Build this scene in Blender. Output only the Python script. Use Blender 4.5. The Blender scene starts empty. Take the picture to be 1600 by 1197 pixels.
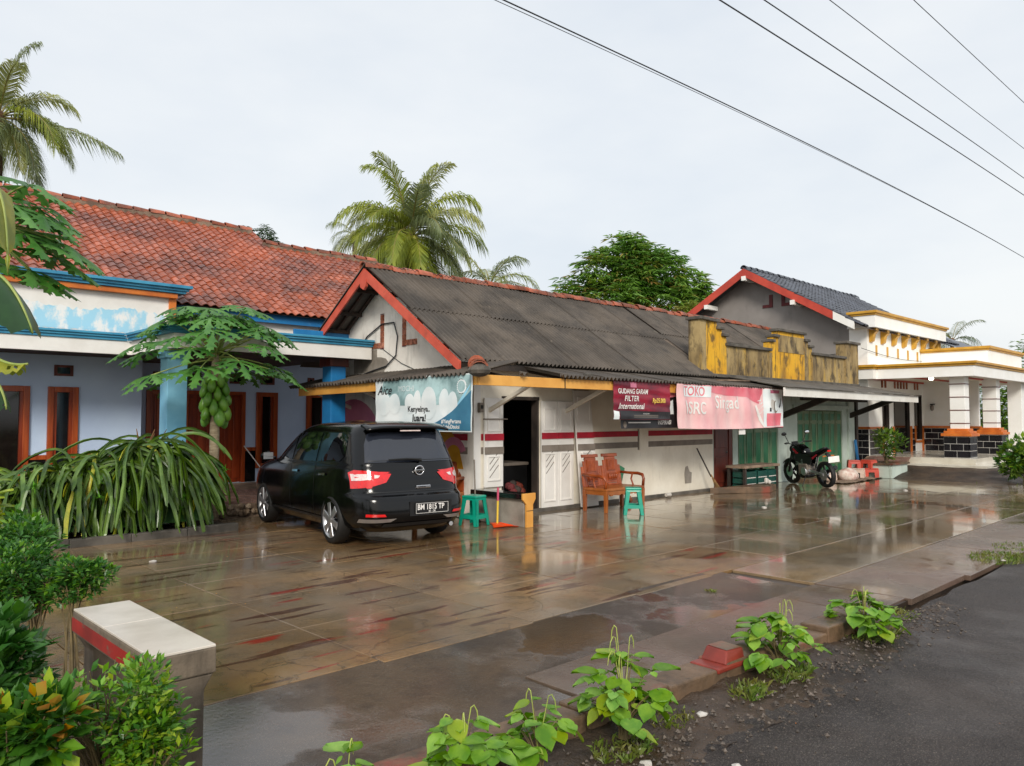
import bpy, bmesh, math, random
from mathutils import Vector, Matrix, Euler, noise
from mathutils.bvhtree import BVHTree
R = math.radians; PI = math.pi
rnd = random.Random(11)
S = bpy.context.scene; C = S.collection
# ------------------------------------------------------------------ camera
cd = bpy.data.cameras.new('camera'); cam = bpy.data.objects.new('camera', cd); C.objects.link(cam)
cd.sensor_fit = 'HORIZONTAL'; cd.sensor_width = 36; cd.lens = 27.0; cd.clip_start = .05; cd.clip_end = 3000
cam.location = (0, 0, 1.65); cam.rotation_euler = (R(92.6), 0, R(-44)); S.camera = cam
# ------------------------------------------------------------------ overcast sky, weak broad sun, exposure
W = bpy.data.worlds.new('World'); S.world = W; W.use_nodes = True
SUN_EL, SUN_AZ = 30, 227          # sun behind the camera, a little to its left (azimuth from +X, anticlockwise)
nt = W.node_tree; nt.nodes.clear()
def nd(nt, typ, ins=None, **at):
    n = nt.nodes.new(typ)
    for k, v in at.items(): setattr(n, k, v)
    for k, v in (ins or {}).items():
        s = n.inputs[k]
        if isinstance(v, bpy.types.NodeSocket): nt.links.new(v, s)
        elif isinstance(v, bpy.types.Node): nt.links.new(v.outputs[0], s)
        else: s.default_value = v
    return n
sky = nd(nt, 'ShaderNodeTexSky', sky_type='NISHITA', sun_disc=False, sun_elevation=R(SUN_EL), sun_rotation=R(90 - SUN_AZ), air_density=1.4, dust_density=3.0)
b1 = nd(nt, 'ShaderNodeBackground', {'Color': sky, 'Strength': .06})
tc = nd(nt, 'ShaderNodeTexCoord')
mp = nd(nt, 'ShaderNodeMapping', {'Vector': tc.outputs['Generated'], 'Scale': (1.0, 1.0, 2.6)})
nz = nd(nt, 'ShaderNodeTexNoise', {'Vector': mp, 'Scale': 1.9, 'Detail': 5.0, 'Roughness': .55})
cr = nd(nt, 'ShaderNodeValToRGB', {'Fac': nz})
cr.color_ramp.elements[0].position = .32; cr.color_ramp.elements[0].color = (.72, .77, .83, 1)
cr.color_ramp.elements[1].position = .66; cr.color_ramp.elements[1].color = (.865, .885, .90, 1)
b2 = nd(nt, 'ShaderNodeBackground', {'Color': cr, 'Strength': .69})
mx = nd(nt, 'ShaderNodeMixShader', {0: .86, 1: b1, 2: b2})
nd(nt, 'ShaderNodeOutputWorld', {'Surface': mx})
sl = bpy.data.lights.new('sun', 'SUN'); sun = bpy.data.objects.new('sun', sl); C.objects.link(sun)
sl.energy = 1.5; sl.angle = R(16); sl.color = (1, .94, .84)
a = R(SUN_AZ); e = R(SUN_EL)
sun.rotation_euler = Vector((math.cos(a) * math.cos(e), math.sin(a) * math.cos(e), math.sin(e))).to_track_quat('Z', 'Y').to_euler()
S.view_settings.view_transform = 'Standard'; S.view_settings.look = 'None'
S.view_settings.exposure = 0.76; S.view_settings.gamma = 1; S.view_settings.use_curve_mapping = False
S.render.engine = 'CYCLES'
S.cycles.use_denoising = True; S.cycles.max_bounces = 7; S.cycles.transparent_max_bounces = 8; S.cycles.sample_clamp_indirect = 6
# ------------------------------------------------------------------ helpers: materials
def lin(c): c /= 255.; return c / 12.92 if c <= .04045 else ((c + .055) / 1.055) ** 2.4
def rgb(r, g, b): return (lin(r), lin(g), lin(b), 1)
M = {}
def mat(name, c1, c2=None, sc=3., rough=.6, rough2=None, bump=0., bsc=60., spec=.5, metal=0., streak=None, blotch=None, per=0., coat=0., trans=0., emit=None, stretch=(1, 1, 1), lo=.38, hi=.62):
    m = bpy.data.materials.new(name); m.use_nodes = True; t = m.node_tree
    p = t.nodes['Principled BSDF']; g = nd(t, 'ShaderNodeNewGeometry'); pos = g.outputs['Position']
    c1 = rgb(*c1); col = None
    if c2 is not None:
        v = pos
        if stretch != (1, 1, 1): v = nd(t, 'ShaderNodeMapping', {'Vector': pos, 'Scale': stretch}).outputs[0]
        n = nd(t, 'ShaderNodeTexNoise', {'Vector': v, 'Scale': sc, 'Detail': 6., 'Roughness': .6})
        r = nd(t, 'ShaderNodeMapRange', {'Value': n, 'From Min': lo, 'From Max': hi})
        col = nd(t, 'ShaderNodeMix', {'Factor': r}, data_type='RGBA')
        col.inputs[6].default_value = c1; col.inputs[7].default_value = rgb(*c2); col = col.outputs[2]
    def over(col, fac, c):
        k = nd(t, 'ShaderNodeMix', {'Factor': fac}, data_type='RGBA')
        if col is None: k.inputs[6].default_value = c1
        else: t.links.new(col, k.inputs[6])
        k.inputs[7].default_value = rgb(*c); return k.outputs[2]
    for (cc, s, lo_, hi_, amt, stv) in (streak or []):
        v = nd(t, 'ShaderNodeMapping', {'Vector': pos, 'Scale': stv})
        n = nd(t, 'ShaderNodeTexNoise', {'Vector': v, 'Scale': s, 'Detail': 5., 'Roughness': .65})
        r = nd(t, 'ShaderNodeMapRange', {'Value': n, 'From Min': lo_, 'From Max': hi_, 'To Max': amt})
        col = over(col, r.outputs[0], cc)
    if per:
        oi = nd(t, 'ShaderNodeObjectInfo'); ad = nd(t, 'ShaderNodeMath', {0: oi.outputs['Random'], 1: g.outputs['Random Per Island']}, operation='ADD')
        fr = nd(t, 'ShaderNodeMath', {0: ad}, operation='FRACT')
        mr = nd(t, 'ShaderNodeMapRange', {'Value': fr, 'To Min': 1 - per, 'To Max': 1 + per})
        hs = nd(t, 'ShaderNodeHueSaturation', {'Value': mr})
        mr2 = nd(t, 'ShaderNodeMapRange', {'Value': fr, 'To Min': 1 + per * .3, 'To Max': 1 - per * .3}); t.links.new(mr2.outputs[0], hs.inputs['Saturation'])
        if col is None: hs.inputs['Color'].default_value = c1
        else: t.links.new(col, hs.inputs['Color'])
        col = hs.outputs[0]
    if col is None: p.inputs['Base Color'].default_value = c1
    else: t.links.new(col, p.inputs['Base Color'])
    p.inputs['Roughness'].default_value = rough
    if rough2 is not None:
        n = nd(t, 'ShaderNodeTexNoise', {'Vector': pos, 'Scale': sc * 1.3, 'Detail': 4.})
        r = nd(t, 'ShaderNodeMapRange', {'Value': n, 'From Min': .4, 'From Max': .6, 'To Min': rough, 'To Max': rough2}); t.links.new(r.outputs[0], p.inputs['Roughness'])
    p.inputs['Metallic'].default_value = metal; p.inputs['Specular IOR Level'].default_value = spec
    if coat: p.inputs['Coat Weight'].default_value = coat; p.inputs['Coat Roughness'].default_value = .06
    if trans: p.inputs['Transmission Weight'].default_value = trans
    if emit: p.inputs['Emission Color'].default_value = rgb(*emit[0]); p.inputs['Emission Strength'].default_value = emit[1]
    if bump:
        n = nd(t, 'ShaderNodeTexNoise', {'Vector': pos, 'Scale': bsc, 'Detail': 4., 'Roughness': .6})
        b = nd(t, 'ShaderNodeBump', {'Height': n, 'Strength': 1., 'Distance': bump}); t.links.new(b.outputs[0], p.inputs['Normal'])
    M[name] = m; return m
def leafmat(name, c1, c2, sc=6., rough=.35, tl=.35, per=.25, spec=.5):
    m = mat(name, c1, c2, sc=sc, rough=rough, per=per, spec=spec); t = m.node_tree
    p = t.nodes['Principled BSDF']; o = [n for n in t.nodes if n.type == 'OUTPUT_MATERIAL'][0]
    src = p.inputs['Base Color'].links[0].from_socket
    tr = nd(t, 'ShaderNodeBsdfTranslucent', {'Color': src}); k = nd(t, 'ShaderNodeMixShader', {0: tl, 1: p, 2: tr})
    t.links.new(k.outputs[0], o.inputs['Surface']); return m
# ------------------------------------------------------------------ helpers: geometry
class MB:
    def __init__(s): s.v = []; s.f = []
    def raw(s, v, f):
        n = len(s.v); s.v += [tuple(p) for p in v]; s.f += [tuple(i + n for i in q) for q in f]; return s
    def box(s, x0, x1, y0, y1, z0, z1):
        return s.raw([(x0, y0, z0), (x1, y0, z0), (x1, y1, z0), (x0, y1, z0), (x0, y0, z1), (x1, y0, z1), (x1, y1, z1), (x0, y1, z1)],
                     [(0, 3, 2, 1), (4, 5, 6, 7), (0, 1, 5, 4), (1, 2, 6, 5), (2, 3, 7, 6), (3, 0, 4, 7)])
    def bar(s, p0, p1, w, h, up=(0, 0, 1), w1=None, h1=None):
        p0 = Vector(p0); p1 = Vector(p1); d = (p1 - p0).normalized(); u = Vector(up)
        if abs(d.dot(u)) > .98: u = Vector((0, 1, 0))
        x = d.cross(u).normalized(); y = x.cross(d); w1 = w if w1 is None else w1; h1 = h if h1 is None else h1
        q = []
        for p, a, b in ((p0, w / 2, h / 2), (p1, w1 / 2, h1 / 2)): q += [p - x * a - y * b, p + x * a - y * b, p + x * a + y * b, p - x * a + y * b]
        return s.raw(q, [(0, 1, 2, 3), (7, 6, 5, 4), (0, 4, 5, 1), (1, 5, 6, 2), (2, 6, 7, 3), (3, 7, 4, 0)])
    def tube(s, pts, rad, n=8, caps=True, flat=1.):
        pts = [Vector(p) for p in pts]; m = len(pts); rad = rad if isinstance(rad, (list, tuple)) else [rad] * m
        V = []; F = []; u = None
        for i, p in enumerate(pts):
            d = (pts[min(i + 1, m - 1)] - pts[max(i - 1, 0)])
            d = d.normalized() if d.length > 1e-9 else Vector((0, 0, 1))
            if u is None:
                u = Vector((0, 0, 1)).cross(d)
                if u.length < .05: u = Vector((1, 0, 0))
            u = (u - d * u.dot(d)).normalized(); w = d.cross(u)
            for k in range(n):
                a = 2 * PI * k / n; V.append(p + (u * math.cos(a) + w * math.sin(a) * flat) * rad[i])
        for i in range(m - 1):
            for k in range(n):
                k2 = (k + 1) % n; F.append((i * n + k, i * n + k2, (i + 1) * n + k2, (i + 1) * n + k))
        if caps: F += [tuple(range(n - 1, -1, -1)), tuple((m - 1) * n + k for k in range(n))]
        return s.raw(V, F)
    def lathe(s, prof, n=16, c=(0, 0, 0), ax='z', caps=True):
        c = Vector(c); V = []; F = []; m = len(prof)
        for r, z in prof:
            for k in range(n):
                a = 2 * PI * k / n; p = (r * math.cos(a), r * math.sin(a), z)
                if ax == 'x': p = (p[2], p[0], p[1])
                if ax == 'y': p = (p[1], p[2], p[0])
                V.append(c + Vector(p))
        for i in range(m - 1):
            for k in range(n):
                k2 = (k + 1) % n; F.append((i * n + k, i * n + k2, (i + 1) * n + k2, (i + 1) * n + k))
        if caps: F += [tuple(range(n - 1, -1, -1)), tuple((m - 1) * n + k for k in range(n))]
        return s.raw(V, F)
    def prism(s, pts, off):
        n = len(pts); off = Vector(off); a = [Vector(p) for p in pts]
        return s.raw(a + [p + off for p in a], [tuple(range(n - 1, -1, -1)), tuple(range(n, 2 * n))] + [(i, (i + 1) % n, n + (i + 1) % n, n + i) for i in range(n)])
    def grid(s, fn, nu, nv):
        V = [fn(i / nu, j / nv) for i in range(nu + 1) for j in range(nv + 1)]
        return s.raw(V, [(i * (nv + 1) + j, (i + 1) * (nv + 1) + j, (i + 1) * (nv + 1) + j + 1, i * (nv + 1) + j + 1) for i in range(nu) for j in range(nv)])
    def ball(s, c, rx, ry=None, rz=None, nu=10, nv=7):
        ry = rx if ry is None else ry; rz = rx if rz is None else rz; c = Vector(c); V = []; F = []
        for j in range(1, nv):
            b = PI * j / nv
            for k in range(nu):
                a = 2 * PI * k / nu; V.append(c + Vector((rx * math.sin(b) * math.cos(a), ry * math.sin(b) * math.sin(a), rz * math.cos(b))))
        for j in range(nv - 2):
            for k in range(nu): k2 = (k + 1) % nu; F.append((j * nu + k, (j + 1) * nu + k, (j + 1) * nu + k2, j * nu + k2))
        V += [c + Vector((0, 0, rz)), c - Vector((0, 0, rz))]; t = len(V) - 2
        for k in range(nu): k2 = (k + 1) % nu; F += [(t, k, k2), (t + 1, (nv - 2) * nu + k2, (nv - 2) * nu + k)]
        return s.raw(V, F)
    def xf(s, mtx):
        s.v = [tuple(mtx @ Vector(p)) for p in s.v]; return s
    def mesh(s, name, org=(0, 0, 0), smooth=False):
        me = bpy.data.meshes.new(name); o = Vector(org)
        me.from_pydata([tuple(Vector(p) - o) for p in s.v], [], s.f); me.validate()
        if smooth: me.polygons.foreach_set('use_smooth', [True] * len(me.polygons))
        me.update(); return me
    def build(s, name, m, parent=None, smooth=False, bev=0, local=None, ang=None):
        org = Vector((0, 0, 0)) if parent is None else ORG.get(parent.name, Vector((0, 0, 0)))
        me = s.mesh(name, org, smooth); me.materials.append(M[m] if isinstance(m, str) else m)
        o = bpy.data.objects.new(name, me); C.objects.link(o)
        if parent is not None: o.parent = parent
        ORG[o.name] = org
        if ang: 
            with_ang(me, ang)
        if bev:
            b = o.modifiers.new('bevel', 'BEVEL'); b.width = bev; b.segments = 2; b.limit_method = 'ANGLE'; b.harden_normals = False
        return o
ORG = {}
def with_ang(me, ang):
    bm = bmesh.new(); bm.from_mesh(me)
    for f in bm.faces: f.smooth = True
    for e_ in bm.edges:
        if len(e_.link_faces) == 2 and e_.calc_face_angle(0) > R(ang): e_.smooth = False
    bm.to_mesh(me); bm.free()
def tag(o, label=None, cat=None, group=None, kind=None):
    if label: o['label'] = label
    if cat: o['category'] = cat
    if group: o['group'] = group
    if kind: o['kind'] = kind
    return o
def T(name, label, cat, loc=(0, 0, 0), rz=0, group=None, local=False):
    o = bpy.data.objects.new(name, None); C.objects.link(o); o.location = loc; o.rotation_euler = (0, 0, rz); o.empty_display_size = .2
    ORG[o.name] = Vector((0, 0, 0)) if local else Vector(loc)
    return tag(o, label, cat, group)
def piece(me, name, parent, mtx):
    "a piece sharing mesh data; mtx in world coordinates of an unrotated parent"
    o = bpy.data.objects.new(name, me); C.objects.link(o); o.parent = parent
    o.matrix_local = Matrix.Translation(-ORG.get(parent.name, Vector((0, 0, 0)))) @ mtx; return o
def dup(root, loc, rz=0, **kw):
    def cp(o, par):
        c = o.copy(); C.objects.link(c); c.parent = par
        for ch in o.children: cp(ch, c)
        return c
    r = cp(root, None); r.location = loc; r.rotation_euler = (0, 0, rz)
    return tag(r, **kw)
def frame(x, y, z, o=(0, 0, 0)):
    return Matrix(((x[0], y[0], z[0], o[0]), (x[1], y[1], z[1], o[1]), (x[2], y[2], z[2], o[2]), (0, 0, 0, 1)))
def text(body, size, shear=0., bold=0., spacing=1., sx=1., ext=0.):
    "flat lettering as a mesh builder, in the XY plane, starting at the origin"
    cu = bpy.data.curves.new('txt', 'FONT'); cu.body = body; cu.size = size; cu.shear = shear; cu.offset = bold; cu.space_character = spacing; cu.extrude = ext; cu.resolution_u = 3
    ob = bpy.data.objects.new('txt', cu); C.objects.link(ob)
    dg = bpy.context.evaluated_depsgraph_get(); me = bpy.data.meshes.new_from_object(ob.evaluated_get(dg))
    mb = MB().raw([(v.co.x * sx, v.co.y, v.co.z) for v in me.vertices], [tuple(p.vertices) for p in me.polygons])
    bpy.data.objects.remove(ob); bpy.data.curves.remove(cu); bpy.data.meshes.remove(me); return mb
FRONT = lambda x, y, z: frame((1, 0, 0), (0, 0, 1), (0, -1, 0), (x, y, z))      # text plane facing the road (-Y)
SIDE = lambda x, y, z: frame((0, -1, 0), (0, 0, 1), (-1, 0, 0), (x, y, z))      # text plane facing -X
# ------------------------------------------------------------------ materials
mat('soil', (74, 58, 44), (46, 36, 28), sc=1.6, rough=.7, rough2=.4, bump=.03, bsc=18)
mat('grassland', (60, 78, 34), (74, 66, 42), sc=.6, rough=.8, bump=.05, bsc=9)
mat('white_wall', (236, 229, 214), (220, 211, 194), sc=1.2, rough=.75, bump=.003, bsc=70, streak=[((140, 130, 116), 2.2, .60, .80, .35, (6, 6, .8)), ((170, 158, 142), 1.1, .6, .75, .3, (1, 1, 1))])
mat('gable_plaster', (242, 238, 230), (222, 214, 204), sc=.9, rough=.8, bump=.004, bsc=50, streak=[((150, 142, 132), 1.3, .53, .72, .6, (2.5, 2.5, .7)), ((70, 64, 58), 2.6, .66, .8, .7, (5, 5, .6))])
mat('bare_cement', (160, 152, 142), (124, 116, 106), sc=2., rough=.85, bump=.004, bsc=60)
mat('white_paint', (236, 233, 228), (222, 218, 212), sc=1.5, rough=.6, bump=.002, bsc=60, streak=[((176, 168, 156), 1.6, .6, .8, .4, (4, 4, .7))])
mat('bright_white', (246, 245, 242), (238, 236, 230), sc=1.2, rough=.55, bump=.001, bsc=60)
mat('red_stripe', (178, 16, 44), (150, 14, 38), sc=4, rough=.6)
mat('grey_stripe', (134, 124, 114), (116, 106, 96), sc=4, rough=.65)
mat('salmon_wood', (216, 98, 76), (188, 78, 60), sc=2, rough=.55, bump=.001, bsc=80, streak=[((120, 66, 52), 3, .6, .75, .5, (2, 2, 2))])
mat('ochre_wood', (232, 172, 84), (214, 150, 66), sc=2, rough=.5, bump=.001, bsc=80, streak=[((150, 104, 60), 3, .62, .78, .6, (2, 2, 4))])
mat('asbestos', (94, 85, 76), (66, 60, 54), sc=.9, rough=.75, rough2=.55, bump=.003, bsc=90, per=.10, streak=[((48, 44, 41), 2.0, .5, .72, .7, (1.2, 1.2, 1.2)), ((132, 122, 108), 6, .62, .75, .4, (1, 1, 1))])
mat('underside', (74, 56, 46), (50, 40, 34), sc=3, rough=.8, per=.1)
mat('terracotta', (176, 92, 62), (120, 70, 52), sc=3.2, rough=.6, per=.25, bump=.003, bsc=60, streak=[((66, 56, 50), 1.8, .5, .7, .75, (1, 1, 1))])
mat('roof_tile', (170, 90, 60), (134, 70, 50), sc=.8, rough=.42, rough2=.3, per=.22, bump=.002, bsc=60, streak=[((78, 54, 50), .9, .47, .66, .8, (1, 1, 1)), ((210, 116, 86), 1.6, .6, .75, .5, (1, 1, 1))])
mat('dark_tile', (78, 82, 92), (58, 60, 68), sc=1.2, rough=.4, per=.2, bump=.002, bsc=50)
mat('mortar', (150, 128, 108), (104, 86, 72), sc=3, rough=.85, bump=.006, bsc=40)
mat('cement_dark', (104, 98, 90), (70, 66, 60), sc=3, rough=.8, bump=.006, bsc=30)
mat('lime_yellow', (232, 178, 36), (216, 158, 32), sc=1.1, rough=.7, bump=.004, bsc=40, streak=[((66, 54, 38), 2.6, .54, .66, .8, (1.6, 1.6, 1.0)), ((122, 92, 44), 1.25, .50, .66, .85, (1.6, 1.6, .5)), ((150, 128, 78), 1.0, .55, .7, .6, (2.4, 2.4, .6)), ((52, 46, 36), 2.0, .56, .70, .9, (5, 5, .5))])
mat('lime_grey', (176, 152, 104), (136, 114, 76), sc=1.1, rough=.75, bump=.004, bsc=40, streak=[((212, 168, 48), 1.2, .54, .66, .6, (3.2, 3.2, .6)), ((58, 50, 40), 2.4, .50, .64, .85, (1.6, 1.6, .9)), ((76, 60, 40), 1.8, .50, .68, .85, (2.6, 2.6, .5)), ((186, 170, 130), 2.4, .6, .72, .5, (6, 6, .6))])
mat('grey_wall', (146, 140, 136), (132, 126, 122), sc=.7, rough=.8, bump=.002, bsc=60, streak=[((88, 84, 82), .9, .56, .75, .5, (2, 2, .7))])
mat('red_wood', (196, 72, 52), (172, 58, 44), sc=2, rough=.5)
mat('gold', (206, 156, 52), (184, 134, 40), sc=3, rough=.45)
mat('orange_trim', (214, 120, 44), (190, 98, 34), sc=4, rough=.45)
mat('black_tile', (36, 34, 38), (26, 24, 28), sc=3, rough=.18, per=.2)
mat('grout', (206, 202, 196), rough=.8)
mat('floor_tile', (214, 208, 194), (196, 188, 172), sc=2, rough=.15, per=.05)
mat('paver_red', (136, 104, 92), (116, 92, 84), sc=5, rough=.5, per=.15)
mat('blue_wall', (200, 220, 246), (188, 208, 238), sc=.8, rough=.7, bump=.001, bsc=60)
mat('blue_shade_wall', (200, 216, 242), (186, 202, 230), sc=.8, rough=.7)
mat('sky_paint', (140, 200, 230), (112, 178, 214), sc=1.5, rough=.6, bump=.001, bsc=60)
mat('deep_blue', (32, 128, 190), (26, 108, 168), sc=1.5, rough=.5, streak=[((120, 170, 200), 3, .62, .75, .4, (1, 1, 1))])
mat('parapet_paint', (240, 237, 232), (230, 226, 220), sc=2, rough=.6, bump=.001, bsc=60)
mat('sky_patch', (150, 208, 236), (176, 220, 240), sc=2.6, rough=.65, stretch=(2.5, 2.5, .8))
mat('moulding_blue', (68, 152, 186), (48, 126, 164), sc=2, rough=.5, streak=[((150, 190, 206), 3, .6, .74, .4, (1, 1, 4))])
mat('teak', (150, 60, 24), (116, 40, 14), sc=1.6, rough=.32, stretch=(8, 8, .7), bump=.001, bsc=60)
mat('teak_frame', (176, 82, 34), (140, 56, 20), sc=1.6, rough=.32, stretch=(8, 8, .7))
mat('window_dark', (20, 16, 16), (30, 24, 22), sc=2, rough=.08, spec=.6)
mat('plinth_black', (16, 14, 16), (24, 22, 22), sc=3, rough=.15)
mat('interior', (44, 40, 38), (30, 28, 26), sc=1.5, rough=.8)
mat('stone', (150, 128, 104), (110, 92, 76), sc=5, rough=.6, per=.35, bump=.01, bsc=22)
mat('green_paint', (52, 122, 84), (34, 100, 68), sc=2.2, rough=.5, streak=[((140, 132, 108), 2.2, .56, .7, .6, (3, 3, .8))])
mat('green_frame', (120, 136, 108), (96, 124, 96), sc=3, rough=.6, streak=[((60, 116, 84), 2.4, .5, .66, .7, (3, 3, 1))])
mat('olive_paint', (112, 128, 96), (84, 118, 86), sc=1.4, rough=.6, streak=[((150, 140, 112), 2.0, .54, .7, .6, (4, 4, .8))])
mat('mint_wall', (196, 208, 198), (174, 188, 178), sc=1.2, rough=.75, streak=[((118, 120, 108), 1.4, .55, .72, .6, (3, 3, .7))])
mat('brown_door', (112, 48, 34), (84, 34, 26), sc=1.6, rough=.45, stretch=(6, 6, .8))
mat('dark_wood', (60, 50, 44), (40, 34, 30), sc=3, rough=.7)
mat('awning_white', (232, 230, 224), (214, 210, 202), sc=1.2, rough=.5, streak=[((170, 162, 150), 2, .6, .76, .5, (2, 2, 2))])
mat('carved_wood', (164, 80, 38), (124, 54, 24), sc=3, rough=.28, bump=.002, bsc=40, per=.08)
mat('carved_seat', (170, 100, 48), (140, 74, 32), sc=3, rough=.3, per=.08)
mat('teal_plastic', (12, 158, 132), (10, 146, 122), sc=3, rough=.3)
mat('red_plastic', (206, 84, 66), (184, 70, 56), sc=3, rough=.4)
mat('cream_plastic', (226, 206, 190), (206, 180, 164), sc=4, rough=.5)
mat('sack', (224, 212, 200), (190, 150, 138), sc=7, rough=.7, bump=.01, bsc=30)
mat('orange_plastic', (228, 78, 26), (210, 66, 20), sc=3, rough=.35)
mat('yellow_plastic', (226, 190, 60), rough=.4)
mat('pink_plastic', (196, 80, 110), rough=.4)
mat('black_plastic', (18, 18, 19), (24, 24, 25), sc=4, rough=.4)
mat('rubber', (17, 17, 17), (26, 25, 24), sc=9, rough=.65, bump=.002, bsc=90)
mat('car_paint', (4, 4, 5), (6, 6, 7), sc=2, rough=.09, spec=.3, coat=.3, bump=.0007, bsc=170)
mat('car_glass', (10, 12, 15), rough=.03, spec=.9)
mat('rear_glass', (40, 44, 54), rough=.05, spec=.8)
mat('lamp_red', (200, 8, 14), (226, 16, 22), sc=20, rough=.08, coat=1.)
mat('lamp_clear', (236, 220, 216), (214, 190, 188), sc=30, rough=.06, coat=1.)
mat('chrome', (226, 226, 228), rough=.12, metal=1.)
mat('alloy', (206, 206, 208), (186, 186, 190), sc=6, rough=.28, metal=.85)
mat('plate_black', (18, 18, 20), rough=.4)
mat('print_white', (238, 236, 232), (226, 222, 218), sc=8, rough=.6)
mat('print_black', (34, 34, 38), rough=.6)
mat('print_gold', (236, 200, 90), rough=.5)
mat('banner_white', (238, 242, 242), (222, 232, 234), sc=2.2, rough=.45)
mat('banner_teal', (128, 158, 160), (186, 216, 218), sc=2.6, rough=.45)
mat('banner_deep', (56, 110, 140), (66, 124, 152), sc=3, rough=.45)
mat('banner_sky', (150, 208, 232), rough=.45)
mat('banner_red', (158, 18, 48), (92, 14, 36), sc=1.5, rough=.35, stretch=(1, 1, 3))
mat('banner_black', (26, 24, 28), (40, 38, 42), sc=4, rough=.4)
mat('banner_pink', (241, 202, 200), (233, 174, 178), sc=1.8, rough=.45, stretch=(1.2, 1, .6))
mat('banner_rose', (220, 104, 120), (232, 140, 150), sc=2, rough=.45)
mat('mural_yellow', (206, 150, 26), (180, 126, 20), sc=2, rough=.7)
mat('mural_pink', (206, 126, 150), (186, 104, 130), sc=2, rough=.7)
mat('mural_maroon', (110, 40, 40), (86, 30, 34), sc=3, rough=.7)
mat('wire', (40, 42, 46), rough=.6)
mat('bark', (104, 84, 66), (74, 60, 48), sc=6, rough=.85, bump=.02, bsc=20)
mat('papaya_bark', (166, 150, 124), (130, 114, 90), sc=9, rough=.8, bump=.01, bsc=30, stretch=(1, 1, 4))
mat('petiole', (166, 176, 96), (132, 152, 72), sc=5, rough=.5)
leafmat('palm_leaf', (158, 166, 62), (122, 138, 56), sc=1.4, per=.25)
leafmat('palm_leaf_pale', (176, 178, 110), (142, 150, 90), sc=1.6, per=.25)
leafmat('palm_leaf_grey', (138, 148, 104), (108, 122, 80), sc=1.4, per=.25)
mat('palm_stem', (146, 136, 70), (114, 104, 56), sc=4, rough=.5)
mat('coconut', (176, 170, 50), (134, 132, 44), sc=5, rough=.4, per=.3)
mat('husk', (122, 84, 52), (84, 60, 42), sc=6, rough=.8)
leafmat('mango_leaf', (142, 180, 80), (96, 142, 58), sc=1.0, per=.45, rough=.32, tl=.45)
leafmat('mango_young', (146, 172, 66), (160, 130, 76), sc=1.0, per=.3, rough=.32)
leafmat('far_leaf', (78, 106, 52), (56, 84, 42), sc=1.2, per=.35)
leafmat('hedge_leaf', (134, 164, 52), (92, 130, 42), sc=1.6, per=.35)
leafmat('papaya_leaf', (98, 150, 66), (66, 120, 48), sc=4, per=.25, rough=.38)
mat('papaya_fruit', (112, 156, 54), (82, 128, 44), sc=6, rough=.35, per=.2)
leafmat('dragon_stem', (100, 130, 46), (52, 82, 30), sc=3, per=.5, rough=.3, tl=.1)
leafmat('dragon_yellow', (186, 178, 52), (140, 150, 44), sc=4, per=.2, rough=.3, tl=.1)
leafmat('bud_green', (126, 190, 60), (96, 160, 50), sc=8, per=.2)
leafmat('banana_green', (52, 92, 44), (36, 72, 34), sc=2, per=.1, rough=.35, tl=.25)
leafmat('banana_yellow', (172, 172, 60), (128, 138, 44), sc=6, per=.1, rough=.4)
leafmat('lime_leaf', (166, 186, 50), (130, 160, 44), sc=6, per=.2, rough=.35)
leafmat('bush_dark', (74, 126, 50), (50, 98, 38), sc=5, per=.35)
leafmat('bush_light', (118, 164, 48), (86, 138, 38), sc=5, per=.3)
leafmat('broad_leaf', (84, 134, 46), (60, 106, 38), sc=5, per=.3)
leafmat('autumn_leaf', (196, 112, 42), (176, 150, 50), sc=9, per=.3)
leafmat('bean_leaf', (140, 182, 56), (96, 146, 40), sc=9, per=.38, rough=.4)
mat('pod', (178, 188, 92), (140, 156, 70), sc=8, rough=.5)
mat('twig', (120, 104, 70), (90, 78, 54), sc=6, rough=.8)
leafmat('grass_blade', (96, 126, 44), (124, 120, 60), sc=5, per=.35)
mat('broom_straw', (150, 116, 72), (112, 84, 52), sc=12, rough=.8)
mat('litter_white', (196, 190, 182), rough=.6)
mat('brick_cut', (176, 108, 80), (120, 70, 52), sc=18, rough=.8, per=.3)
mat('bench_tile', (222, 213, 202), (202, 192, 180), sc=2.4, rough=.16, streak=[((170, 158, 146), 3, .62, .78, .4, (1, 1, 1))])
mat('bench_side', (122, 108, 92), (88, 78, 66), sc=3, rough=.75, bump=.004, bsc=40, streak=[((60, 52, 44), 2, .5, .7, .6, (5, 5, .7))])
mat('bench_red', (160, 34, 28), (130, 28, 24), sc=5, rough=.55, streak=[((110, 96, 82), 6, .58, .64, .9, (1, 1, 2))])
mat('kerb_concrete', (116, 92, 70), (84, 68, 52), sc=3, rough=.35, rough2=.6, bump=.006, bsc=30, streak=[((136, 56, 42), 1.6, .56, .66, .7, (1, 1, 1)), ((52, 44, 32), 4, .54, .7, .7, (1, 1, 1))])
mat('kerb_red', (138, 52, 40), (112, 44, 34), sc=5, rough=.4)
mat('lamp_glow', (255, 248, 230), rough=.3, emit=((255, 244, 220), 3.))
mat('mirror_glass', (230, 232, 234), rough=.03, metal=1.)
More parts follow.
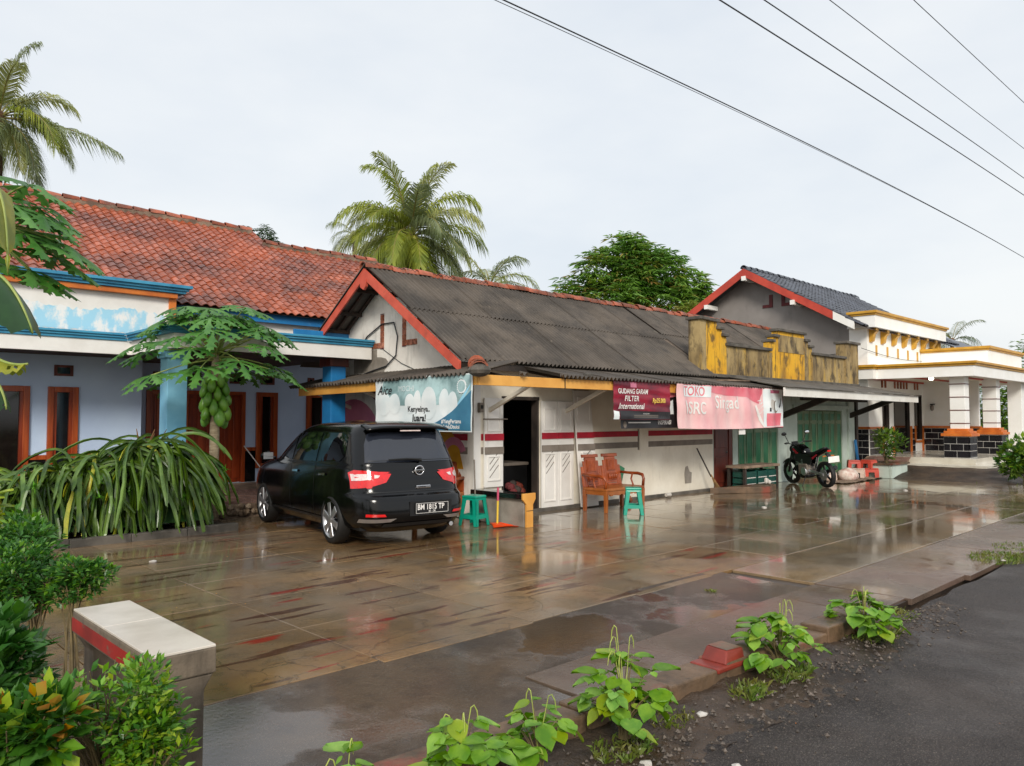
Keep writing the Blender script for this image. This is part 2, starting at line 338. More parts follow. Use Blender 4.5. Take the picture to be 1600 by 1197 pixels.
# wet concrete: brown cement with worn red paint lines, film of water in patches
def wet(name, c1, c2, puddle_lo, puddle_hi, lines=True, dark=(58, 46, 36), r_wet=.035, r_dry=.32, bump=.004, spec=.4, coat=0., grey=(118, 108, 94), grit=.25, psc=.55):
    m = mat(name, c1, c2, sc=.9, rough=.3, per=.24); t = m.node_tree; p = t.nodes['Principled BSDF']
    g = nd(t, 'ShaderNodeNewGeometry'); pos = g.outputs['Position']; col = p.inputs['Base Color'].links[0].from_socket
    def mixc(f, c):
        nonlocal col
        k = nd(t, 'ShaderNodeMix', {'Factor': f}, data_type='RGBA'); t.links.new(col, k.inputs[6]); k.inputs[7].default_value = rgb(*c); col = k.outputs[2]
    n = nd(t, 'ShaderNodeTexNoise', {'Vector': pos, 'Scale': 5., 'Detail': 8., 'Roughness': .7}); mixc(nd(t, 'ShaderNodeMapRange', {'Value': n, 'From Min': .5, 'From Max': .72, 'To Max': .6}).outputs[0], dark)
    n = nd(t, 'ShaderNodeTexNoise', {'Vector': pos, 'Scale': .38, 'Detail': 4., 'Roughness': .6}); mixc(nd(t, 'ShaderNodeMapRange', {'Value': n, 'From Min': .42, 'From Max': .62, 'To Max': .75}).outputs[0], grey)
    n = nd(t, 'ShaderNodeTexNoise', {'Vector': pos, 'Scale': 150., 'Detail': 2.}); mixc(nd(t, 'ShaderNodeMapRange', {'Value': n, 'From Min': .56, 'From Max': .72, 'To Max': grit}).outputs[0], (150, 140, 128))
    if lines:
        vo = nd(t, 'ShaderNodeTexVoronoi', {'Vector': nd(t, 'ShaderNodeVectorMath', {0: pos, 1: nd(t, 'ShaderNodeVectorMath', {0: nd(t, 'ShaderNodeTexNoise', {'Vector': pos, 'Scale': 2.2, 'Detail': 4.}).outputs['Color'], 1: (.5, .5, .5)}, operation='MULTIPLY').outputs[0]}, operation='ADD').outputs[0], 'Scale': .8}, feature='DISTANCE_TO_EDGE'); mixc(nd(t, 'ShaderNodeMapRange', {'Value': vo.outputs['Distance'], 'From Min': .0, 'From Max': .008, 'To Min': .45, 'To Max': 0.}).outputs[0], (38, 30, 24))
    if lines:
        v = nd(t, 'ShaderNodeMapping', {'Vector': pos, 'Scale': (.8, 5.2, 1)})
        n = nd(t, 'ShaderNodeTexNoise', {'Vector': v, 'Scale': 1.0, 'Detail': 3., 'Roughness': .5}); mixc(nd(t, 'ShaderNodeMapRange', {'Value': n, 'From Min': .60, 'From Max': .63, 'To Max': .8}).outputs[0], (70, 42, 34))
        v = nd(t, 'ShaderNodeMapping', {'Vector': pos, 'Scale': (1.0, 6.0, 1), 'Location': (3.1, 7.7, 0)})
        n = nd(t, 'ShaderNodeTexNoise', {'Vector': v, 'Scale': 1.0, 'Detail': 2., 'Roughness': .5}); mixc(nd(t, 'ShaderNodeMapRange', {'Value': n, 'From Min': .655, 'From Max': .68, 'To Max': .75}).outputs[0], (140, 34, 28))
    t.links.new(col, p.inputs['Base Color'])
    n = nd(t, 'ShaderNodeTexNoise', {'Vector': pos, 'Scale': psc, 'Detail': 5., 'Roughness': .55})
    f = nd(t, 'ShaderNodeMapRange', {'Value': n, 'From Min': puddle_lo, 'From Max': puddle_hi})
    r = nd(t, 'ShaderNodeMapRange', {'Value': f, 'To Min': r_dry, 'To Max': r_wet}); t.links.new(r.outputs[0], p.inputs['Roughness'])
    n2 = nd(t, 'ShaderNodeTexNoise', {'Vector': pos, 'Scale': 34., 'Detail': 5., 'Roughness': .65})
    n3 = nd(t, 'ShaderNodeTexNoise', {'Vector': pos, 'Scale': 4.5, 'Detail': 3.})
    ad = nd(t, 'ShaderNodeMath', {0: n3, 1: n2, 2: 0.}, operation='MULTIPLY_ADD'); ad.inputs[1].default_value = .9; t.links.new(n2.outputs[0], ad.inputs[2])
    inv = nd(t, 'ShaderNodeMapRange', {'Value': f, 'To Min': 1., 'To Max': .05})
    b = nd(t, 'ShaderNodeBump', {'Height': ad, 'Strength': inv, 'Distance': bump}); t.links.new(b.outputs[0], p.inputs['Normal'])
    t.links.new(nd(t, 'ShaderNodeMapRange', {'Value': f, 'To Min': spec * .45, 'To Max': spec}).outputs[0], p.inputs['Specular IOR Level'])
    if coat: p.inputs['Coat Weight'].default_value = coat; p.inputs['Coat Roughness'].default_value = .1
    return m
wet('wet_slab', (150, 118, 80), (112, 90, 64), .34, .54, r_dry=.28, bump=.006, spec=.45, coat=.1)
wet('wet_slab_far', (136, 112, 80), (96, 80, 60), .28, .5, lines=False, r_dry=.2, bump=.003, spec=.5, coat=.3)
wet('wet_apron', (116, 98, 84), (90, 78, 66), .40, .60, lines=False, r_dry=.34, grey=(98, 74, 66))
wet('wet_strip', (84, 68, 50), (58, 47, 36), .47, .53, psc=.8, lines=False, dark=(38, 30, 24), r_dry=.5, r_wet=.02, bump=.012, spec=.5, coat=.2, grey=(62, 56, 50), grit=.35)
wet('asphalt', (72, 65, 62), (54, 49, 48), .48, .75, lines=False, dark=(40, 36, 35), r_dry=.58, r_wet=.16, bump=.022, spec=.36, grey=(70, 66, 66), grit=.6)
mat('joint', (60, 48, 38), (40, 32, 26), sc=3, rough=.35)
# ------------------------------------------------------------------ ground, road, yard
def nz3(x, y, s=1., o=0.): return noise.noise(Vector((x * s + o, y * s - o, o)))
MB().box(-400, 900, -400, 900, -.6, -.16).build('ground', 'grassland')['kind'] = 'structure'
mb = MB()      # bare earth under and around the yard
mb.grid(lambda u, v: (-6 + 50 * u, 2.0 + 22 * v, -.125 + .012 * nz3(-6 + 50 * u, 2 + 22 * v, 1.7)), 120, 60)
tag(mb.build('earth', 'soil', smooth=True), kind='structure')
def road_edge(x): return 2.36 + .10 * nz3(x, 0, .9, 3) + .05 * nz3(x, 0, 3.1, 9) + (.12 if x > 7.3 else 0)
mb = MB()
mb.grid(lambda u, v: ((lambda x: (x, -9 + (road_edge(x) + 9) * v, -.045 + .03 * (1 - abs(v * 2 - 1)) + .004 * nz3(x, v * 11, .8)))(-25 + 145 * u ** 1.6)), 420, 26)
tag(mb.build('road', 'asphalt', smooth=True), kind='structure')
# soil verge between road and kerb
mb = MB()
def verge(u, v):
    x = -1 + 8.9 * u; y0 = road_edge(x) - .28 - .1 * nz3(x, 1, 2.3); y1 = 2.78 - .075 * (x - 3)
    y = y0 + (y1 - y0) * v
    return (x, y, -.03 + .055 * v * (1 if x < 6.6 else max(0, 1 - (x - 6.6) / 1.2)) + .022 * nz3(x * 7, y * 7, 1, 2) + .012 * nz3(x * 19, y * 19, 1, 5) - .02)
mb.grid(verge, 330, 26)
tag(mb.build('soil_verge', 'soil', smooth=True), kind='structure')
# gravel crumbs on the verge
mb = MB(); rg = random.Random(3)
for i in range(1500):
    x = rg.uniform(1.2, 7.6); y = road_edge(x) + rg.gauss(-.08, .17); s = rg.choice((.006, .008, .012, .018)) * rg.uniform(.7, 1.2)
    if y > 2.72 - .075 * (x - 3): continue
    c = Vector((x, y, -.015 + s * .3)); V = [c + Vector((rg.uniform(.6, 1.2) * s * a_, rg.uniform(.6, 1.2) * s * b_, rg.uniform(.5, .9) * s * c_)) for a_, b_, c_ in ((1, 0, 0), (-1, 0, 0), (0, 1, 0), (0, -1, 0), (0, 0, 1), (0, 0, -1))]
    mb.raw(V, [(0, 2, 4), (2, 1, 4), (1, 3, 4), (3, 0, 4), (2, 0, 5), (1, 2, 5), (3, 1, 5), (0, 3, 5)])
mat('gravel_bits', (96, 84, 74), (60, 52, 46), sc=20, rough=.6, per=.4)
tag(mb.build('verge_gravel', 'gravel_bits'), 'loose gravel crumbs strewn along the road edge', 'gravel', kind='stuff')
# kerb stones along the verge
kr = bpy.data.objects.new('kerb', None); C.objects.link(kr); kr['kind'] = 'structure'; ORG[kr.name] = Vector((0, 0, 0))
x = .55
def kerbY(x): return 2.93 - .075 * (x - 3)
while x < 6.25:
    L = rnd.uniform(.55, .75); x1 = min(x + L, 6.35); ya, yb = kerbY(x), kerbY(x1); dz = rnd.uniform(-.012, .03); w = .22
    a_ = [(x + .006, ya - w, -.14), (x1 - .006, yb - w, -.14), (x1 - .006, yb, -.14), (x + .006, ya, -.14)]
    MB().prism(a_, (0, 0, .215 + dz)).build('kerb_stone', 'kerb_concrete', kr, bev=.012)
    x = x1
# dark strip (old asphalt) and apron slabs between kerb and yard
mb = MB(); mb.grid(lambda u, v: (-2 + 9.4 * u, 2.75 + (4.55 - 2.75) * v, -.03 + .03 * v * v + .003 * nz3(u * 9.4, v * 2, 1.3, 1) - .0 * math.exp(-((u * 9.4 - 4.4) / 1.2) ** 2 - ((v - .5) / .35) ** 2)), 90, 24)
tag(mb.build('drain_strip', 'wet_strip', smooth=True), kind='structure')
yard = bpy.data.objects.new('yard', None); C.objects.link(yard); yard['kind'] = 'structure'; ORG[yard.name] = Vector((0, 0, 0))
MB().box(.3, 23.4, 4.5, 9.46, -.14, -.03).build('slab_bed', 'joint', yard)
MB().box(.3, 8.2, 9.46, 12.3, -.14, -.031).build('slab_bed', 'joint', yard)
MB().box(7.2, 26, 2.62, 4.42, -.14, -.032).build('slab_bed', 'joint', yard)
rs = random.Random(21)
def slab(x0, x1, y0, y1, m, z=0., sl=.003):
    g = .004; V = [(x0 + g, y0 + g), (x1 - g, y0 + g), (x1 - g, y1 - g), (x0 + g, y1 - g)]
    mb = MB(); top = [(p[0], p[1], z + rs.uniform(-sl, sl)) for p in V]
    mb.raw([(p[0], p[1], z - .06) for p in V] + top, [(3, 2, 1, 0), (4, 5, 6, 7), (0, 1, 5, 4), (1, 2, 6, 5), (2, 3, 7, 6), (3, 0, 4, 7)])
    return mb.build('slab', m, yard, bev=.004)
xs = [.3]
while xs[-1] < 22.9: xs.append(xs[-1] + (rs.uniform(1.2, 1.6) if xs[-1] < 7.4 else rs.uniform(.8, 1.05)))
ys = [4.42, 5.55, 6.7, 7.75, 8.7, 9.46]
for i in range(len(xs) - 1):
    off = rs.uniform(-.12, .12) if xs[i] > 7 else 0
    yy = [ys[0]] + [y + off for y in ys[1:-1]] + [ys[-1]]
    yy[0] += rs.uniform(-.10, .05) if xs[i] < 6.8 else 0
    for j in range(len(yy) - 1):
        x0, x1, y0, y1 = xs[i], xs[i + 1], yy[j], yy[j + 1]
        m = 'wet_slab' if x0 < 7.6 else 'wet_slab_far'
        if y0 > 8.3 and x0 > 21.6: continue
        slab(x0, x1, y0, y1, m)
for i in range(len(xs) - 1):
    if xs[i + 1] > 9: break
    for y0, y1 in ((9.46, 10.5), (10.5, 11.4), (11.4, 12.3)):
        x1 = min(xs[i + 1], 8.2)
        if xs[i] > 8.1: continue
        slab(xs[i], x1, y0, y1, 'wet_slab')
# apron towards the road
for x0, x1 in ((3.55, 4.6), (4.6, 5.7), (5.7, 6.8), (6.8, 7.6)): slab(x0, x1, kerbY((x0 + x1) / 2) + .02, 3.52 + rs.uniform(-.05, .05), 'wet_apron', -.014, .004)
x = 7.6
while x < 24:
    x1 = x + rs.uniform(1.5, 2.2); slab(x, x1, 2.52 + rs.uniform(-.05, .12), 3.5, 'wet_apron', -.012, .006); slab(x, x1, 3.5, 4.42, 'wet_slab_far', -.005, .004); x = x1
# garden soil bed on the left and its edging
mb = MB(); mb.grid(lambda u, v: (-4 + 5.3 * u, 2.5 + 11 * v, -.03 + .05 * nz3(u * 8, v * 16, 1.2)), 40, 60); tag(mb.build('garden_bed', 'soil', smooth=True), kind='structure')
mb = MB(); mb.grid(lambda u, v: (1.3 + 3.7 * u, 11.05 + 1.3 * v, .06 + .04 * nz3(u * 8, v * 6, 1.2)), 30, 14); tag(mb.build('plant_bed', 'soil', smooth=True), kind='structure')
ed = T('bed_edging', 'low mossy concrete edging in front of the dragon fruit bed', 'edging', (3, 11, 0))
for i in range(5): MB().box(1.3 + i * .74 + .006, 1.3 + (i + 1) * .74, 10.95, 11.07, -.05, .11 + rnd.uniform(-.01, .01)).build('kerb_block', 'cement_dark', ed, bev=.01)
# low concrete edging beside the bench (left foreground)
ed = T('garden_edging', 'low concrete garden edging beside the tiled bench', 'edging', (1, 5, 0))
MB().box(.86, 1.08, 4.1, 5.3, -.1, .14).build('edging_block', 'bench_side', ed, bev=.012); MB().box(.86, 1.08, 5.31, 6.5, -.1, .13).build('edging_block', 'bench_side', ed, bev=.012)
# soil bank before the white house
mb = MB()
def bank(u, v):
    x = 21.4 + 9 * u; y = 4.3 + 4.6 * v; h = min(1, max(0, (x - 21.6) / 2.2)) * min(1, max(0, (y - 4.4) / .8))
    return (x, y, -.06 + .32 * h + .03 * nz3(x, y, 2.2) * (h + .2))
mb.grid(bank, 60, 40); tag(mb.build('soil_bank', 'soil', smooth=True), kind='structure')

# ------------------------------------------------------------------ roofing pieces
def corr_mesh(L, w=1.0, per=.105, amp=.026, t=.008):
    n = int(w / per * 8); V = []; F = []
    for k in range(n + 1):
        x = w * k / n; z = amp * math.cos(2 * PI * x / per)
        for y in (0, L):
            V += [(x, y, z), (x, y, z - t)]
    for k in range(n):
        a = k * 4; b = a + 4
        F += [(a, b, b + 2, a + 2), (a + 1, a + 3, b + 3, b + 1), (a, a + 1, b + 1, b), (a + 2, b + 2, b + 3, a + 3)]
    F += [(0, 2, 3, 1), (n * 4, n * 4 + 1, n * 4 + 3, n * 4 + 2)]
    me = bpy.data.meshes.new('sheet'); me.from_pydata(V, [], F); me.polygons.foreach_set('use_smooth', [False] * len(me.polygons)); me.materials.append(M['asbestos']); return me
def slope_sheets(parent, x0, x1, yb, zb, yt, zt, rows=2, w=.95, over=.12, jit=.006):
    "rows of corrugated sheets climbing from (yb, zb) at the eave to (yt, zt) at the ridge"
    d = Vector((0, yt - yb, zt - zb)); L = d.length; d.normalize(); n = Vector((1, 0, 0)).cross(d)
    if n.z < 0: n = -n
    Ls = L / rows + over; me = corr_mesh(Ls, w + .05); nc = int(math.ceil((x1 - x0) / w))
    for r in range(rows):
        for c in range(nc):
            p = Vector((x0 + c * w, yb, zb)) + d * (r * L / rows) + n * (.03 + r * .022 + (c % 2) * .006 + rnd.uniform(-jit, jit))
            xa = Vector((1, 0, 0)) if yt > yb else Vector((-1, 0, 0))
            if yt < yb: p.x += w
            m4 = frame(xa, d, xa.cross(d), p) @ Matrix.Rotation(rnd.uniform(-.003, .003), 4, 'Z')
            piece(me, 'roof_sheet', parent, m4)
def half_tile(L=.34, r=.11, n=7):
    V = []; F = []
    for k in range(n + 1):
        a = PI * k / n
        for y, rr in ((0, r * 1.08), (L, r * .92)):
            for q in (rr, rr - .018): V.append((-q * math.cos(a), y, q * math.sin(a)))
    for k in range(n):
        a = k * 4; b = a + 4; F += [(a, b, b + 2, a + 2), (a + 1, a + 3, b + 3, b + 1), (a, a + 1, b + 1, b), (a + 2, b + 2, b + 3, a + 3)]
    me = bpy.data.meshes.new('ridge_tile'); me.from_pydata(V, [], F); me.polygons.foreach_set('use_smooth', [True] * len(me.polygons)); with_ang(me, 40); me.materials.append(M['terracotta']); return me
RT = half_tile()
def ridge_tiles(parent, p0, p1, pitch=.29, me=RT, jit=.012):
    p0 = Vector(p0); p1 = Vector(p1); d = (p1 - p0); L = d.length; d.normalize(); n = int(L / pitch); x = d.cross(Vector((0, 0, 1))).normalized(); z = x.cross(d)
    for i in range(n):
        p = p0 + d * (i * L / n) + z * rnd.uniform(-jit, jit) + x * rnd.uniform(-jit, jit)
        piece(me, 'ridge_tile', parent, frame(x, d, z, p) @ Matrix.Rotation(rnd.uniform(-.04, .04), 4, 'X'))
def tile_mesh(w=.205, L=.30, m='roof_tile', amp=.022, t=.016):
    n = 8; V = []; F = []
    for k in range(n + 1):
        u = k / n; x = w * u * 1.06; z = amp * math.sin(2 * PI * (u - .1)) + .006
        V += [(x, 0, z), (x, L, z), (x, 0, z - t), (x, L, z - t)]
    for k in range(n):
        a = k * 4; b = a + 4; F += [(a, b, b + 1, a + 1), (a, a + 2, b + 2, b), (a + 2, a + 3, b + 3, b + 2)]
    F += [(0, 1, 3, 2), (n * 4, n * 4 + 2, n * 4 + 3, n * 4 + 1)]
    return V, F
def tile_roof(parent, cols_x, rows, yb, zb, dy, dz, m, w=.205, pitch=.245, keep=None, near=None, nmax=300, name='roof_tile'):
    "a slope of single tiles: the nmax nearest the viewer are objects, the rest one part"
    d = Vector((0, dy, dz)).normalized(); xa = Vector((1, 0, 0)); n = xa.cross(d); V, F = tile_mesh(w, pitch + .055)
    me = bpy.data.meshes.new(name); me.from_pydata(V, [], F); me.polygons.foreach_set('use_smooth', [True] * len(me.polygons)); with_ang(me, 50); me.materials.append(M[m])
    al = []
    for r in range(rows):
        for c in cols_x:
            p = Vector((c, yb, zb)) + d * (r * pitch)
            if keep and not keep(p): continue
            tilt = .075 + rnd.uniform(-.018, .018)
            mt = frame(xa, d, n, p + n * (.03 + rnd.uniform(0, .006)) + xa * rnd.uniform(-.006, .006)) @ Matrix.Rotation(-tilt, 4, 'X') @ Matrix.Rotation(rnd.uniform(-.02, .02), 4, 'Z')
            al.append((near(p) if near else p.length, mt))
    al.sort(key=lambda q: q[0])
    for k, mt in al[:nmax]: piece(me, name, parent, mt)
    if al[nmax:]:
        b = MB()
        for k, mt in al[nmax:]: b.raw([mt @ Vector(v) for v in V], F)
        o = b.build(name + '_field', m, parent, smooth=True); with_ang(o.data, 50); o['kind'] = 'stuff'
# ------------------------------------------------------------------ blue house (left, behind)
bh = T('blue_house', 'pale blue house with red tiled roof and teak doors behind the papaya tree', 'house', (6, 16, 0))
F_Z = .2
# porch floor with stone edge
MB().box(1.0, 8.25, 12.62, 16.75, -.1, F_Z - .012).build('porch_floor', 'mortar', bh)
MB().box(-3, 4.6, 14.2, 15.85, -.1, F_Z - .02).build('porch_floor', 'mortar', bh)
rs2 = random.Random(5)
for i in range(46):           # rubble stones in the porch edge
    for j in range(2):
        x = 4.9 + i * .073 + rs2.uniform(-.02, .02)
        if x > 8.15 or i % 2 and j: continue
        s = rs2.uniform(.045, .075); b = MB(); b.ball((x, 12.6 + rs2.uniform(-.02, .01), .05 + j * .1 + rs2.uniform(-.01, .02)), s * rs2.uniform(.8, 1.4), .05, s * .85, 7, 5)
        b.v = [tuple(Vector(v) + Vector((rs2.uniform(-.012, .012), rs2.uniform(-.01, .01), rs2.uniform(-.01, .01)))) for v in b.v]; b.build('stone', 'stone', bh)
for i in range(24):           # flagstones on the porch
    for j in range(8):
        x = 4.7 + i * .145; y = 12.66 + j * .3
        if x > 8.1: continue
        x0, x1 = x + rs2.uniform(.004, .03), x + .145 - rs2.uniform(.004, .03); y0, y1 = y + rs2.uniform(.005, .05), y + .3 - rs2.uniform(.005, .05)
        MB().prism([(x0, y0, F_Z - .03), (x1, y0 + rs2.uniform(-.02, .02), F_Z - .03), (x1, y1, F_Z - .03), (x0, y1 + rs2.uniform(-.02, .02), F_Z - .03)], (0, 0, .03 + rs2.uniform(0, .008))).build('flagstone', 'paver_red', bh)
# walls: left wing wall (Y 15.9) and recessed wall (Y 16.8)
def wall_with_holes(name, m, parent, x0, x1, y0, y1, z0, z1, holes):
    "front wall along X with rectangular openings (x0,x1,z0,z1)"
    holes = sorted(holes); b = MB(); x = x0
    for h in holes:
        if h[0] > x: b.box(x, h[0], y0, y1, z0, z1)
        if h[2] > z0: b.box(h[0], h[1], y0, y1, z0, h[2])
        if h[3] < z1: b.box(h[0], h[1], y0, y1, h[3], z1)
        x = h[1]
    if x < x1: b.box(x, x1, y0, y1, z0, z1)
    return b.build(name, m, parent)
def px_(x, Y):   # world X seen in picture column x on the plane Y (used once, at build time, to lay out openings)
    r = (x - 800) / 1200; w = Y / (.7193 - r * .6947); return w * (.6947 + r * .7193)
YL, YR = 15.9, 16.8
def window(par, X0, X1, y, z0, z1, fr='teak_frame', pane='window_dark', fw=.1, nm='window'):
    b = MB(); b.box(X0, X0 + fw, y - .05, y + .08, z0, z1); b.box(X1 - fw, X1, y - .05, y + .08, z0, z1); b.box(X0 + fw, X1 - fw, y - .05, y + .08, z1 - fw, z1); b.box(X0 + fw, X1 - fw, y - .05, y + .08, z0, z0 + fw)
    w = b.build(nm, fr, par, bev=.008)
    MB().box(X0 + fw, X1 - fw, y + .03, y + .045, z0 + fw, z1 - fw).build('pane', pane, w)
    MB().box(X0 + fw, X0 + fw + .05, y - .02, y + .03, z0 + fw, z1 - fw).build('sash', 'teak', w); MB().box(X1 - fw - .05, X1 - fw, y - .02, y + .03, z0 + fw, z1 - fw).build('sash', 'teak', w)
    return w
lw = [(px_(-20, YL), px_(46, YL)), (px_(74, YL), px_(122, YL))]
XE = px_(221, YL)
wall_with_holes('wall', 'blue_wall', bh, 0, XE, YL, YL + .16, F_Z, 3.0, [(p, q, .55, 2.22) for p, q in lw])
for p, q in lw: window(bh, p, q, YL, .55, 2.22)
MB().box(XE - .16, XE, YL + .16, YR, F_Z, 3.0).build('wall', 'blue_wall', bh)
DX = (px_(288, YR), px_(383, YR)); WX = (px_(400, YR), px_(433, YR)); W2 = (px_(478, YR), px_(494, YR)); W0 = (px_(228, YR), px_(252, YR))
wall_with_holes('wall', 'blue_shade_wall', bh, XE, 13.0, YR, YR + .16, F_Z, 3.2, [(DX[0], DX[1], F_Z, 2.24), (WX[0], WX[1], .5, 2.24), (W2[0], W2[1] + .3, .5, 2.24), (W0[0], W0[1], .5, 2.24)])
for p, q in (WX, (W2[0], W2[1] + .3), W0): window(bh, p, q, YR, .5, 2.24)
b = MB(); xm = (DX[0] + DX[1]) / 2
b.box(DX[0], DX[0] + .08, YR - .04, YR + .1, F_Z, 2.24); b.box(DX[1] - .08, DX[1], YR - .04, YR + .1, F_Z, 2.24); b.box(DX[0] + .08, DX[1] - .08, YR - .04, YR + .1, 2.16, 2.24)
door = b.build('door_frame', 'teak_frame', bh, bev=.006)
for k, (p, q) in enumerate(((DX[0] + .085, xm - .004), (xm + .004, DX[1] - .085))):
    lf = MB().box(p, q, YR + .03, YR + .07, F_Z + .01, 2.155).build('door_leaf', 'teak', bh)
    n = 3; w = (q - p) / n
    for i in range(n): MB().box(p + i * w + .02, p + (i + 1) * w - .02, YR + .012, YR + .03, F_Z + .1, 2.08).build('door_panel', 'teak', lf, bev=.008)
    MB().tube([(xm + (-.06 if k == 0 else .06), YR + .0, 1.1), (xm + (-.06 if k == 0 else .06), YR - .01, 1.25)], .012, 6).build('handle', 'chrome', lf)
for (xa, xb, Y) in ((px_(83, YL), px_(113, YL), YL), (px_(292, YR), px_(313, YR), YR), (px_(358, YR), px_(380, YR), YR), (px_(407, YR), px_(428, YR), YR), (px_(480, YR), px_(490, YR), YR), (px_(238, YR), px_(250, YR), YR)):
    v = MB(); v.box(xa, xb, Y - .025, Y + .02, 2.42, 2.46); v.box(xa, xb, Y - .025, Y + .02, 2.58, 2.62); v.box(xa, xa + .05, Y - .025, Y + .02, 2.46, 2.58); v.box(xb - .05, xb, Y - .025, Y + .02, 2.46, 2.58)
    v = v.build('vent', 'brown_door', bh); MB().box(xa + .05, xb - .05, Y - .01, Y - .004, 2.46, 2.58).build('vent_recess', 'window_dark', v)
# dado: orange belt above glossy black plinth
for (xa, xb, Y, hs) in ((0, XE, YL, lw), (XE, 8.28, YR, [DX, WX])):
    x = xa
    for p, q in list(hs) + [(xb, xb)]:
        if p > x + .02:
            MB().box(x, p - .005, Y - .03, Y - .003, .9, .98).build('dado_rail', 'teak_frame', bh); MB().box(x, p - .005, Y - .012, Y - .003, F_Z, .9).build('plinth', 'plinth_black', bh)
        x = max(x, q + .005)
# columns
for X in (4.74, 7.72):
    c = MB().box(X - .16, X + .16, 12.72, 13.04, F_Z, 2.78).build('column', 'sky_paint' if X < 6 else 'deep_blue', bh, bev=.012)
    cap = MB(); cap.box(X - .2, X + .2, 12.68, 13.08, 2.62, 2.775); cap.build('capital', 'sky_paint' if X < 6 else 'brown_door', c, bev=.01)
# porch slab: back-left part and the forward part, with white fascia and blue moulding
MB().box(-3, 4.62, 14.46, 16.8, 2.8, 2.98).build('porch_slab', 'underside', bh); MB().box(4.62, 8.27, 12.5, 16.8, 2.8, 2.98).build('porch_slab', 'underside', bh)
def fascia_x(x0, x1, y, z0, z1, m, proud, nm): return MB().box(x0, x1, y - proud, y + .02, z0, z1).build(nm, m, bh, bev=.006)
fascia_x(-3, 4.6, 14.46, 2.76, 3.0, 'parapet_paint', .04, 'fascia'); fascia_x(4.56, 8.26, 12.46, 2.76, 3.0, 'parapet_paint', .04, 'fascia')
MB().box(4.56, 4.6, 12.48, 14.42, 2.762, 2.998).build('fascia', 'parapet_paint', bh)
for k, (z0, z1, pr) in enumerate(((3.002, 3.05, .07), (3.05, 3.09, .1), (3.09, 3.13, .13))):
    fascia_x(-3, 4.56 - pr, 14.46, z0, z1, 'moulding_blue', pr, 'moulding'); fascia_x(4.56 - pr, 8.27, 12.46, z0, z1, 'moulding_blue', pr, 'moulding')
    MB().box(4.56 - pr, 4.62, 12.48, 14.46 - pr - .002, z0, z1 - .002).build('moulding', 'moulding_blue', bh)
# parapet with patchy sky-blue paint
PX = 5.36; PY = 14.62
MB().box(-3, PX, PY, PY + .14, 2.98, 3.98).build('parapet', 'parapet_paint', bh)
MB().box(PX - .1, PX + .03, PY - .035, PY + .175, 2.98, 3.9).build('parapet_pilaster', 'orange_trim', bh, bev=.006)
rp = random.Random(8); top = []; bot = []
x = 2.9
while x < 5.2: top.append((x, 3.56 + .08 * nz3(x, 0, 1.2, 4) + .06 * nz3(x, 0, 4.3, 2) + .03 * rp.uniform(-1, 1))); bot.append((x, 3.17 + .02 * rp.uniform(-1, 1))); x += rp.uniform(.03, .07)
poly = [(p[0], PY - .004, p[1]) for p in bot] + [(p[0], PY - .004, p[1]) for p in reversed(top)]
n = len(bot); V = [(p[0], PY - .004, p[1]) for p in bot] + [(p[0], PY - .004, p[1]) for p in top]
mat('patch_mix', (164, 214, 236), (236, 236, 234), sc=3.0, rough=.65, lo=.47, hi=.60, stretch=(1.6, 1, 1.0))
MB().raw(V, [(i, i + 1, n + i + 1, n + i) for i in range(n - 1)]).build('paint_patch', 'patch_mix', bh)
MB().box(-3, PX + .02, PY - .12, PY, 3.86, 3.95).build('cornice_trim', 'orange_trim', bh, bev=.006)
for z0, z1, pr in ((3.955, 4.0, .16), (4.0, 4.045, .2), (4.045, 4.10, .25)): MB().box(-3, PX + pr, PY - pr, PY + .2, z0, z1).build('cornice', 'moulding_blue', bh, bev=.005)
# clerestory wall and fascia under the right part of the eave
MB().box(PX, 8.6, 15.0, 15.14, 2.98, 3.72).build('upper_wall', 'parapet_paint', bh)
MB().box(PX + .06, 9.5, 14.86, 14.9, 3.62, 3.82).build('eave_fascia', 'deep_blue', bh)
MB().box(7.1, 8.6, 13.3, 13.34, 3.132, 3.34).build('gutter_board', 'deep_blue', bh, bev=.005)
# roof: two levels of ridge on one slope
SL = .59
def rz(y): return 3.80 + SL * (y - 14.72)
cols = [1.6 + i * .18 for i in range(int((12.4 - 1.6) / .18))]
def keep(p): return p.y < (19.38 if p.x < 9.0 - (p.y - 18.6) * .0 else 18.6) and not (p.y < 14.85 and p.x < PX + .02) and p.x < 12.4
tile_roof(bh, cols, 30, 14.72, rz(14.72), 1, SL, 'roof_tile', w=.18, pitch=.215, keep=keep, near=lambda p: p.length)
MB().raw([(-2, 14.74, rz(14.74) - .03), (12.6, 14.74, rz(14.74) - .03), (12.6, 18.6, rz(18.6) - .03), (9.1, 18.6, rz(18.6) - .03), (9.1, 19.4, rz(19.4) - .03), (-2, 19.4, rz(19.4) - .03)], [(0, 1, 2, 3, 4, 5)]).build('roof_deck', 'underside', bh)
MB().raw([(-2, 19.46, rz(19.4) - .05), (9.1, 19.46, rz(19.4) - .05), (9.1, 24, 3.8), (-2, 24, 3.8), (9.1, 18.66, rz(18.6) - .05), (12.6, 18.66, rz(18.6) - .05), (12.6, 23, 3.8), (9.1, 23, 3.8)], [(0, 1, 2, 3), (4, 5, 6, 7)]).build('back_slope', 'terracotta', bh)
MB().box(-2, 9.05, 19.3, 19.5, rz(19.4) - .14, rz(19.4) + .07).build('ridge_mortar', 'mortar', bh); MB().box(9.0, 12.5, 18.5, 18.7, rz(18.6) - .14, rz(18.6) + .07).build('ridge_mortar', 'mortar', bh)
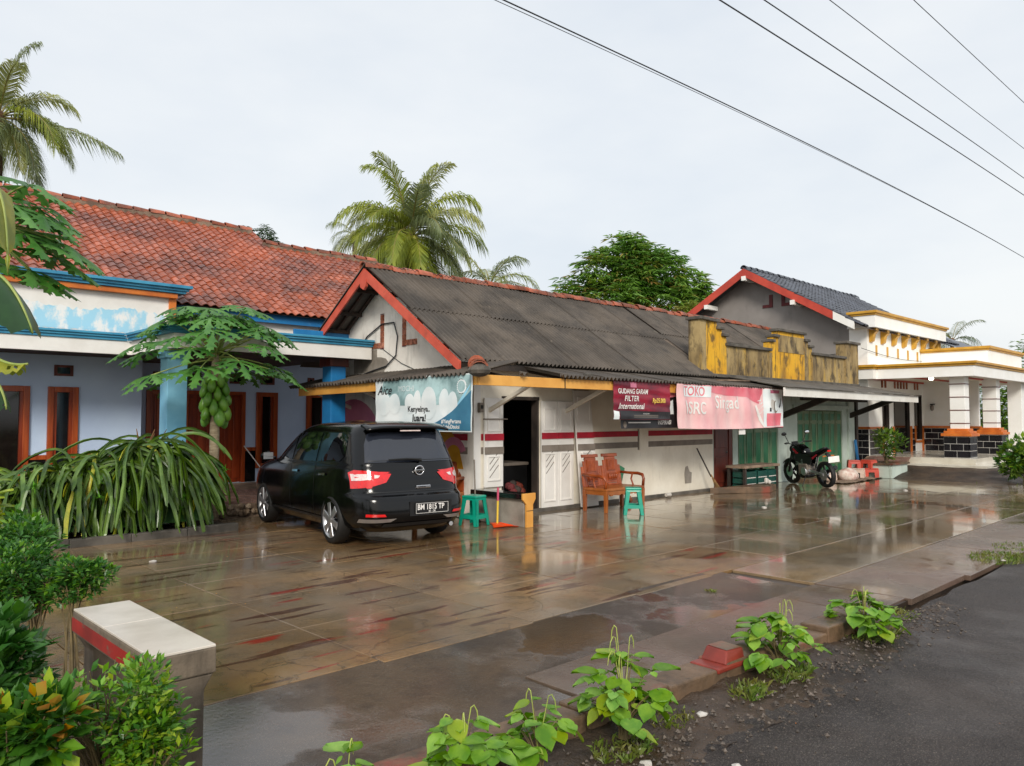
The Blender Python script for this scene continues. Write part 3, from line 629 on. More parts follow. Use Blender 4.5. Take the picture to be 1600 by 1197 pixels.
ridge_tiles(bh, (1.6, 19.4, rz(19.4) + .05), (9.1, 19.4, rz(19.4) + .05), .36); ridge_tiles(bh, (9.05, 18.6, rz(18.6) + .05), (12.5, 18.6, rz(18.6) + .05), .36)
MB().raw([(9.08, 18.6, rz(18.6)), (9.08, 19.46, rz(19.4)), (9.08, 19.46, rz(18.6))], [(0, 1, 2)]).build('gable_cheek', 'mortar', bh)
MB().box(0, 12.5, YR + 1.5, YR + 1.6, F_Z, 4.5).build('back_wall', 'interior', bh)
MB().box(12.4, 12.55, 15.1, 22, 0, 3.6).build('side_wall', 'white_wall', bh)
# ------------------------------------------------------------------ white shop with corrugated roof (centre)
sh = T('shop_building', 'white shop with red and grey stripes under a dark corrugated roof', 'shop', (11, 10, 0))
GX, FY = 8.3, 9.5; RY, RZ_, EY, EZ = 11.9, 4.38, 9.2, 2.55; RX0, RX1 = 7.72, 15.2
def roofz(y): return RZ_ - abs(y - RY) * (RZ_ - EZ) / (RY - EY)
# gable wall facing the car
b = MB(); b.prism([(GX, FY, 0), (GX, FY, roofz(FY) - .03), (GX, RY, RZ_ - .05), (GX, 13.9, roofz(13.9) - .05), (GX, 13.9, 0)], (.15, 0, 0)); b.build('gable_wall', 'gable_plaster', sh)
MB().box(GX - .004, GX, 12.3, 13.1, 2.52, 2.95).build('cement_patch', 'bare_cement', sh)
cp = [(0, 12.0 + .38 * math.cos(t_) * (1 + .2 * math.sin(3 * t_)), 2.62 + .22 * math.sin(t_) * (1 + .15 * math.cos(2 * t_))) for t_ in [i * PI / 9 for i in range(18)]]
MB().prism([(GX - .005, p[1] + .35, p[2]) for p in cp], (.003, 0, 0)).build('cement_patch', 'bare_cement', sh)
# L-shaped brick vents in the gable
for sgn, y0 in ((1, 12.12), (-1, 11.42)):
    for i in range(6):
        MB().box(GX - .02, GX + .01, y0 - .05, y0 + .05, 2.97 + i * .105, 3.07 + i * .105).build('vent_brick', 'brick_cut', sh)
    for i in range(1, 4):
        yy = y0 + sgn * i * .11; MB().box(GX - .02, GX + .01, yy - .05, yy + .05, 2.97, 3.07).build('vent_brick', 'brick_cut', sh)
    for k in range(2): MB().box(GX - .021, GX - .0, y0 - .052, y0 + .052, 2.955 + k * .65, 2.968 + k * .65).build('vent_edge', 'mural_maroon', sh)
# front wall
DX0, DX1 = 8.93, 9.84
wall_with_holes('front_wall', 'white_wall', sh, GX + .15, 15.58, FY, FY + .14, 0, roofz(FY) - .05, [(DX0, DX1, 0, 2.0)])
MB().box(GX + .002, GX + .15, FY - .002, FY + .14, .0, 2.5).build('corner_post', 'white_paint', sh)
# painted stripes, broken at the pilaster
pil = (px_(996.5, FY), px_(1011.5, FY))
for (xa, xb) in ((GX + .16, DX0 - .004), (11.25, pil[0]), (pil[1], 15.56)):
    MB().box(xa, xb, FY - .004, FY, 1.275, 1.385).build('painted_stripe', 'red_stripe', sh); MB().box(xa, xb, FY - .0045, FY, 1.05, 1.165).build('painted_stripe', 'grey_stripe', sh)
MB().box(GX - .004, GX, FY + .15, 10.4, 1.275, 1.385).build('painted_stripe', 'red_stripe', sh); MB().box(GX - .0045, GX, FY + .15, 10.4, 1.05, 1.165).build('painted_stripe', 'grey_stripe', sh)
MB().box(pil[0] + .02, pil[1] - .02, FY - .03, FY + .0, 1.0, 2.4).build('pilaster', 'white_wall', sh)
for k in range(2): MB().box((pil[0], pil[1])[k] - .012, (pil[0], pil[1])[k] + .012, FY - .006, FY, 1.0, 1.42).build('pilaster_edge', 'dark_wood', sh)
MB().box(GX + .2, 15.5, FY - .09, FY, -.05, .06).build('wall_footing', 'cement_dark', sh, bev=.015)
# side mural under the awning: yellow ground, pink swoops, maroon outline
def wallpoly(pts, x, m, nm, t=.004): return MB().prism([(x, p[0], p[1]) for p in pts], (-t, 0, 0)).build(nm, m, sh)
wallpoly([(10.4, .9), (12.2, .9), (12.2, 2.2), (10.4, 2.2)], GX - .002, 'mural_yellow', 'mural_field')
wallpoly([(9.75, .8), (10.4, .8), (10.4, 1.55), (10.15, 1.5), (9.9, 1.25)], GX - .002, 'mural_yellow', 'mural_field')
arc = lambda cy, cz, r0, r1, a0, a1: [(cy + r0 * math.cos(R(a0 + (a1 - a0) * i / 10)), cz + r0 * math.sin(R(a0 + (a1 - a0) * i / 10))) for i in range(11)] + [(cy + r1 * math.cos(R(a1 + (a0 - a1) * i / 10)), cz + r1 * math.sin(R(a1 + (a0 - a1) * i / 10))) for i in range(11)]
wallpoly(arc(12.9, 1.1, 1.05, 1.2, 100, 185), GX - .007, 'mural_maroon', 'mural_swoop'); wallpoly(arc(13.1, 1.0, .55, 1.02, 60, 175), GX - .007, 'mural_pink', 'mural_swoop'); wallpoly(arc(12.5, 1.0, .2, .34, 60, 165), GX - .012, 'mural_maroon', 'mural_swoop')
wallpoly([(12.25, .9), (12.6, .9), (12.9, 1.5), (12.7, 1.6)], GX - .014, 'mural_pink', 'mural_swoop'); wallpoly(arc(10.0, 1.0, .2, .33, 30, 160), GX - .007, 'mural_pink', 'mural_swoop')
# door: dark room behind, folding leaves
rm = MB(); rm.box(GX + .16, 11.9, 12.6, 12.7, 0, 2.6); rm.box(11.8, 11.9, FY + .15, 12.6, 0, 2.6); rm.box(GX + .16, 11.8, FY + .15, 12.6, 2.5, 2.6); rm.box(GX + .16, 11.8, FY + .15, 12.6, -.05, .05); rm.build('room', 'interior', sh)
b = MB(); b.box(DX0, DX0 + .05, FY + .0, FY + .14, 0, 2.0); b.box(DX1 - .05, DX1, FY, FY + .14, 0, 2.0); b.box(DX0, DX1, FY - .01, FY + .14, 1.96, 2.02); b.build('door_frame', 'dark_wood', sh)
def fold_leaf(x0, x1, y, z0, z1, nm='folding_leaf', lean=0.):
    lf = MB(); lf.raw([(x0, y, z0), (x1, y, z0), (x1, y + .035, z0), (x0, y + .035, z0), (x0, y + lean, z1), (x1, y + lean, z1), (x1, y + lean + .035, z1), (x0, y + lean + .035, z1)], [(0, 3, 2, 1), (4, 5, 6, 7), (0, 1, 5, 4), (1, 2, 6, 5), (2, 3, 7, 6), (3, 0, 4, 7)])
    lf = lf.build(nm, 'white_paint', sh, bev=.005)
    yy = lambda z: y + lean * (z - z0) / (z1 - z0)
    for (pz0, pz1) in ((z0 + .1, 1.02), (1.42, z1 - .12)):
        b = MB()
        for (xa, xb, za, zb) in ((x0 + .06, x0 + .085, pz0, pz1), (x1 - .085, x1 - .06, pz0, pz1), (x0 + .085, x1 - .085, pz0, pz0 + .025), (x0 + .085, x1 - .085, pz1 - .025, pz1)): b.box(xa, xb, yy((za + zb) / 2) - .014, yy((za + zb) / 2) + .01, za, zb)
        b.build('leaf_moulding', 'white_paint', lf, bev=.003)
    for k in range(3): MB().bar((x0 + .11, yy(.72) - .003, .66 + k * .11), (x1 - .11, yy(.8) - .003, .86 + k * .11), .004, .012).build('groove', 'grey_stripe', lf)
    for za, zb, m in ((1.275, 1.385, 'red_stripe'), (1.05, 1.165, 'grey_stripe')): MB().box(x0 + .001, x1 - .001, yy(za) - .018, yy(za) - .001, za, zb).build('leaf_stripe', m, lf)
    return lf
fold_leaf(DX1 + .01, DX1 + .43, FY - .06, .06, 1.95); fold_leaf(DX1 + .44, DX1 + .86, FY - .06, .06, 1.95)
fold_leaf(8.5, DX0 - .01, FY - .05, .5, 1.98)
MB().box(8.49, 9.0, FY - .075, FY - .02, 1.62, 1.64).build('door_ledge', 'grey_stripe', sh)
fold_leaf(10.72, 11.2, FY - .24, .02, 2.16, 'spare_leaf', .2)
# freezer and goods inside
fz = T('ice_cream_freezer', 'dark chest freezer with white script lettering inside the shop doorway', 'freezer', (9.4, 10.3, .05))
MB().box(8.75, 10.1, 10.05, 10.75, .05, .78).build('cabinet', 'black_plastic', fz, bev=.02); MB().box(8.73, 10.12, 10.03, 10.77, .782, .84).build('lid', 'grey_stripe', fz, bev=.015)
text('Aice', .26, .25, .006).xf(FRONT(8.86, 10.045, .5)).build('lettering', 'print_white', fz)
jr = T('counter_jar', 'pale jar standing on the counter in the dark doorway', 'jar', (9.25, 10.3, .84)); b = MB().lathe([(.05, 0), (.055, .02), (.055, .17), (.04, .19)], 12, (9.25, 10.3, .842)); b.build('jar_body', 'print_white', jr, smooth=True); MB().lathe([(.045, 0), (.045, .03)], 12, (9.25, 10.3, 1.034)).build('jar_lid', 'grey_stripe', jr)
bd = T('goods_bundle', 'dim bundle of red printed packets inside the shop doorway', 'bundle', (9.62, 9.85, .05)); 
for i in range(9):
    b = MB().ball((9.5 + (i % 3) * .1, 9.8 + (i // 3) * .06, .34 + (i // 3) * .05 + .03 * (i % 2)), .09, .06, .07, 8, 5); b.build('packet', ('mural_maroon', 'dark_wood', 'brown_door')[i % 3], bd)
MB().box(9.38, 9.82, 9.72, 10.0, .05, .28).build('tray', 'dark_wood', bd)
# roof sheets, ridge tiles, verge boards, rafters
slope_sheets(sh, RX0 + .02, RX1, EY, EZ, RY, RZ_, 2, .935)
slope_sheets(sh, RX0 + .02, RX1, 13.45, roofz(13.45), RY, RZ_, 1, .935)
ridge_tiles(sh, (RX0 - .02, RY, RZ_ + .02), (RX1, RY, RZ_ + .04), .3)
for i, (y0, y1) in enumerate(((EY - .02, RY), (13.4, RY))):
    z0, z1 = roofz(y0), roofz(y1)
    b = MB(); b.prism([(RX0, y0, z0 - .17), (RX0, y0, z0 + .0), (RX0, y1, z1 + .0), (RX0, y1, z1 - .19)], (.035, 0, 0)); b.build('bargeboard', 'salmon_wood', sh)
MB().prism([(RX0 - .012, RY - .1, RZ_ - .2), (RX0 - .012, RY + .1, RZ_ - .2), (RX0 - .012, RY + .09, RZ_ - .34), (RX0 - .012, RY - .02, RZ_ - .40), (RX0 - .012, RY - .09, RZ_ - .34)], (.05, 0, 0)).build('apex_block', 'salmon_wood', sh)
for y in (12.3, 12.85, 13.3, 11.2, 10.4, 9.7): MB().box(RX0 + .04, GX + .1, y - .03, y + .03, roofz(y) - .11, roofz(y) - .035).build('purlin', 'underside', sh)
for k in range(2): MB().bar((RX0 + .3 + k * .22, 13.4, roofz(13.4) - .06), (RX0 + .3 + k * .22, 11.95, RZ_ - .07), .05, .05).build('rafter', 'underside', sh)
MB().box(RX0 + .04, RX1, EY + .05, EY + .09, EZ - .12, EZ - .01).build('eave_batten', 'dark_wood', sh)
# verge mortar between the two roofs
m_ = MB(); m_.bar((RX1 + .03, EY + .05, EZ + .03), (RX1 + .03, RY, RZ_ + .03), .17, .07); m_.build('verge_mortar', 'mortar', sh, bev=.02)
# second, older roof behind the parapet
slope_sheets(sh, RX1 + .1, 22.9, 9.6, 2.82, RY, RZ_ + .03, 2, .96)
MB().raw([(RX0 + .1, RY + .02, RZ_ - .06), (23, RY + .02, RZ_ - .06), (23, 14.4, 2.7), (RX0 + .1, 14.4, 2.7)], [(0, 1, 2, 3)]).build('back_slope', 'asbestos', sh)
ridge_tiles(sh, (RX1 + .05, RY, RZ_ + .06), (22.95, RY, RZ_ + .07), .31, jit=.02)
MB().box(15.6, 23.8, 14.2, 14.3, 0, 2.7).build('rear_wall', 'white_wall', sh); MB().prism([(22.9, 9.6, 0), (22.9, 9.6, 2.78), (22.9, 11.9, 4.34), (22.9, 14.2, 2.7), (22.9, 14.2, 0)], (.12, 0, 0)).build('end_wall', 'lime_grey', sh)
# lean-to awning: left side and front, corrugated, ochre fascia
AX, AY, AZ = 7.45, 8.4, 2.30
me = corr_mesh(1.02, .97)
for c in range(6):      # side sheets fall towards -X
    y = 8.55 + c * .9; d = Vector((.85, 0, .20)).normalized(); xa = Vector((0, -1, 0)); p = Vector((AX - .1, y + .9, AZ + .005 - (y - 8.5) * .012))
    piece(me, 'awning_sheet', sh, frame(xa, d, xa.cross(d), p))
HN = Vector((1.23, -.97, 0)).normalized(); HP = Vector((AX - .12, AY - .13, 0))
def clip(o, sgn):
    m = o.data.copy(); mw = Matrix.Translation(ORG[sh.name]) @ o.matrix_local; bm = bmesh.new(); bm.from_mesh(m); iv = mw.inverted(); co = iv @ HP; no = (iv.to_3x3() @ (HN * sgn)).normalized()
    bmesh.ops.bisect_plane(bm, geom=bm.verts[:] + bm.edges[:] + bm.faces[:], plane_co=co, plane_no=no, clear_inner=True); bm.to_mesh(m); bm.free(); o.data = m
for o in [o for o in sh.children if o.name.startswith('awning_sheet')][:2]: clip(o, -1)
me = corr_mesh(1.35, .98)
for c in range(10):     # front sheets fall towards the road
    x = AX - .08 + c * .93; d = Vector((0, 1.25, .24)).normalized(); xa = Vector((1, 0, 0)); p = Vector((x, AY - .12, AZ + .02 + .004 * (c % 2)))
    if x > 16.0: break
    o = piece(me, 'awning_sheet', sh, frame(xa, d, xa.cross(d), p))
    if c < 2: clip(o, 1)
d = Vector((.9, 1.1, .2)); p0 = Vector((AX - .13, AY - .14, AZ + .04))
ridge_tiles(sh, p0, p0 + d * .9, .2, half_tile(.3, .13), .01)
mh = MB().ball(p0 + Vector((.05, .05, .0)), .17, .17, .10, 10, 6); mh.build('hip_mortar', 'cement_dark', sh)
MB().box(AX - .02, 10.6, AY - .02, AY + .02, AZ - .17, AZ - .015).build('awning_fascia', 'ochre_wood', sh, bev=.004); MB().box(10.602, 16.45, AY - .018, AY + .018, AZ - .17, AZ - .015).build('awning_fascia', 'ochre_wood', sh)
b = MB(); b.raw([(AX - .022, AY + .022, AZ - .165), (AX + .018, AY + .022, AZ - .165), (AX + .018, 13.7, AZ - .225), (AX - .022, 13.7, AZ - .225), (AX - .022, AY + .022, AZ - .015), (AX + .018, AY + .022, AZ - .015), (AX + .018, 13.7, AZ - .075), (AX - .022, 13.7, AZ - .075)], [(0, 3, 2, 1), (4, 5, 6, 7), (0, 1, 5, 4), (1, 2, 6, 5), (2, 3, 7, 6), (3, 0, 4, 7)]); b.build('awning_fascia', 'ochre_wood', sh)
for (x, y) in ((8.6, AY), (10.5, AY), (13.5, AY), (15.6, AY)): MB().bar((x, y + .03, AZ - .1), (x, FY, 1.75), .06, .06).build('strut', 'white_wall', sh)
for y in (9.8, 11.6, 13.2): MB().bar((AX + .02, y, AZ - .14), (GX, y, 1.85), .06, .06).build('strut', 'white_wall', sh)
for x in (8.0, 9.6, 11.2, 12.8, 14.4, 16.0): MB().bar((x, AY, AZ - .04), (x, FY, AZ + .17), .05, .06).build('awning_rafter', 'underside', sh)
MB().box(9.28, 9.3, AY - .026, AY - .02, AZ - .17, AZ - .015).build('fascia_joint', 'dark_wood', sh)
mr = MB().bar((9.75, AY - .06, AZ + .055), (9.93, AY - .03, AZ + .075), .1, .07); mr.build('loose_brick', 'cement_dark', sh, bev=.02)
# cables on the gable wall
cb = tag(MB().tube([(GX - .02, 12.95, 2.95), (GX - .03, 12.6, 3.22), (GX - .03, 12.1, 3.42), (GX - .03, 11.72, 3.42), (GX - .03, 11.6, 3.15), (GX - .03, 11.65, 2.8), (GX - .03, 11.95, 2.62), (GX - .03, 12.4, 2.55), (GX - .02, 12.7, 2.5)], .013, 6).build('power_cable', 'wire'), 'black power cable looped across the white gable wall', 'cable')
tag(MB().tube([(GX - .012, 12.1, 2.95), (GX - .012, 11.5, 2.65), (GX - .012, 10.8, 2.42)], .006, 5).build('thin_cable', 'wire'), 'thin wire slanting down the gable wall below the vents', 'cable')
# little lamp and switch box at the shop corner
lb = T('switch_box', 'small grey switch box on the post left of the shop doorway', 'switch box', (8.42, 9.44, 1.8)); MB().box(8.38, 8.46, FY - .07, FY - .003, 1.74, 1.9).build('box', 'grey_stripe', lb, bev=.006); MB().box(8.395, 8.445, FY - .078, FY - .0705, 1.8, 1.86).build('switch', 'black_plastic', lb)
# ------------------------------------------------------------------ older wing with yellow parapet and green shutters
ow = T('old_shop_wing', 'weathered shop wing with stained yellow parapet and green folding doors', 'shop', (19.5, 9.5, 0))
PYY = 9.45
def pX(x): return px_(x, PYY)
bd1 = (pX(1117), pX(1147)); gs = (pX(1155), pX(1218)); gl = (pX(1248), pX(1318)); XR = pX(1338)
wall_with_holes('front_wall', 'mint_wall', ow, 15.58, XR, FY, FY + .15, 0, 2.7, [(bd1[0], bd1[1], 0, 1.6), (gs[0], gs[1], 0, 1.62), (gl[0], gl[1], 0, 1.86)])
MB().box(XR - .12, XR, FY + .15, 14.2, 0, 2.6).build('end_wall', 'mint_wall', ow)
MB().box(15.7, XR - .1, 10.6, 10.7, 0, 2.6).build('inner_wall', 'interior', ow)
dl = MB().box(bd1[0], bd1[1] - .16, FY + .03, FY + .07, .05, 1.6).build('door_leaf', 'brown_door', ow)
MB().box(bd1[1] - .15, bd1[1], FY + .01, FY + .07, .05, 1.6).build('door_leaf', 'brown_door', ow, bev=.005)
for z0, z1 in ((.15, .75), (.95, 1.5)): MB().box(bd1[0] + .1, bd1[1] - .26, FY + .015, FY + .03, z0, z1).build('door_panel', 'brown_door', dl, bev=.01)
MB().box(bd1[1] - .3, bd1[1] - .24, FY + .0, FY + .03, .82, .88).build('lock', 'chrome', dl)
def shutters(x0, x1, z0, z1, n, mp_, mf, par):
    w = (x1 - x0) / n
    for i in range(n):
        xa, xb = x0 + i * w + .008, x0 + (i + 1) * w - .008; y = FY + .03 + (.012 if i % 2 else 0)
        lf = MB().box(xa, xb, y, y + .035, z0, z1).build('shutter_leaf', mf, par, bev=.004)
        h = z1 - z0
        for za, zb in ((z0 + .06 * h, z0 + .17 * h), (z0 + .23 * h, z0 + .80 * h), (z0 + .86 * h, z0 + .96 * h)):
            MB().box(xa + .075, xb - .075, y - .005, y, za, zb).build('leaf_panel', mp_, lf)
            b = MB()
            for (a0, a1, b0, b1) in ((xa + .05, xa + .073, za, zb), (xb - .073, xb - .05, za, zb), (xa + .05, xb - .05, zb + .002, zb + .024), (xa + .05, xb - .05, za - .024, za - .002)): b.box(a0, a1, y - .016, y, b0, b1)
            b.build('leaf_moulding', mf, lf)
shutters(gs[0], gs[1], .03, 1.6, 5, 'green_paint', 'green_frame', ow); shutters(gl[0], gl[1], .02, 1.84, 7, 'green_paint', 'olive_paint', ow)
MB().box(gl[0] - .3, gl[1] + .3, FY - .06, FY, 1.9, 2.0).build('lintel', 'mint_wall', ow)
# parapet wall with stepped top: sections (picture columns -> X), top heights
PB = 2.66
def psec(x0, x1, z1, m, nm='parapet_section', y0=PYY - .0, dy=.16, cap=True, capw=.05):
    X0, X1 = pX(x0), pX(x1); s = MB().box(X0 + .002, X1 - .002, y0, y0 + dy, PB, z1).build(nm, m, ow)
    if cap: MB().box(X0 - capw, X1 + capw, y0 - .07, y0 + dy + .05, z1 + .001, z1 + .075).build('coping', 'cement_dark', s, bev=.012)
    return s
psec(1091, 1101, 3.86, 'lime_grey', 'parapet_pillar', PYY - .06, .3); psec(1101, 1121, 3.86, 'lime_yellow'); psec(1121, 1129, 3.70, 'lime_yellow', capw=.03); psec(1129, 1136, 3.55, 'lime_yellow', capw=.03)
psec(1136, 1203, 3.34, 'lime_grey'); psec(1203, 1209, 3.58, 'lime_yellow', capw=.03); psec(1209, 1216, 3.72, 'lime_yellow', capw=.03)
psec(1216, 1258, 3.89, 'lime_yellow'); psec(1258, 1264, 3.72, 'lime_grey', capw=.03); psec(1264, 1270, 3.57, 'lime_grey', capw=.03); psec(1270, 1320, 3.38, 'lime_grey'); psec(1320, 1339, 3.84, 'lime_grey', 'parapet_pillar', PYY - .06, .3)
MB().box(pX(1217), pX(1257), PYY - .012, PYY - .001, 3.36, 3.8).build('parapet_panel', 'lime_grey', ow)
for xx in (1203, 1270): MB().box(pX(xx) - .07, pX(xx) + .07, PYY - .04, PYY - .002, PB, 3.3).build('parapet_rib', 'lime_grey', ow)
MB().box(pX(1095), XR, PYY - .12, PYY + .1, PB - .08, PB - .002).build('parapet_ledge', 'cement_dark', ow, bev=.01)
# timber clutter under the ledge, right end of the corrugated awning
for k in range(4): MB().bar((14.8 + k * .35, 8.9 + .1 * k, 2.47 + .02 * k), (16.5 + k * .1, 8.8 + .12 * k, 2.5), .08, .03).build('loose_timber', ('mortar', 'dark_wood')[k % 2], ow)
# white sheet awning
WY = 7.95; wx0, wx1 = 16.0, 24.3
b = MB(); b.raw([(wx0, WY - .06, 2.34), (wx1, WY - .06, 2.30), (wx1, FY - .02, 2.62), (wx0, FY - .02, 2.64), (wx0, WY - .06, 2.325), (wx1, WY - .06, 2.285), (wx1, FY - .02, 2.605), (wx0, FY - .02, 2.625)], [(0, 1, 2, 3), (7, 6, 5, 4), (0, 4, 5, 1), (1, 5, 6, 2), (2, 6, 7, 3), (3, 7, 4, 0)]); b.build('awning_roof', 'cement_dark', ow)
b = MB(); b.raw([(wx0, WY, 2.13), (wx1, WY, 2.10), (wx1, WY + .04, 2.10), (wx0, WY + .04, 2.13), (wx0, WY, 2.32), (wx1, WY, 2.28), (wx1, WY + .04, 2.28), (wx0, WY + .04, 2.32)], [(0, 3, 2, 1), (4, 5, 6, 7), (0, 1, 5, 4), (1, 2, 6, 5), (2, 3, 7, 6), (3, 0, 4, 7)]); b.build('awning_fascia', 'awning_white', ow)
for x in (18.9, 23.1): MB().bar((x, WY + .1, 2.24), (x, FY - .01, 1.7), .12, .14).build('awning_brace', 'dark_wood', ow)
MB().box(18.9, 23.0, 8.9, 9.0, 2.1, 2.22).build('awning_beam', 'dark_wood', ow)
MB().box(XR - .16, XR - .02, FY - .1, FY - .003, 0, 2.2).build('corner_post', 'dark_wood', ow); MB().box(XR - .6, XR - .2, FY - .06, FY - .002, 0, 2.3).build('pilaster', 'mint_wall', ow)
# raised door step, and the low plinth along the wing
MB().prism([(14.7, 9.05, 0), (15.9, 8.28, 0), (16.6, 8.5, 0), (16.7, 8.83, 0), (14.9, 8.95, 0)], (0, 0, .14)).build('door_step', 'kerb_concrete', ow, bev=.03)
MB().box(19.4, 23.6, 9.0, 9.45, -.02, .07).build('step_slab', 'kerb_concrete', ow, bev=.02)
# ------------------------------------------------------------------ grey and white house (right)
wh = T('white_house', 'white house with gold cornices, grey gable wall and black tiled plinth', 'house', (26, 9.5, 0))
HX = 24.5; FL = .5
apY, apZ = 13.3, 6.78; s_ = .585
def hz(y): return apZ - abs(y - apY) * s_
MB().prism([(HX, 10.0, 0), (HX, 10.0, hz(10.0) - .1), (HX, apY, apZ - .1), (HX, 18.2, hz(18.2) - .1), (HX, 18.2, 0)], (.15, 0, 0)).build('gable_wall', 'grey_wall', wh)
for y0, y1 in ((10.25, apY), (17.6, apY)):
    MB().prism([(HX - .62, y0, hz(y0) - .26), (HX - .62, y0, hz(y0)), (HX - .62, y1, apZ), (HX - .62, y1, apZ - .28)], (.05, 0, 0)).build('bargeboard', 'red_wood', wh)
MB().prism([(HX - .62, 9.6, hz(9.6) - .24), (HX - .62, 9.6, hz(9.6)), (HX - .62, 10.248, hz(10.248)), (HX - .62, 10.248, hz(10.248) - .26)], (.05, 0, 0)).build('bargeboard', 'bright_white', wh)
for y in (apY - .02, 11.55, 14.75): MB().box(HX - .68, HX, y - .07, y + .07, hz(y) - .42, hz(y) - .27).build('purlin_end', 'bright_white', wh)
for sg, y0 in ((1, 12.62), (-1, 12.18)):
    b = MB().box(HX - .03, HX, y0 - .06, y0 + .06, 5.42, 5.85).build('gable_vent', 'mural_maroon', wh); b = MB().box(HX - .031, HX, min(y0 + sg * .06, y0 + sg * .3), max(y0 + sg * .06, y0 + sg * .3), 5.42, 5.52).build('gable_vent', 'mural_maroon', wh)
MB().raw([(HX - .6, apY, apZ), (33.5, apY, apZ), (33.5, 18.5, hz(18.5)), (HX - .6, 18.5, hz(18.5))], [(0, 1, 2, 3)]).build('back_slope', 'dark_tile', wh)
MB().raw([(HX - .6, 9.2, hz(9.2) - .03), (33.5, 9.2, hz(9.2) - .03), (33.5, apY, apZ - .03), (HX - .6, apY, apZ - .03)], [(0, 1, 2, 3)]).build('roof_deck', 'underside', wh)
tile_roof(wh, [HX - .62 + i * .26 for i in range(36)], 17, 9.35, hz(9.35), 1, s_, 'dark_tile', w=.26, pitch=.27, near=lambda p: p.length, name='dark_roof_tile', nmax=300)
RTD = RT.copy(); RTD.materials[0] = M['dark_tile']; ridge_tiles(wh, (HX - .6, apY, apZ + .0), (33.5, apY, apZ + .0), .4, RTD)
# front walls
wF = 9.45
MB().box(HX - .02, HX + .14, wF, 10.0, FL, 4.9).build('side_wall', 'bright_white', wh)
def wX(x): return px_(x, wF)
ops = [(wX(1378), wX(1388), .9, 2.45), (wX(1396), wX(1420), FL, 2.45), (wX(1428), wX(1439), .9, 2.45)]
slits = [(wX(1378) - .05, 2), (wX(1396) + .05, 5), (wX(1428) + .0, 2)]
wall_with_holes('front_wall', 'bright_white', wh, HX + .14, 31, wF, wF + .14, FL, 4.9, ops)
for k, (a_, b_, c_, d_) in enumerate(ops):
    f = MB(); f.box(a_ + .001, a_ + .06, wF - .02, wF + .1, c_, d_); f.box(b_ - .06, b_ - .001, wF - .02, wF + .1, c_, d_); f.box(a_ + .06, b_ - .06, wF - .02, wF + .1, d_ - .06, d_)
    f = f.build('window_frame' if k != 1 else 'door_frame', 'dark_wood', wh); MB().box(a_ + .06, b_ - .06, wF + .05, wF + .07, c_, d_ - .06).build('pane' if k != 1 else 'door_leaf', 'window_dark', f)
for x0, n in slits:
    for i in range(n): MB().box(x0 + i * .27, x0 + i * .27 + .13, wF - .02, wF - .003, 2.62, 2.95).build('vent_slit', 'brick_cut', wh)
# inner return wall of the porch with a window
RX = 29.3
MB().box(RX, RX + .14, 7.7, wF, FL, 3.2).build('porch_wall', 'bright_white', wh); MB().box(RX - .03, RX - .002, 8.0, 8.25, .6, 2.3).build('window_frame', 'dark_wood', wh)
MB().box(HX + .14, 31, wF + 2.5, wF + 2.6, FL, 4.5).build('inner_wall', 'interior', wh)
# black tiled plinth, tiles as pieces on a grout bed, orange cap rail
def tiles_x(x0, x1, y, z0, z1, tw=.42, th=.21):
    MB().box(x0, x1, y - .012, y - .002, z0, z1).build('grout_bed', 'grout', wh); r = 0; z = z0 + .012
    while z < z1 - .05:
        h = min(th, z1 - z); x = x0 - (tw / 2 if r % 2 else 0)
        while x < x1:
            a_, b_ = max(x, x0) + .008, min(x + tw, x1) - .008
            if b_ - a_ > .04: MB().box(a_, b_, y - .022, y - .0125, z, z + h - .018).build('plinth_tile', 'black_tile', wh)
            x += tw
        z += th; r += 1
def tiles_y(x, y0, y1, z0, z1, tw=.42, th=.21):
    MB().box(x - .012, x - .002, y0, y1, z0, z1).build('grout_bed', 'grout', wh); r = 0; z = z0 + .012
    while z < z1 - .05:
        h = min(th, z1 - z); y = y0 - (tw / 2 if r % 2 else 0)
        while y < y1:
            a_, b_ = max(y, y0) + .008, min(y + tw, y1) - .008
            if b_ - a_ > .04: MB().box(x - .022, x - .0125, a_, b_, z, z + h - .018).build('plinth_tile', 'black_tile', wh)
            y += tw
        z += th; r += 1
PT = 1.30
tiles_y(HX - .02, wF, 10.0, .1, PT); tiles_x(HX, ops[0][0], wF, FL, PT); tiles_x(ops[2][1] + .02, RX, wF, FL, PT); tiles_x(ops[1][1] + .1, ops[2][0], wF, FL, 1.3); tiles_y(RX, 7.7, wF - .03, FL, PT)
for (x0, x1) in ((HX, ops[0][0]), (ops[2][1], RX)): MB().box(x0, x1, wF - .05, wF, PT + .001, PT + .07).build('cap_rail', 'orange_trim', wh)
MB().box(HX - .06, HX - .02, wF - .05, 10.0, PT + .001, PT + .07).build('cap_rail', 'orange_trim', wh); MB().box(RX - .05, RX, 7.66, wF - .06, PT + .001, PT + .07).build('cap_rail', 'orange_trim', wh)
for x in (ops[0][0] - .05, ops[1][0] - .14, ops[1][1] + .06, ops[2][0] - .05, ops[2][1] + .01): MB().box(x, x + .07, wF - .05, wF - .001, FL if x != ops[2][0] - .05 else .8, PT + .07).build('door_trim', 'orange_trim', wh)
MB().box(ops[2][0] - .05, ops[2][1] + .06, wF - .051, wF - .002, .8, .87).build('door_trim', 'orange_trim', wh); MB().box(RX - .06, RX + .02, 7.62, 7.7, FL, PT + .07).build('door_trim', 'orange_trim', wh)
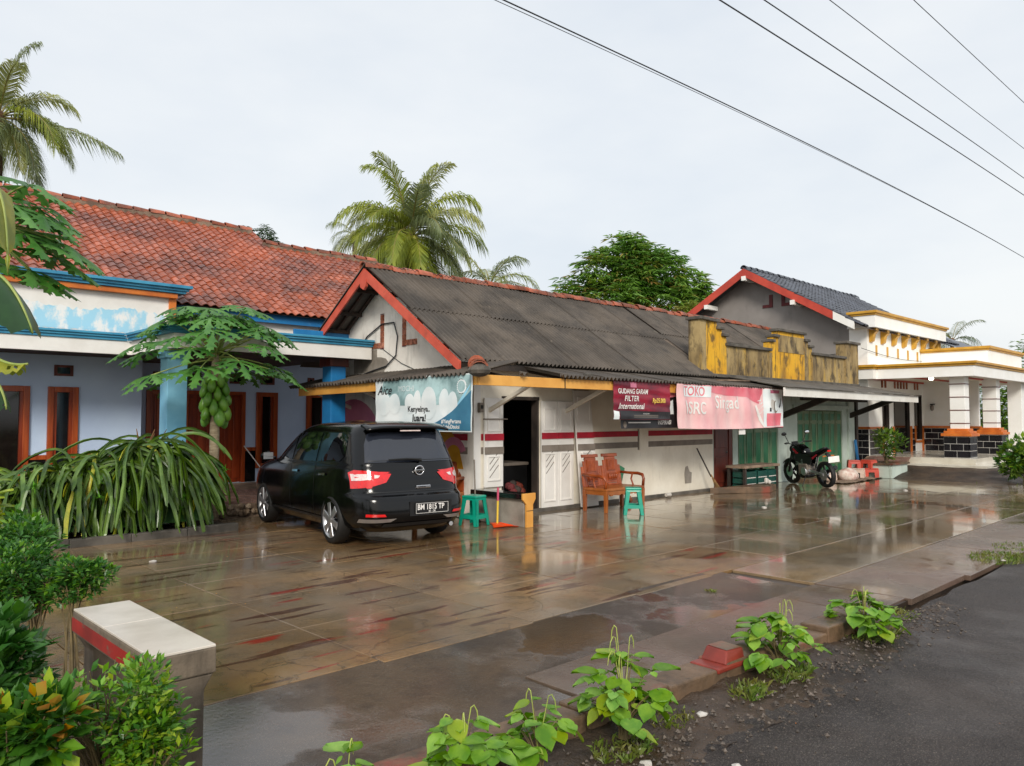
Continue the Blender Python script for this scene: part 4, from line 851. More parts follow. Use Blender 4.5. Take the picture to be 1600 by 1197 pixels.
# upper cornice box with brackets and slits
UX0, UX1, UY = 24.35, 31.0, 9.15
MB().box(UX0, UX1, UY, 10.0, 4.45, 4.82).build('upper_cornice', 'bright_white', wh)
for z0, z1, p in ((4.822, 4.88, .04), (4.88, 4.96, .09)): MB().box(UX0 - p, UX1 + p, UY - p, 10.0, z0, z1).build('gold_cornice', 'gold', wh, bev=.01)
x = UX0 + .5
for i in range(7):
    X = UX0 + .28 + i * .92
    MB().prism([(X, wF - .002, 4.0), (X, wF - .1, 4.05), (X, wF - .14, 4.25), (X, UY + .08, 4.34), (X, UY + .08, 4.448), (X, wF - .002, 4.448)], (.2, 0, 0)).build('bracket', 'gold', wh, bev=.008)
    if i < 6: MB().box(X + .5, X + .62, wF - .02, wF - .003, 3.62, 3.95).build('vent_slit', 'gold', wh)
MB().box(UX1 - .3, UX1 + .02, wF - .12, wF - .004, 4.0, 4.448).build('bracket', 'gold', wh, bev=.008)
MB().tube([(UX1 - 1.0, wF - .02, 4.12), (UX1 - 1.0, wF - .15, 4.12)], .04, 8).build('outdoor_lamp', 'black_plastic', wh)
# side roof behind right
MB().raw([(31.3, 8.6, 4.1), (37.5, 8.6, 4.1), (37.5, 12.5, 5.9), (31.3, 12.5, 5.9)], [(0, 1, 2, 3)]).build('side_roof', 'dark_tile', wh)
# porch canopy: fascia with gold edge, parapet tier, ceiling, columns, floor
CX0, CX1, CY0 = 24.4, 34.5, 6.5
MB().box(CX0 + .03, CX1, CY0 + .03, wF - .002, 3.0, 3.1).build('canopy_slab', 'bright_white', wh)
MB().box(CX0, CX1, CY0, CY0 + .14, 2.84, 3.14).build('canopy_fascia', 'bright_white', wh); MB().box(CX0, CX0 + .14, CY0 + .141, wF - .3, 2.84, 3.139).build('canopy_fascia', 'bright_white', wh)
MB().box(24.1, CX0 + .14, wF - .3, wF + .3, 2.84, 3.139).build('canopy_fascia', 'bright_white', wh)
for z0, z1, p in ((3.142, 3.2, .04), (3.2, 3.27, .09)):
    MB().box(CX0 - p, CX1, CY0 - p, CY0 + .16, z0, z1).build('gold_cornice', 'gold', wh, bev=.01); MB().box(CX0 - p, CX0 + .16, CY0 + .161, wF - .3 - p, z0, z1 - .001).build('gold_cornice', 'gold', wh, bev=.01); MB().box(24.1 - p, CX0 + .14, wF - .3 - p, wF + .3, z0, z1 - .001).build('gold_cornice', 'gold', wh)
b = MB(); b.box(29.2, 33.5, 7.35, 7.5, 3.1, 3.92); b.box(29.2, 29.35, 7.5, wF - .01, 3.1, 3.919); b.box(33.35, 33.5, 7.5, wF - .01, 3.1, 3.919); b.build('canopy_parapet', 'bright_white', wh)
for z0, z1, p in ((3.922, 3.98, .04), (3.98, 4.06, .09)): b = MB(); b.box(29.2 - p, 33.5 + p, 7.35 - p, 7.52, z0, z1); b.box(29.2 - p, 29.37, 7.521, wF - .01, z0, z1 - .001); b.build('gold_cornice', 'gold', wh)
MB().box(CX0 + .15, CX1, CY0 + .15, wF - .01, 2.9, 2.93).build('porch_ceiling', 'white_wall', wh)
for y in (7.2, 8.3): MB().box(CX0 + .2, CX1, y, y + .12, 2.86, 2.899).build('ceiling_batten', 'red_wood', wh)
MB().box(CX0 + .15, CX1, wF - .06, wF - .012, 2.84, 2.899).build('ceiling_batten', 'red_wood', wh)
def column(X, Y, w=.40, plain=False):
    if plain:
        MB().box(X - w / 2, X + w / 2, Y - w / 2, Y + w / 2, .2, 2.9).build('column', 'bright_white', wh, bev=.01); return
    c = MB().box(X - w / 2, X + w / 2, Y - w / 2, Y + w / 2, 1.2, 2.899).build('column', 'bright_white', wh, bev=.01)
    for z in (1.48, 1.86, 2.24, 2.62): MB().box(X - w / 2 - .012, X + w / 2 + .012, Y - w / 2 - .012, Y + w / 2 + .012, z, z + .025).build('column_band', 'brown_door', c)
    for k, (e_, z0, z1) in enumerate(((.20, 1.12, 1.2), (.14, 1.2, 1.27), (.07, 1.27, 1.34))): MB().box(X - w / 2 - e_, X + w / 2 + e_, Y - w / 2 - e_, Y + w / 2 + e_, z0, z1).build('column_collar', 'orange_trim', c, bev=.008)
    p = w / 2 + .14
    MB().box(X - p + .02, X + p, Y - p + .02, Y + p, FL - .1, 1.12).build('column_base', 'black_tile', c)
    tiles_x(X - p, X + p, Y - p + .022, FL, 1.12, .34, .2); tiles_y(X - p + .022, Y - p, Y + p, FL, 1.12, .34, .2)
column(24.95, 7.05); column(28.2, 7.05); column(31.0, 7.0, .42, True)
pf = MB().box(CX0 - .1, CX1, CY0 + .0, wF, .0, FL - .02).build('porch_floor', 'floor_tile', wh)
for i in range(13):
    for j in range(5): MB().box(CX0 - .1 + i * .58 + .004, CX0 - .1 + (i + 1) * .58 - .004, CY0 + j * .58 + .004, CY0 + (j + 1) * .58 - .004, FL - .0195, FL).build('floor_tile', 'floor_tile', pf)
MB().box(CX0 - .45, CX0 - .102, CY0 - .35, 8.2, .0, .33).build('porch_step', 'floor_tile', wh, bev=.01); MB().box(CX0 - .102, CX1, CY0 - .35, CY0 - .002, .0, .33).build('porch_step', 'floor_tile', wh, bev=.01)
rp_ = MB().raw([(23.0, 8.25, .1), (CX0 - .1, 8.25, FL - .02), (CX0 - .1, wF, FL - .02), (23.0, wF, .1), (23.0, 8.25, -.1), (CX0 - .1, 8.25, -.1), (CX0 - .1, wF, -.1), (23.0, wF, -.1)], [(0, 1, 2, 3), (0, 4, 5, 1), (4, 0, 3, 7), (1, 5, 6, 2)]).build('ramp', 'mortar', wh)
d = Vector((CX0 - 23.1, 0, FL - .12)).normalized()
for i in range(7):
    for j in range(6):
        p = Vector((23.02, 8.28 + j * .195, .11)) + d * (i * .19); MB().bar(p + d * .01, p + d * .18, .17, .03).build('paver', 'paver_red', rp_)
# ceiling lamp (lit in the photograph)
bl = T('ceiling_lamp', 'small lit bulb on the white porch ceiling', 'lamp', (25.3, 8.3, 2.85)); MB().ball((25.3, 7.9, 2.84), .075, .075, .06, 12, 8).build('bulb', 'lamp_glow', bl, smooth=True); MB().lathe([(.05, 0), (.05, .03)], 12, (25.3, 7.9, 2.87)).build('lamp_base', 'white_paint', bl)
wl = T('wall_lamp', 'small dark lantern on the white porch wall', 'lamp', (RX - .1, 9.1, 2.0)); MB().box(RX - .14, RX - .002, 9.05, 9.17, 2.1, 2.14).build('arm', 'black_plastic', wl); MB().lathe([(.03, 0), (.055, .04), (.06, .16), (.02, .2)], 8, (RX - .12, 9.11, 1.9)).build('shade', 'grey_stripe', wl)
# sagging cable across the white house
tag(MB().tube([(23.9 + 6.4 * t_, 9.40, 3.78 - .08 * t_ - .13 * math.sin(PI * t_)) for t_ in [i / 14 for i in range(15)]], .009, 5).build('service_cable', 'wire'), 'thin service cable sagging in front of the white upper wall', 'cable')
tag(MB().tube([(20.5, 9.9, 3.35), (22.0, 9.95, 3.48), (23.7, 9.9, 3.62)], .012, 5).build('roof_cable', 'wire'), 'short cable running above the stained parapet', 'cable')
# ------------------------------------------------------------------ black people carrier
car = T('parked_car', 'wet black people carrier parked nose-in beside the shop', 'car', (6.34, 10.16, 0), R(-7.3), local=True)
LV = [(.20, -2.06, 2.02, .73, 5), (.27, -2.17, 2.12, .80, 6), (.42, -2.225, 2.18, .835, 7), (.56, -2.215, 2.17, .845, 7), (.64, -2.19, 2.15, .845, 7), (.685, -2.12, 2.13, .842, 7), (.76, -2.09, 2.09, .84, 7),
      (.86, -2.075, 1.98, .835, 7), (.93, -2.05, 1.78, .825, 7), (.985, -2.03, 1.45, .815, 7), (1.03, -2.01, 1.15, .80, 7), (1.09, -1.985, 1.02, .785, 7), (1.22, -1.925, .82, .752, 7), (1.36, -1.855, .58, .712, 7),
      (1.455, -1.805, .38, .678, 7), (1.50, -1.79, .26, .65, 6.5), (1.545, -1.765, .08, .60, 6), (1.575, -1.69, -.1, .50, 5), (1.59, -1.45, -.35, .32, 4)]
def cr_(a, b, c, d, t): return .5 * (2 * b + (c - a) * t + (2 * a - 5 * b + 4 * c - d) * t * t + (3 * b - a - 3 * c + d) * t ** 3)
lv = []
for i in range(len(LV) - 1):
    q = [LV[max(i - 1, 0)], LV[i], LV[i + 1], LV[min(i + 2, len(LV) - 1)]]
    for k in range(3): t_ = k / 3; lv.append([q[1][0] + (q[2][0] - q[1][0]) * t_] + [cr_(q[0][j], q[1][j], q[2][j], q[3][j], t_) for j in range(1, 5)])
lv.append(list(LV[-1]))
NP = 96; V = []; Fc = []
for z, y0, y1, w, n in lv:
    yc = (y0 + y1) / 2; hl = (y1 - y0) / 2
    for k in range(NP):
        a_ = 2 * PI * (k + .5) / NP; c_, s__ = math.cos(a_), math.sin(a_)
        # denser sampling of the corners
        e_ = 2 / n; X = w * math.copysign(abs(c_) ** e_, c_); Y = hl * math.copysign(abs(s__) ** e_, s__)
        crown = .02 * (1 - (X / w) ** 2) if z > 1.5 else 0
        ty = (Y / hl); X *= 1 - .05 * max(0, ty) ** 3 - .03 * max(0, -ty) ** 4
        bow = .05 * (X / w) ** 2 * (1 if ty < 0 else -1) * (abs(ty) ** 6)
        V.append((X, yc + Y + bow, z + crown))
nl = len(lv)
for i in range(nl - 1):
    for k in range(NP): k2 = (k + 1) % NP; Fc.append((i * NP + k, i * NP + k2, (i + 1) * NP + k2, (i + 1) * NP + k))
Fc += [tuple(range(NP - 1, -1, -1)), tuple((nl - 1) * NP + k for k in range(NP))]
body = MB().raw(V, Fc).build('body', 'car_paint', car, smooth=True)
cut = []
for y in (-1.3, 1.3):
    for sg in (-1, 1):
        c_ = MB().lathe([(.375, -.28), (.375, .28)], 40, (sg * .80, y, .33), 'x').build('cutter', 'black_plastic'); cut.append(c_)
        md = body.modifiers.new('b', 'BOOLEAN'); md.operation = 'DIFFERENCE'; md.object = c_; md.solver = 'EXACT'
dg = bpy.context.evaluated_depsgraph_get(); dg.update()
bm_ = bpy.data.meshes.new_from_object(body.evaluated_get(dg)); body.modifiers.clear(); body.data = bm_
for c_ in cut: bpy.data.objects.remove(c_)
if not bm_.materials: bm_.materials.append(M['car_paint'])
with_ang(bm_, 38)
BV = BVHTree.FromPolygons([v.co.copy() for v in bm_.vertices], [tuple(p.vertices) for p in bm_.polygons])
def patch(poly, axis, name, m, par, off=.006, cuts=4, thick=.004, side=-1):
    "polygon drawn on the side (y,z) or rear (x,z) view and laid onto the body"
    bm = bmesh.new()
    P = []
    for i in range(len(poly)):
        a_, b_ = Vector(poly[i]), Vector(poly[(i + 1) % len(poly)]); k = max(1, int((b_ - a_).length / .08))
        for j in range(k): P.append(a_.lerp(b_, j / k))
    vs = [bm.verts.new((p.x, p.y, 0)) for p in P]; f = bm.faces.new(vs)
    bmesh.ops.triangulate(bm, faces=[f], quad_method='BEAUTY', ngon_method='BEAUTY')
    for _ in range(cuts):
        lg = [e_ for e_ in bm.edges if e_.calc_length() > .07]
        if not lg: break
        bmesh.ops.subdivide_edges(bm, edges=lg, cuts=1); bmesh.ops.triangulate(bm, faces=bm.faces[:])
    bm.verts.ensure_lookup_table()
    def hit(u, v):
        if axis == 'rear': o_, d_ = Vector((u, -4, v)), Vector((0, 1, 0))
        else: o_, d_ = Vector((side * 3, u, v)), Vector((-side, 0, 0))
        for k in range(5):
            r = BV.ray_cast(o_, d_)
            if r[0] is not None: return r[0] + r[1] * off if r[1].dot(d_) < 0 else r[0] - r[1] * off
            if axis == 'rear': o_.x *= .985
            else: o_.z -= .004
        return o_ + d_ * 2
    for v in bm.verts: v.co = hit(v.co.x, v.co.y)
    me = bpy.data.meshes.new(name); bmesh.ops.recalc_face_normals(bm, faces=bm.faces[:]); bm.to_mesh(me); bm.free()
    me.polygons.foreach_set('use_smooth', [True] * len(me.polygons)); me.materials.append(M[m])
    o = bpy.data.objects.new(name, me); C.objects.link(o); o.parent = par; ORG[o.name] = Vector((0, 0, 0)); return o
for sd in (-1, 1):
    patch([(1.0, 1.04), (.18, 1.045), (.18, 1.43), (.42, 1.40), (.62, 1.29), (.86, 1.13)], 'side', 'door_window', 'car_glass', car, side=sd)
    patch([(.11, 1.045), (-.70, 1.05), (-.70, 1.445), (.11, 1.435)], 'side', 'door_window', 'car_glass', car, side=sd)
    patch([(-.78, 1.06), (-1.45, 1.08), (-1.56, 1.16), (-1.50, 1.40), (-1.36, 1.445), (-.78, 1.447)], 'side', 'quarter_window', 'car_glass', car, side=sd)
    for y in (.05, -.92): patch([(y, .875), (y - .2, .88), (y - .2, .91), (y, .905)], 'side', 'door_handle', 'chrome', car, .02, side=sd)
    for y0, y1 in ((.145, .145), (-.74, -.74)): patch([(y0, .32), (y0 + .012, .32), (y0 + .012, 1.03), (y0, 1.03)], 'side', 'door_seam', 'black_plastic', car, .002, side=sd)
    patch([(1.62, .80), (1.70, .80), (1.70, .84), (1.62, .84)], 'side', 'side_repeater', 'lamp_clear', car, .008, side=sd)
    patch([(.98, .30), (-.95, .30), (-.95, .33), (.98, .33)], 'side', 'sill_trim', 'black_plastic', car, .012, side=sd)
    mi = MB().ball((sd * .92, .92, 1.07), .10, .06, .075, 12, 8); mi.bar((sd * .78, .90, 1.03), (sd * .86, .92, 1.05), .05, .04); mr = mi.build('wing_mirror', 'car_paint', car, smooth=True)
    MB().box(sd * .92 - .075, sd * .92 + .075, .855, .862, 1.02, 1.12).build('mirror_glass', 'mirror_glass', mr)
patch([(-.64, 1.075), (.64, 1.075), (.60, 1.30), (.545, 1.43), (.50, 1.455), (-.50, 1.455), (-.545, 1.43), (-.60, 1.30)], 'rear', 'rear_window', 'rear_glass', car, .008)
patch([(-.60, 1.09), (.60, 1.09), (.60, 1.10), (-.60, 1.10)], 'rear', 'window_seal', 'black_plastic', car, .012)
# roof spoiler over the rear window
sp = MB(); sp.grid(lambda u, v: (-.60 + 1.2 * u, -1.70 - .20 * v - .05 * (1 - (2 * u - 1) ** 2), 1.565 - .055 * v ** 1.5 - .035 * abs(2 * u - 1) ** 4), 20, 5); so = sp.build('spoiler', 'car_paint', car, smooth=True); md = so.modifiers.new('s', 'SOLIDIFY'); md.thickness = .028
MB().box(-.15, .15, -1.935, -1.925, 1.475, 1.49).build('brake_light', 'lamp_clear', so)
# tail lamps: red wedge with clear insert wrapping the corner
for sd in (-1, 1):
    o = patch([(sd * .775, .95), (sd * .74, .985), (sd * .52, .965), (sd * .34, .93), (sd * .42, .83), (sd * .60, .78), (sd * .775, .75)], 'rear', 'tail_lamp', 'lamp_red', car, .010)
    patch([(sd * .765, .935), (sd * .63, .935), (sd * .60, .90), (sd * .62, .865), (sd * .765, .85)], 'rear', 'clear_lens', 'lamp_clear', o, .014)
    patch([(sd * .56, .925), (sd * .49, .915), (sd * .52, .885), (sd * .565, .88)], 'rear', 'clear_lens', 'lamp_clear', o, .014)
    patch([(-1.86, .86), (-2.0, .76), (-2.03, .76), (-2.03, .955), (-1.94, .975)], 'side', 'lamp_side', 'lamp_red', o, .010, side=sd)
    patch([(sd * .70, .415), (sd * .48, .415), (sd * .50, .445), (sd * .70, .45)], 'rear', 'bumper_reflector', 'lamp_red', car, .008)
    patch([(sd * .74, .335), (sd * .42, .345), (sd * .34, .385), (sd * .74, .385)], 'rear', 'bumper_vent', 'alloy', car, .006)
patch([(-.66, .70), (.66, .70), (.66, .712), (-.66, .712)], 'rear', 'tailgate_seam', 'black_plastic', car, .003)
patch([(-.52, .285), (.52, .285), (.50, .325), (-.50, .325)], 'rear', 'skid_trim', 'black_plastic', car, .012)
# wiper
wp = MB(); q = [(.10, -2.02, 1.105), (-.10, -2.025, 1.12), (-.36, -2.012, 1.115)]; wp.tube(q, [.018, .014, .008], 6); wp.ball((.10, -2.02, 1.10), .03, .02, .025, 8, 6); wp.build('wiper', 'black_plastic', car)
# round emblem, chrome badge, number plate
def rear_y(x, z): return BV.ray_cast(Vector((x, -4, z)), Vector((0, 1, 0)))[0].y
ye = rear_y(.07, .99); em = MB()
ring = [(.07 + .062 * math.cos(t_), ye - .034 + .0 * t_, .965 + .058 * math.sin(t_)) for t_ in [2 * PI * i / 28 for i in range(29)]]; em.tube(ring, .010, 6); em = em.build('emblem', 'chrome', car, smooth=True)
MB().box(.0, .14, ye - .05, ye - .03, .952, .978).build('emblem_bar', 'chrome', em, bev=.003)
text('NISSAN', .018, 0, .0005).xf(FRONT(.034, ye - .052, .959)).build('emblem_lettering', 'print_black', em)
yb = rear_y(.10, .755); bg = MB().box(-.0, .21, yb - .022, yb - .004, .735, .775).build('badge', 'chrome', car, bev=.008); text('LIVINA', .035, 0, .0006).xf(FRONT(.03, yb - .024, .742)).build('badge_lettering', 'print_black', bg)
yp = rear_y(.13, .47); MB().box(-.16, .46, yp - .004, yp + .03, .40, .58).build('plate_recess', 'black_plastic', car)
pl = MB().box(-.09, .40, yp - .026, yp - .012, .425, .56).build('number_plate', 'plate_black', car, bev=.004)
b = MB()
for (x0, x1, z0, z1) in ((-.085, .395, .553, .557), (-.085, .395, .428, .432), (-.085, -.081, .432, .553), (.391, .395, .432, .553)): b.box(x0, x1, yp - .0275, yp - .0262, z0, z1)
b.build('plate_border', 'print_white', pl)
text('BM 1815 TP', .098, 0, .0022, 1.02, .80).xf(FRONT(-.066, yp - .028, .475)).build('plate_lettering', 'print_white', pl); text('01 - 20', .035, 0, .0008).xf(FRONT(.10, yp - .028, .44)).build('plate_lettering', 'print_white', pl)
# wheels
def wheel(par, x, y, sd):
    w = MB().lathe([(.235, -.085), (.295, -.09), (.313, -.06), (.316, 0), (.313, .06), (.295, .09), (.235, .085)], 40, (x, y, .316), 'x', caps=False).build('wheel', 'rubber', par, smooth=True)
    MB().lathe([(.24, .088 * sd), (.222, .075 * sd), (.205, .03 * sd), (.2, -.08 * sd)], 36, (x, y, .316), 'x', caps=False).build('rim', 'alloy', w, smooth=True)
    MB().lathe([(.19, 0), (.19, .02 * sd)], 24, (x - .03 * sd, y, .316), 'x').build('brake_disc', 'dark_wood', w)
    MB().lathe([(.06, .03 * sd), (.055, .09 * sd), (.03, .095 * sd)], 16, (x, y, .316), 'x').build('hub', 'alloy', w, smooth=True)
    for k in range(6):
        a_ = 2 * PI * k / 6 + .3; p = lambda r, xo: (x + xo * sd, y + r * math.cos(a_), .316 + r * math.sin(a_))
        MB().bar(p(.03, .078), p(.226, .078), .05, .03, up=(1, 0, 0), w1=.10, h1=.02).build('spoke', 'alloy', w, bev=.006)
for sd in (-1, 1):
    for y in (-1.3, 1.3): wheel(car, sd * .752, y, sd)
MB().box(-.7, .7, -1.9, 1.9, .22, .30).build('underbody', 'black_plastic', car)
MB().tube([(.5, -2.15, .25), (.5, -1.6, .25)], .03, 8).build('exhaust', 'chrome', car)
# ------------------------------------------------------------------ motorcycle
mo = T('motorcycle', 'black naked motorcycle leaning on its stand before the green doors', 'motorcycle', (18.35, 8.52, 0), math.atan2(-(18.66 - 18.04), 9.12 - 7.99), local=True)
def mwheel(y, nm):
    w = MB().lathe([(.235, -.045), (.28, -.06), (.305, -.04), (.312, 0), (.305, .04), (.28, .06), (.235, .045)], 30, (0, y, .312), 'x', caps=False).build(nm, 'rubber', mo, smooth=True)
    MB().lathe([(.236, -.035), (.225, 0), (.236, .035)], 30, (0, y, .312), 'x', caps=False).build('rim', 'black_plastic', w); MB().lathe([(.04, -.05), (.04, .05)], 12, (0, y, .312), 'x').build('hub', 'alloy', w)
    for k in range(5): a_ = 2 * PI * k / 5; MB().bar((0, y + .03 * math.cos(a_), .312 + .03 * math.sin(a_)), (0, y + .235 * math.cos(a_), .312 + .235 * math.sin(a_)), .045, .03, up=(1, 0, 0)).build('spoke', 'black_plastic', w)
    MB().lathe([(.13, -.006), (.13, .006)], 24, (-.07, y, .312), 'x').build('brake_disc', 'alloy', w)
mwheel(-.65, 'rear_wheel'); mwheel(.65, 'front_wheel')
for sx in (-.09, .09): MB().tube([(sx, .66, .31), (sx, .42, .95)], [.026, .02], 10).build('fork_leg', 'black_plastic', mo, smooth=True)
MB().grid(lambda u, v: (-.07 + .14 * v, .65 + .345 * math.cos(R(35 + 100 * u)), .312 + .345 * math.sin(R(35 + 100 * u)) - .03 * abs(2 * v - 1) ** 2), 10, 4).build('front_mudguard', 'black_plastic', mo, smooth=True)
def loft(secs, n=14):   # rings (y, z centre, half width, half height)
    b = MB(); V = []
    for y, z, w, h in secs:
        for k in range(n): a_ = 2 * PI * k / n; V.append((w * math.copysign(abs(math.cos(a_)) ** .7, math.cos(a_)), y, z + h * math.copysign(abs(math.sin(a_)) ** .8, math.sin(a_))))
    m_ = len(secs); return b.raw(V, [(i * n + k, (i + 1) * n + k, (i + 1) * n + (k + 1) % n, i * n + (k + 1) % n) for i in range(m_ - 1) for k in range(n)] + [tuple(range(n)), tuple((m_ - 1) * n + k for k in range(n - 1, -1, -1))])
tk = loft([(-.05, .78, .09, .07), (.05, .84, .13, .11), (.2, .88, .16, .13), (.34, .88, .15, .12), (.42, .86, .09, .08)]).build('fuel_tank', 'car_paint', mo, smooth=True)
MB().prism([(-.162, .12, .80), (-.166, .30, .92), (-.166, .33, .88), (-.162, .2, .78)], (.004, 0, 0)).build('tank_stripe', 'red_stripe', tk)
loft([(.28, .66, .16, .08), (.42, .72, .15, .11), (.52, .74, .07, .06)]).build('tank_shroud', 'black_plastic', mo, smooth=True)
loft([(-.02, .79, .11, .04), (-.2, .76, .13, .05), (-.42, .82, .12, .05), (-.62, .90, .09, .04), (-.74, .95, .04, .025)]).build('seat', 'black_plastic', mo, smooth=True)
tl = loft([(-.25, .70, .10, .05), (-.5, .80, .09, .05), (-.78, .91, .05, .035), (-.84, .93, .02, .015)]).build('tail_fairing', 'car_paint', mo, smooth=True)
MB().prism([(-.105, -.30, .70), (-.105, -.5, .80), (-.105, -.52, .77), (-.105, -.34, .66)], (.004, 0, 0)).build('fairing_stripe', 'red_stripe', tl)
MB().box(-.05, .05, -.85, -.83, .86, .90).build('tail_lamp', 'lamp_red', mo, bev=.006)
MB().bar((0, -.74, .82), (0, -.95, .66), .10, .02).build('rear_mudguard', 'black_plastic', mo)
pl = MB().box(-.15, .15, -.985, -.975, .62, .76).build('number_plate', 'print_white', mo, bev=.004)
for sx in (-.12, .12): MB().tube([(sx * .5, -.78, .76), (sx * 1.3, -.80, .76)], .014, 6).build('indicator', 'orange_trim', mo)
en = MB(); en.box(-.13, .13, -.12, .22, .28, .55); en.box(-.1, .1, .05, .28, .5, .68); en = en.build('engine', 'grey_stripe', mo, bev=.03)
for k in range(5): MB().box(-.125, .125, .03, .3, .50 + k * .035, .512 + k * .035).build('cooling_fin', 'alloy', en)
MB().lathe([(.10, -.16), (.10, .16)], 18, (0, -.02, .36), 'x').build('crankcase_cover', 'alloy', en, bev=.01)
MB().tube([(.06, .3, .52), (.08, .36, .34), (.12, .2, .22), (.14, -.2, .24), (.16, -.45, .33)], .022, 8).build('exhaust_pipe', 'chrome', mo, smooth=True); MB().tube([(.16, -.38, .31), (.19, -.78, .47)], [.045, .055], 12).build('silencer', 'black_plastic', mo)
MB().tube([(0, .4, .9), (0, .1, .62), (0, -.2, .5)], .03, 8).build('frame_tube', 'black_plastic', mo)
for sx in (-.08, .08): MB().bar((sx, -.1, .4), (sx, -.65, .312), .03, .055).build('swing_arm', 'alloy', mo)
MB().tube([(-.02, -.32, .45), (-.02, -.42, .72)], .03, 8).build('shock_absorber', 'chrome', mo)
MB().tube([(-.36, .30, 1.05), (-.22, .40, 1.04), (-.08, .43, 1.0), (.08, .43, 1.0), (.22, .40, 1.04), (.36, .30, 1.05)], .013, 8).build('handlebar', 'black_plastic', mo)
for sx in (-1, 1):
    MB().tube([(sx * .26, .375, 1.045), (sx * .38, .285, 1.05)], .02, 8).build('grip', 'rubber', mo); MB().tube([(sx * .22, .43, 1.06), (sx * .36, .36, 1.05)], .008, 5).build('lever', 'black_plastic', mo)
    st = MB().tube([(sx * .2, .40, 1.05), (sx * .3, .38, 1.24)], .008, 6).build('mirror_stem', 'black_plastic', mo)
    MB().ball((sx * .33, .38, 1.28), .075, .018, .045, 12, 8).build('mirror_shell', 'black_plastic', st, smooth=True); MB().ball((sx * .33, .365, 1.28), .066, .008, .038, 12, 8).build('mirror_face', 'mirror_glass' if sx > 0 else 'window_dark', st, smooth=True)
MB().ball((0, .52, .88), .10, .08, .11, 12, 8).build('headlamp', 'black_plastic', mo, smooth=True); MB().box(-.08, .08, .42, .47, 1.0, 1.07).build('instrument', 'black_plastic', mo, bev=.01)
MB().tube([(-.1, -.05, .3), (-.28, -.1, .01)], .012, 6).build('side_stand', 'black_plastic', mo); MB().tube([(-.2, -.22, .33), (.2, -.22, .33)], .014, 6).build('foot_peg', 'black_plastic', mo)
for sx in (-1, 1): MB().prism([(sx * .12, .05, .55), (sx * .15, .3, .60), (sx * .15, .34, .82), (sx * .12, -.1, .78), (sx * .1, -.3, .72), (sx * .1, -.22, .52)], (-sx * .03, 0, 0)).build('side_cover', 'black_plastic', mo, bev=.01)
loft([(-.1, .25, .10, .05), (.15, .24, .13, .07), (.34, .33, .08, .07)]).build('belly_pan', 'black_plastic', mo, smooth=True); mo.scale = (1, 1, 1)
mo.rotation_euler[1] = R(-5)
# ------------------------------------------------------------------ furniture and clutter
def plastic_stool(label, loc, rz, m='teal_plastic', h=.46):
    t_ = T('plastic_stool', label, 'stool', loc, rz, 'teal plastic stools', local=True); a_, b_ = .125, .175
    sx = MB(); sx.box(-a_ - .015, a_ + .015, -a_ - .015, a_ + .015, h - .045, h); sx.build('seat', m, t_, bev=.018)
    MB().lathe([(.02, 0), (.02, .003)], 10, (0, 0, h + .0005)).build('finger_hole', 'window_dark', t_)
    wd = lambda z: a_ + (b_ - a_) * (1 - z / h)
    for cx in (-1, 1):
        for cy in (-1, 1):
            lg = MB(); z0, z1 = 0, h - .04; p0, p1 = wd(z0), wd(z1)
            for (dx, dy) in ((.078, .016), (.016, .078)): 
                q = []
                for z, p in ((z0, p0), (z1, p1)):
                    x0, x1 = sorted((cx * p, cx * (p - dx * (1 if z == z1 else .75)))); y0, y1 = sorted((cy * p, cy * (p - dy * (1 if z == z1 else .75)))); q += [(x0, y0, z), (x1, y0, z), (x1, y1, z), (x0, y1, z)]
                lg.raw(q, [(0, 3, 2, 1), (4, 5, 6, 7), (0, 1, 5, 4), (1, 2, 6, 5), (2, 3, 7, 6), (3, 0, 4, 7)])
            lg.build('leg', m, t_, bev=.004)
    for k in range(4):      # lower band and upper arch on each side
        z0, z1 = .11, .17; r = MB(); w0, w1 = wd(z0), wd(z1)
        r.raw([(-w0, -w0 - .001, z0), (w0, -w0 - .001, z0), (w0, -w0 + .014, z0), (-w0, -w0 + .014, z0), (-w1, -w1 - .001, z1), (w1, -w1 - .001, z1), (w1, -w1 + .014, z1), (-w1, -w1 + .014, z1)], [(0, 3, 2, 1), (4, 5, 6, 7), (0, 1, 5, 4), (1, 2, 6, 5), (2, 3, 7, 6), (3, 0, 4, 7)])
        r.xf(Matrix.Rotation(k * PI / 2, 4, 'Z')); r.build('lower_band', m, t_); r = MB(); u0, u1 = wd(h - .1), wd(h - .04)
        r.raw([(-u0, -u0, h - .085), (-u0 * .62, -u0, h - .068), (u0 * .62, -u0, h - .068), (u0, -u0, h - .085), (u1, -u1, h - .04), (-u1, -u1, h - .04), (-u0, -u0 + .014, h - .085), (-u0 * .62, -u0 + .014, h - .068), (u0 * .62, -u0 + .014, h - .068), (u0, -u0 + .014, h - .085), (u1, -u1 + .014, h - .04), (-u1, -u1 + .014, h - .04)], [(0, 1, 2, 3, 4, 5), (11, 10, 9, 8, 7, 6), (0, 6, 7, 1), (1, 7, 8, 2), (2, 8, 9, 3)])
        r.xf(Matrix.Rotation(k * PI / 2, 4, 'Z')); r.build('upper_arch', m, t_)
    return t_
plastic_stool('teal plastic stool between the black car and the low wall', (7.86, 8.98, 0), R(12)); plastic_stool('teal plastic stool in front of the carved wooden chair', (10.72, 8.10, 0), R(40))
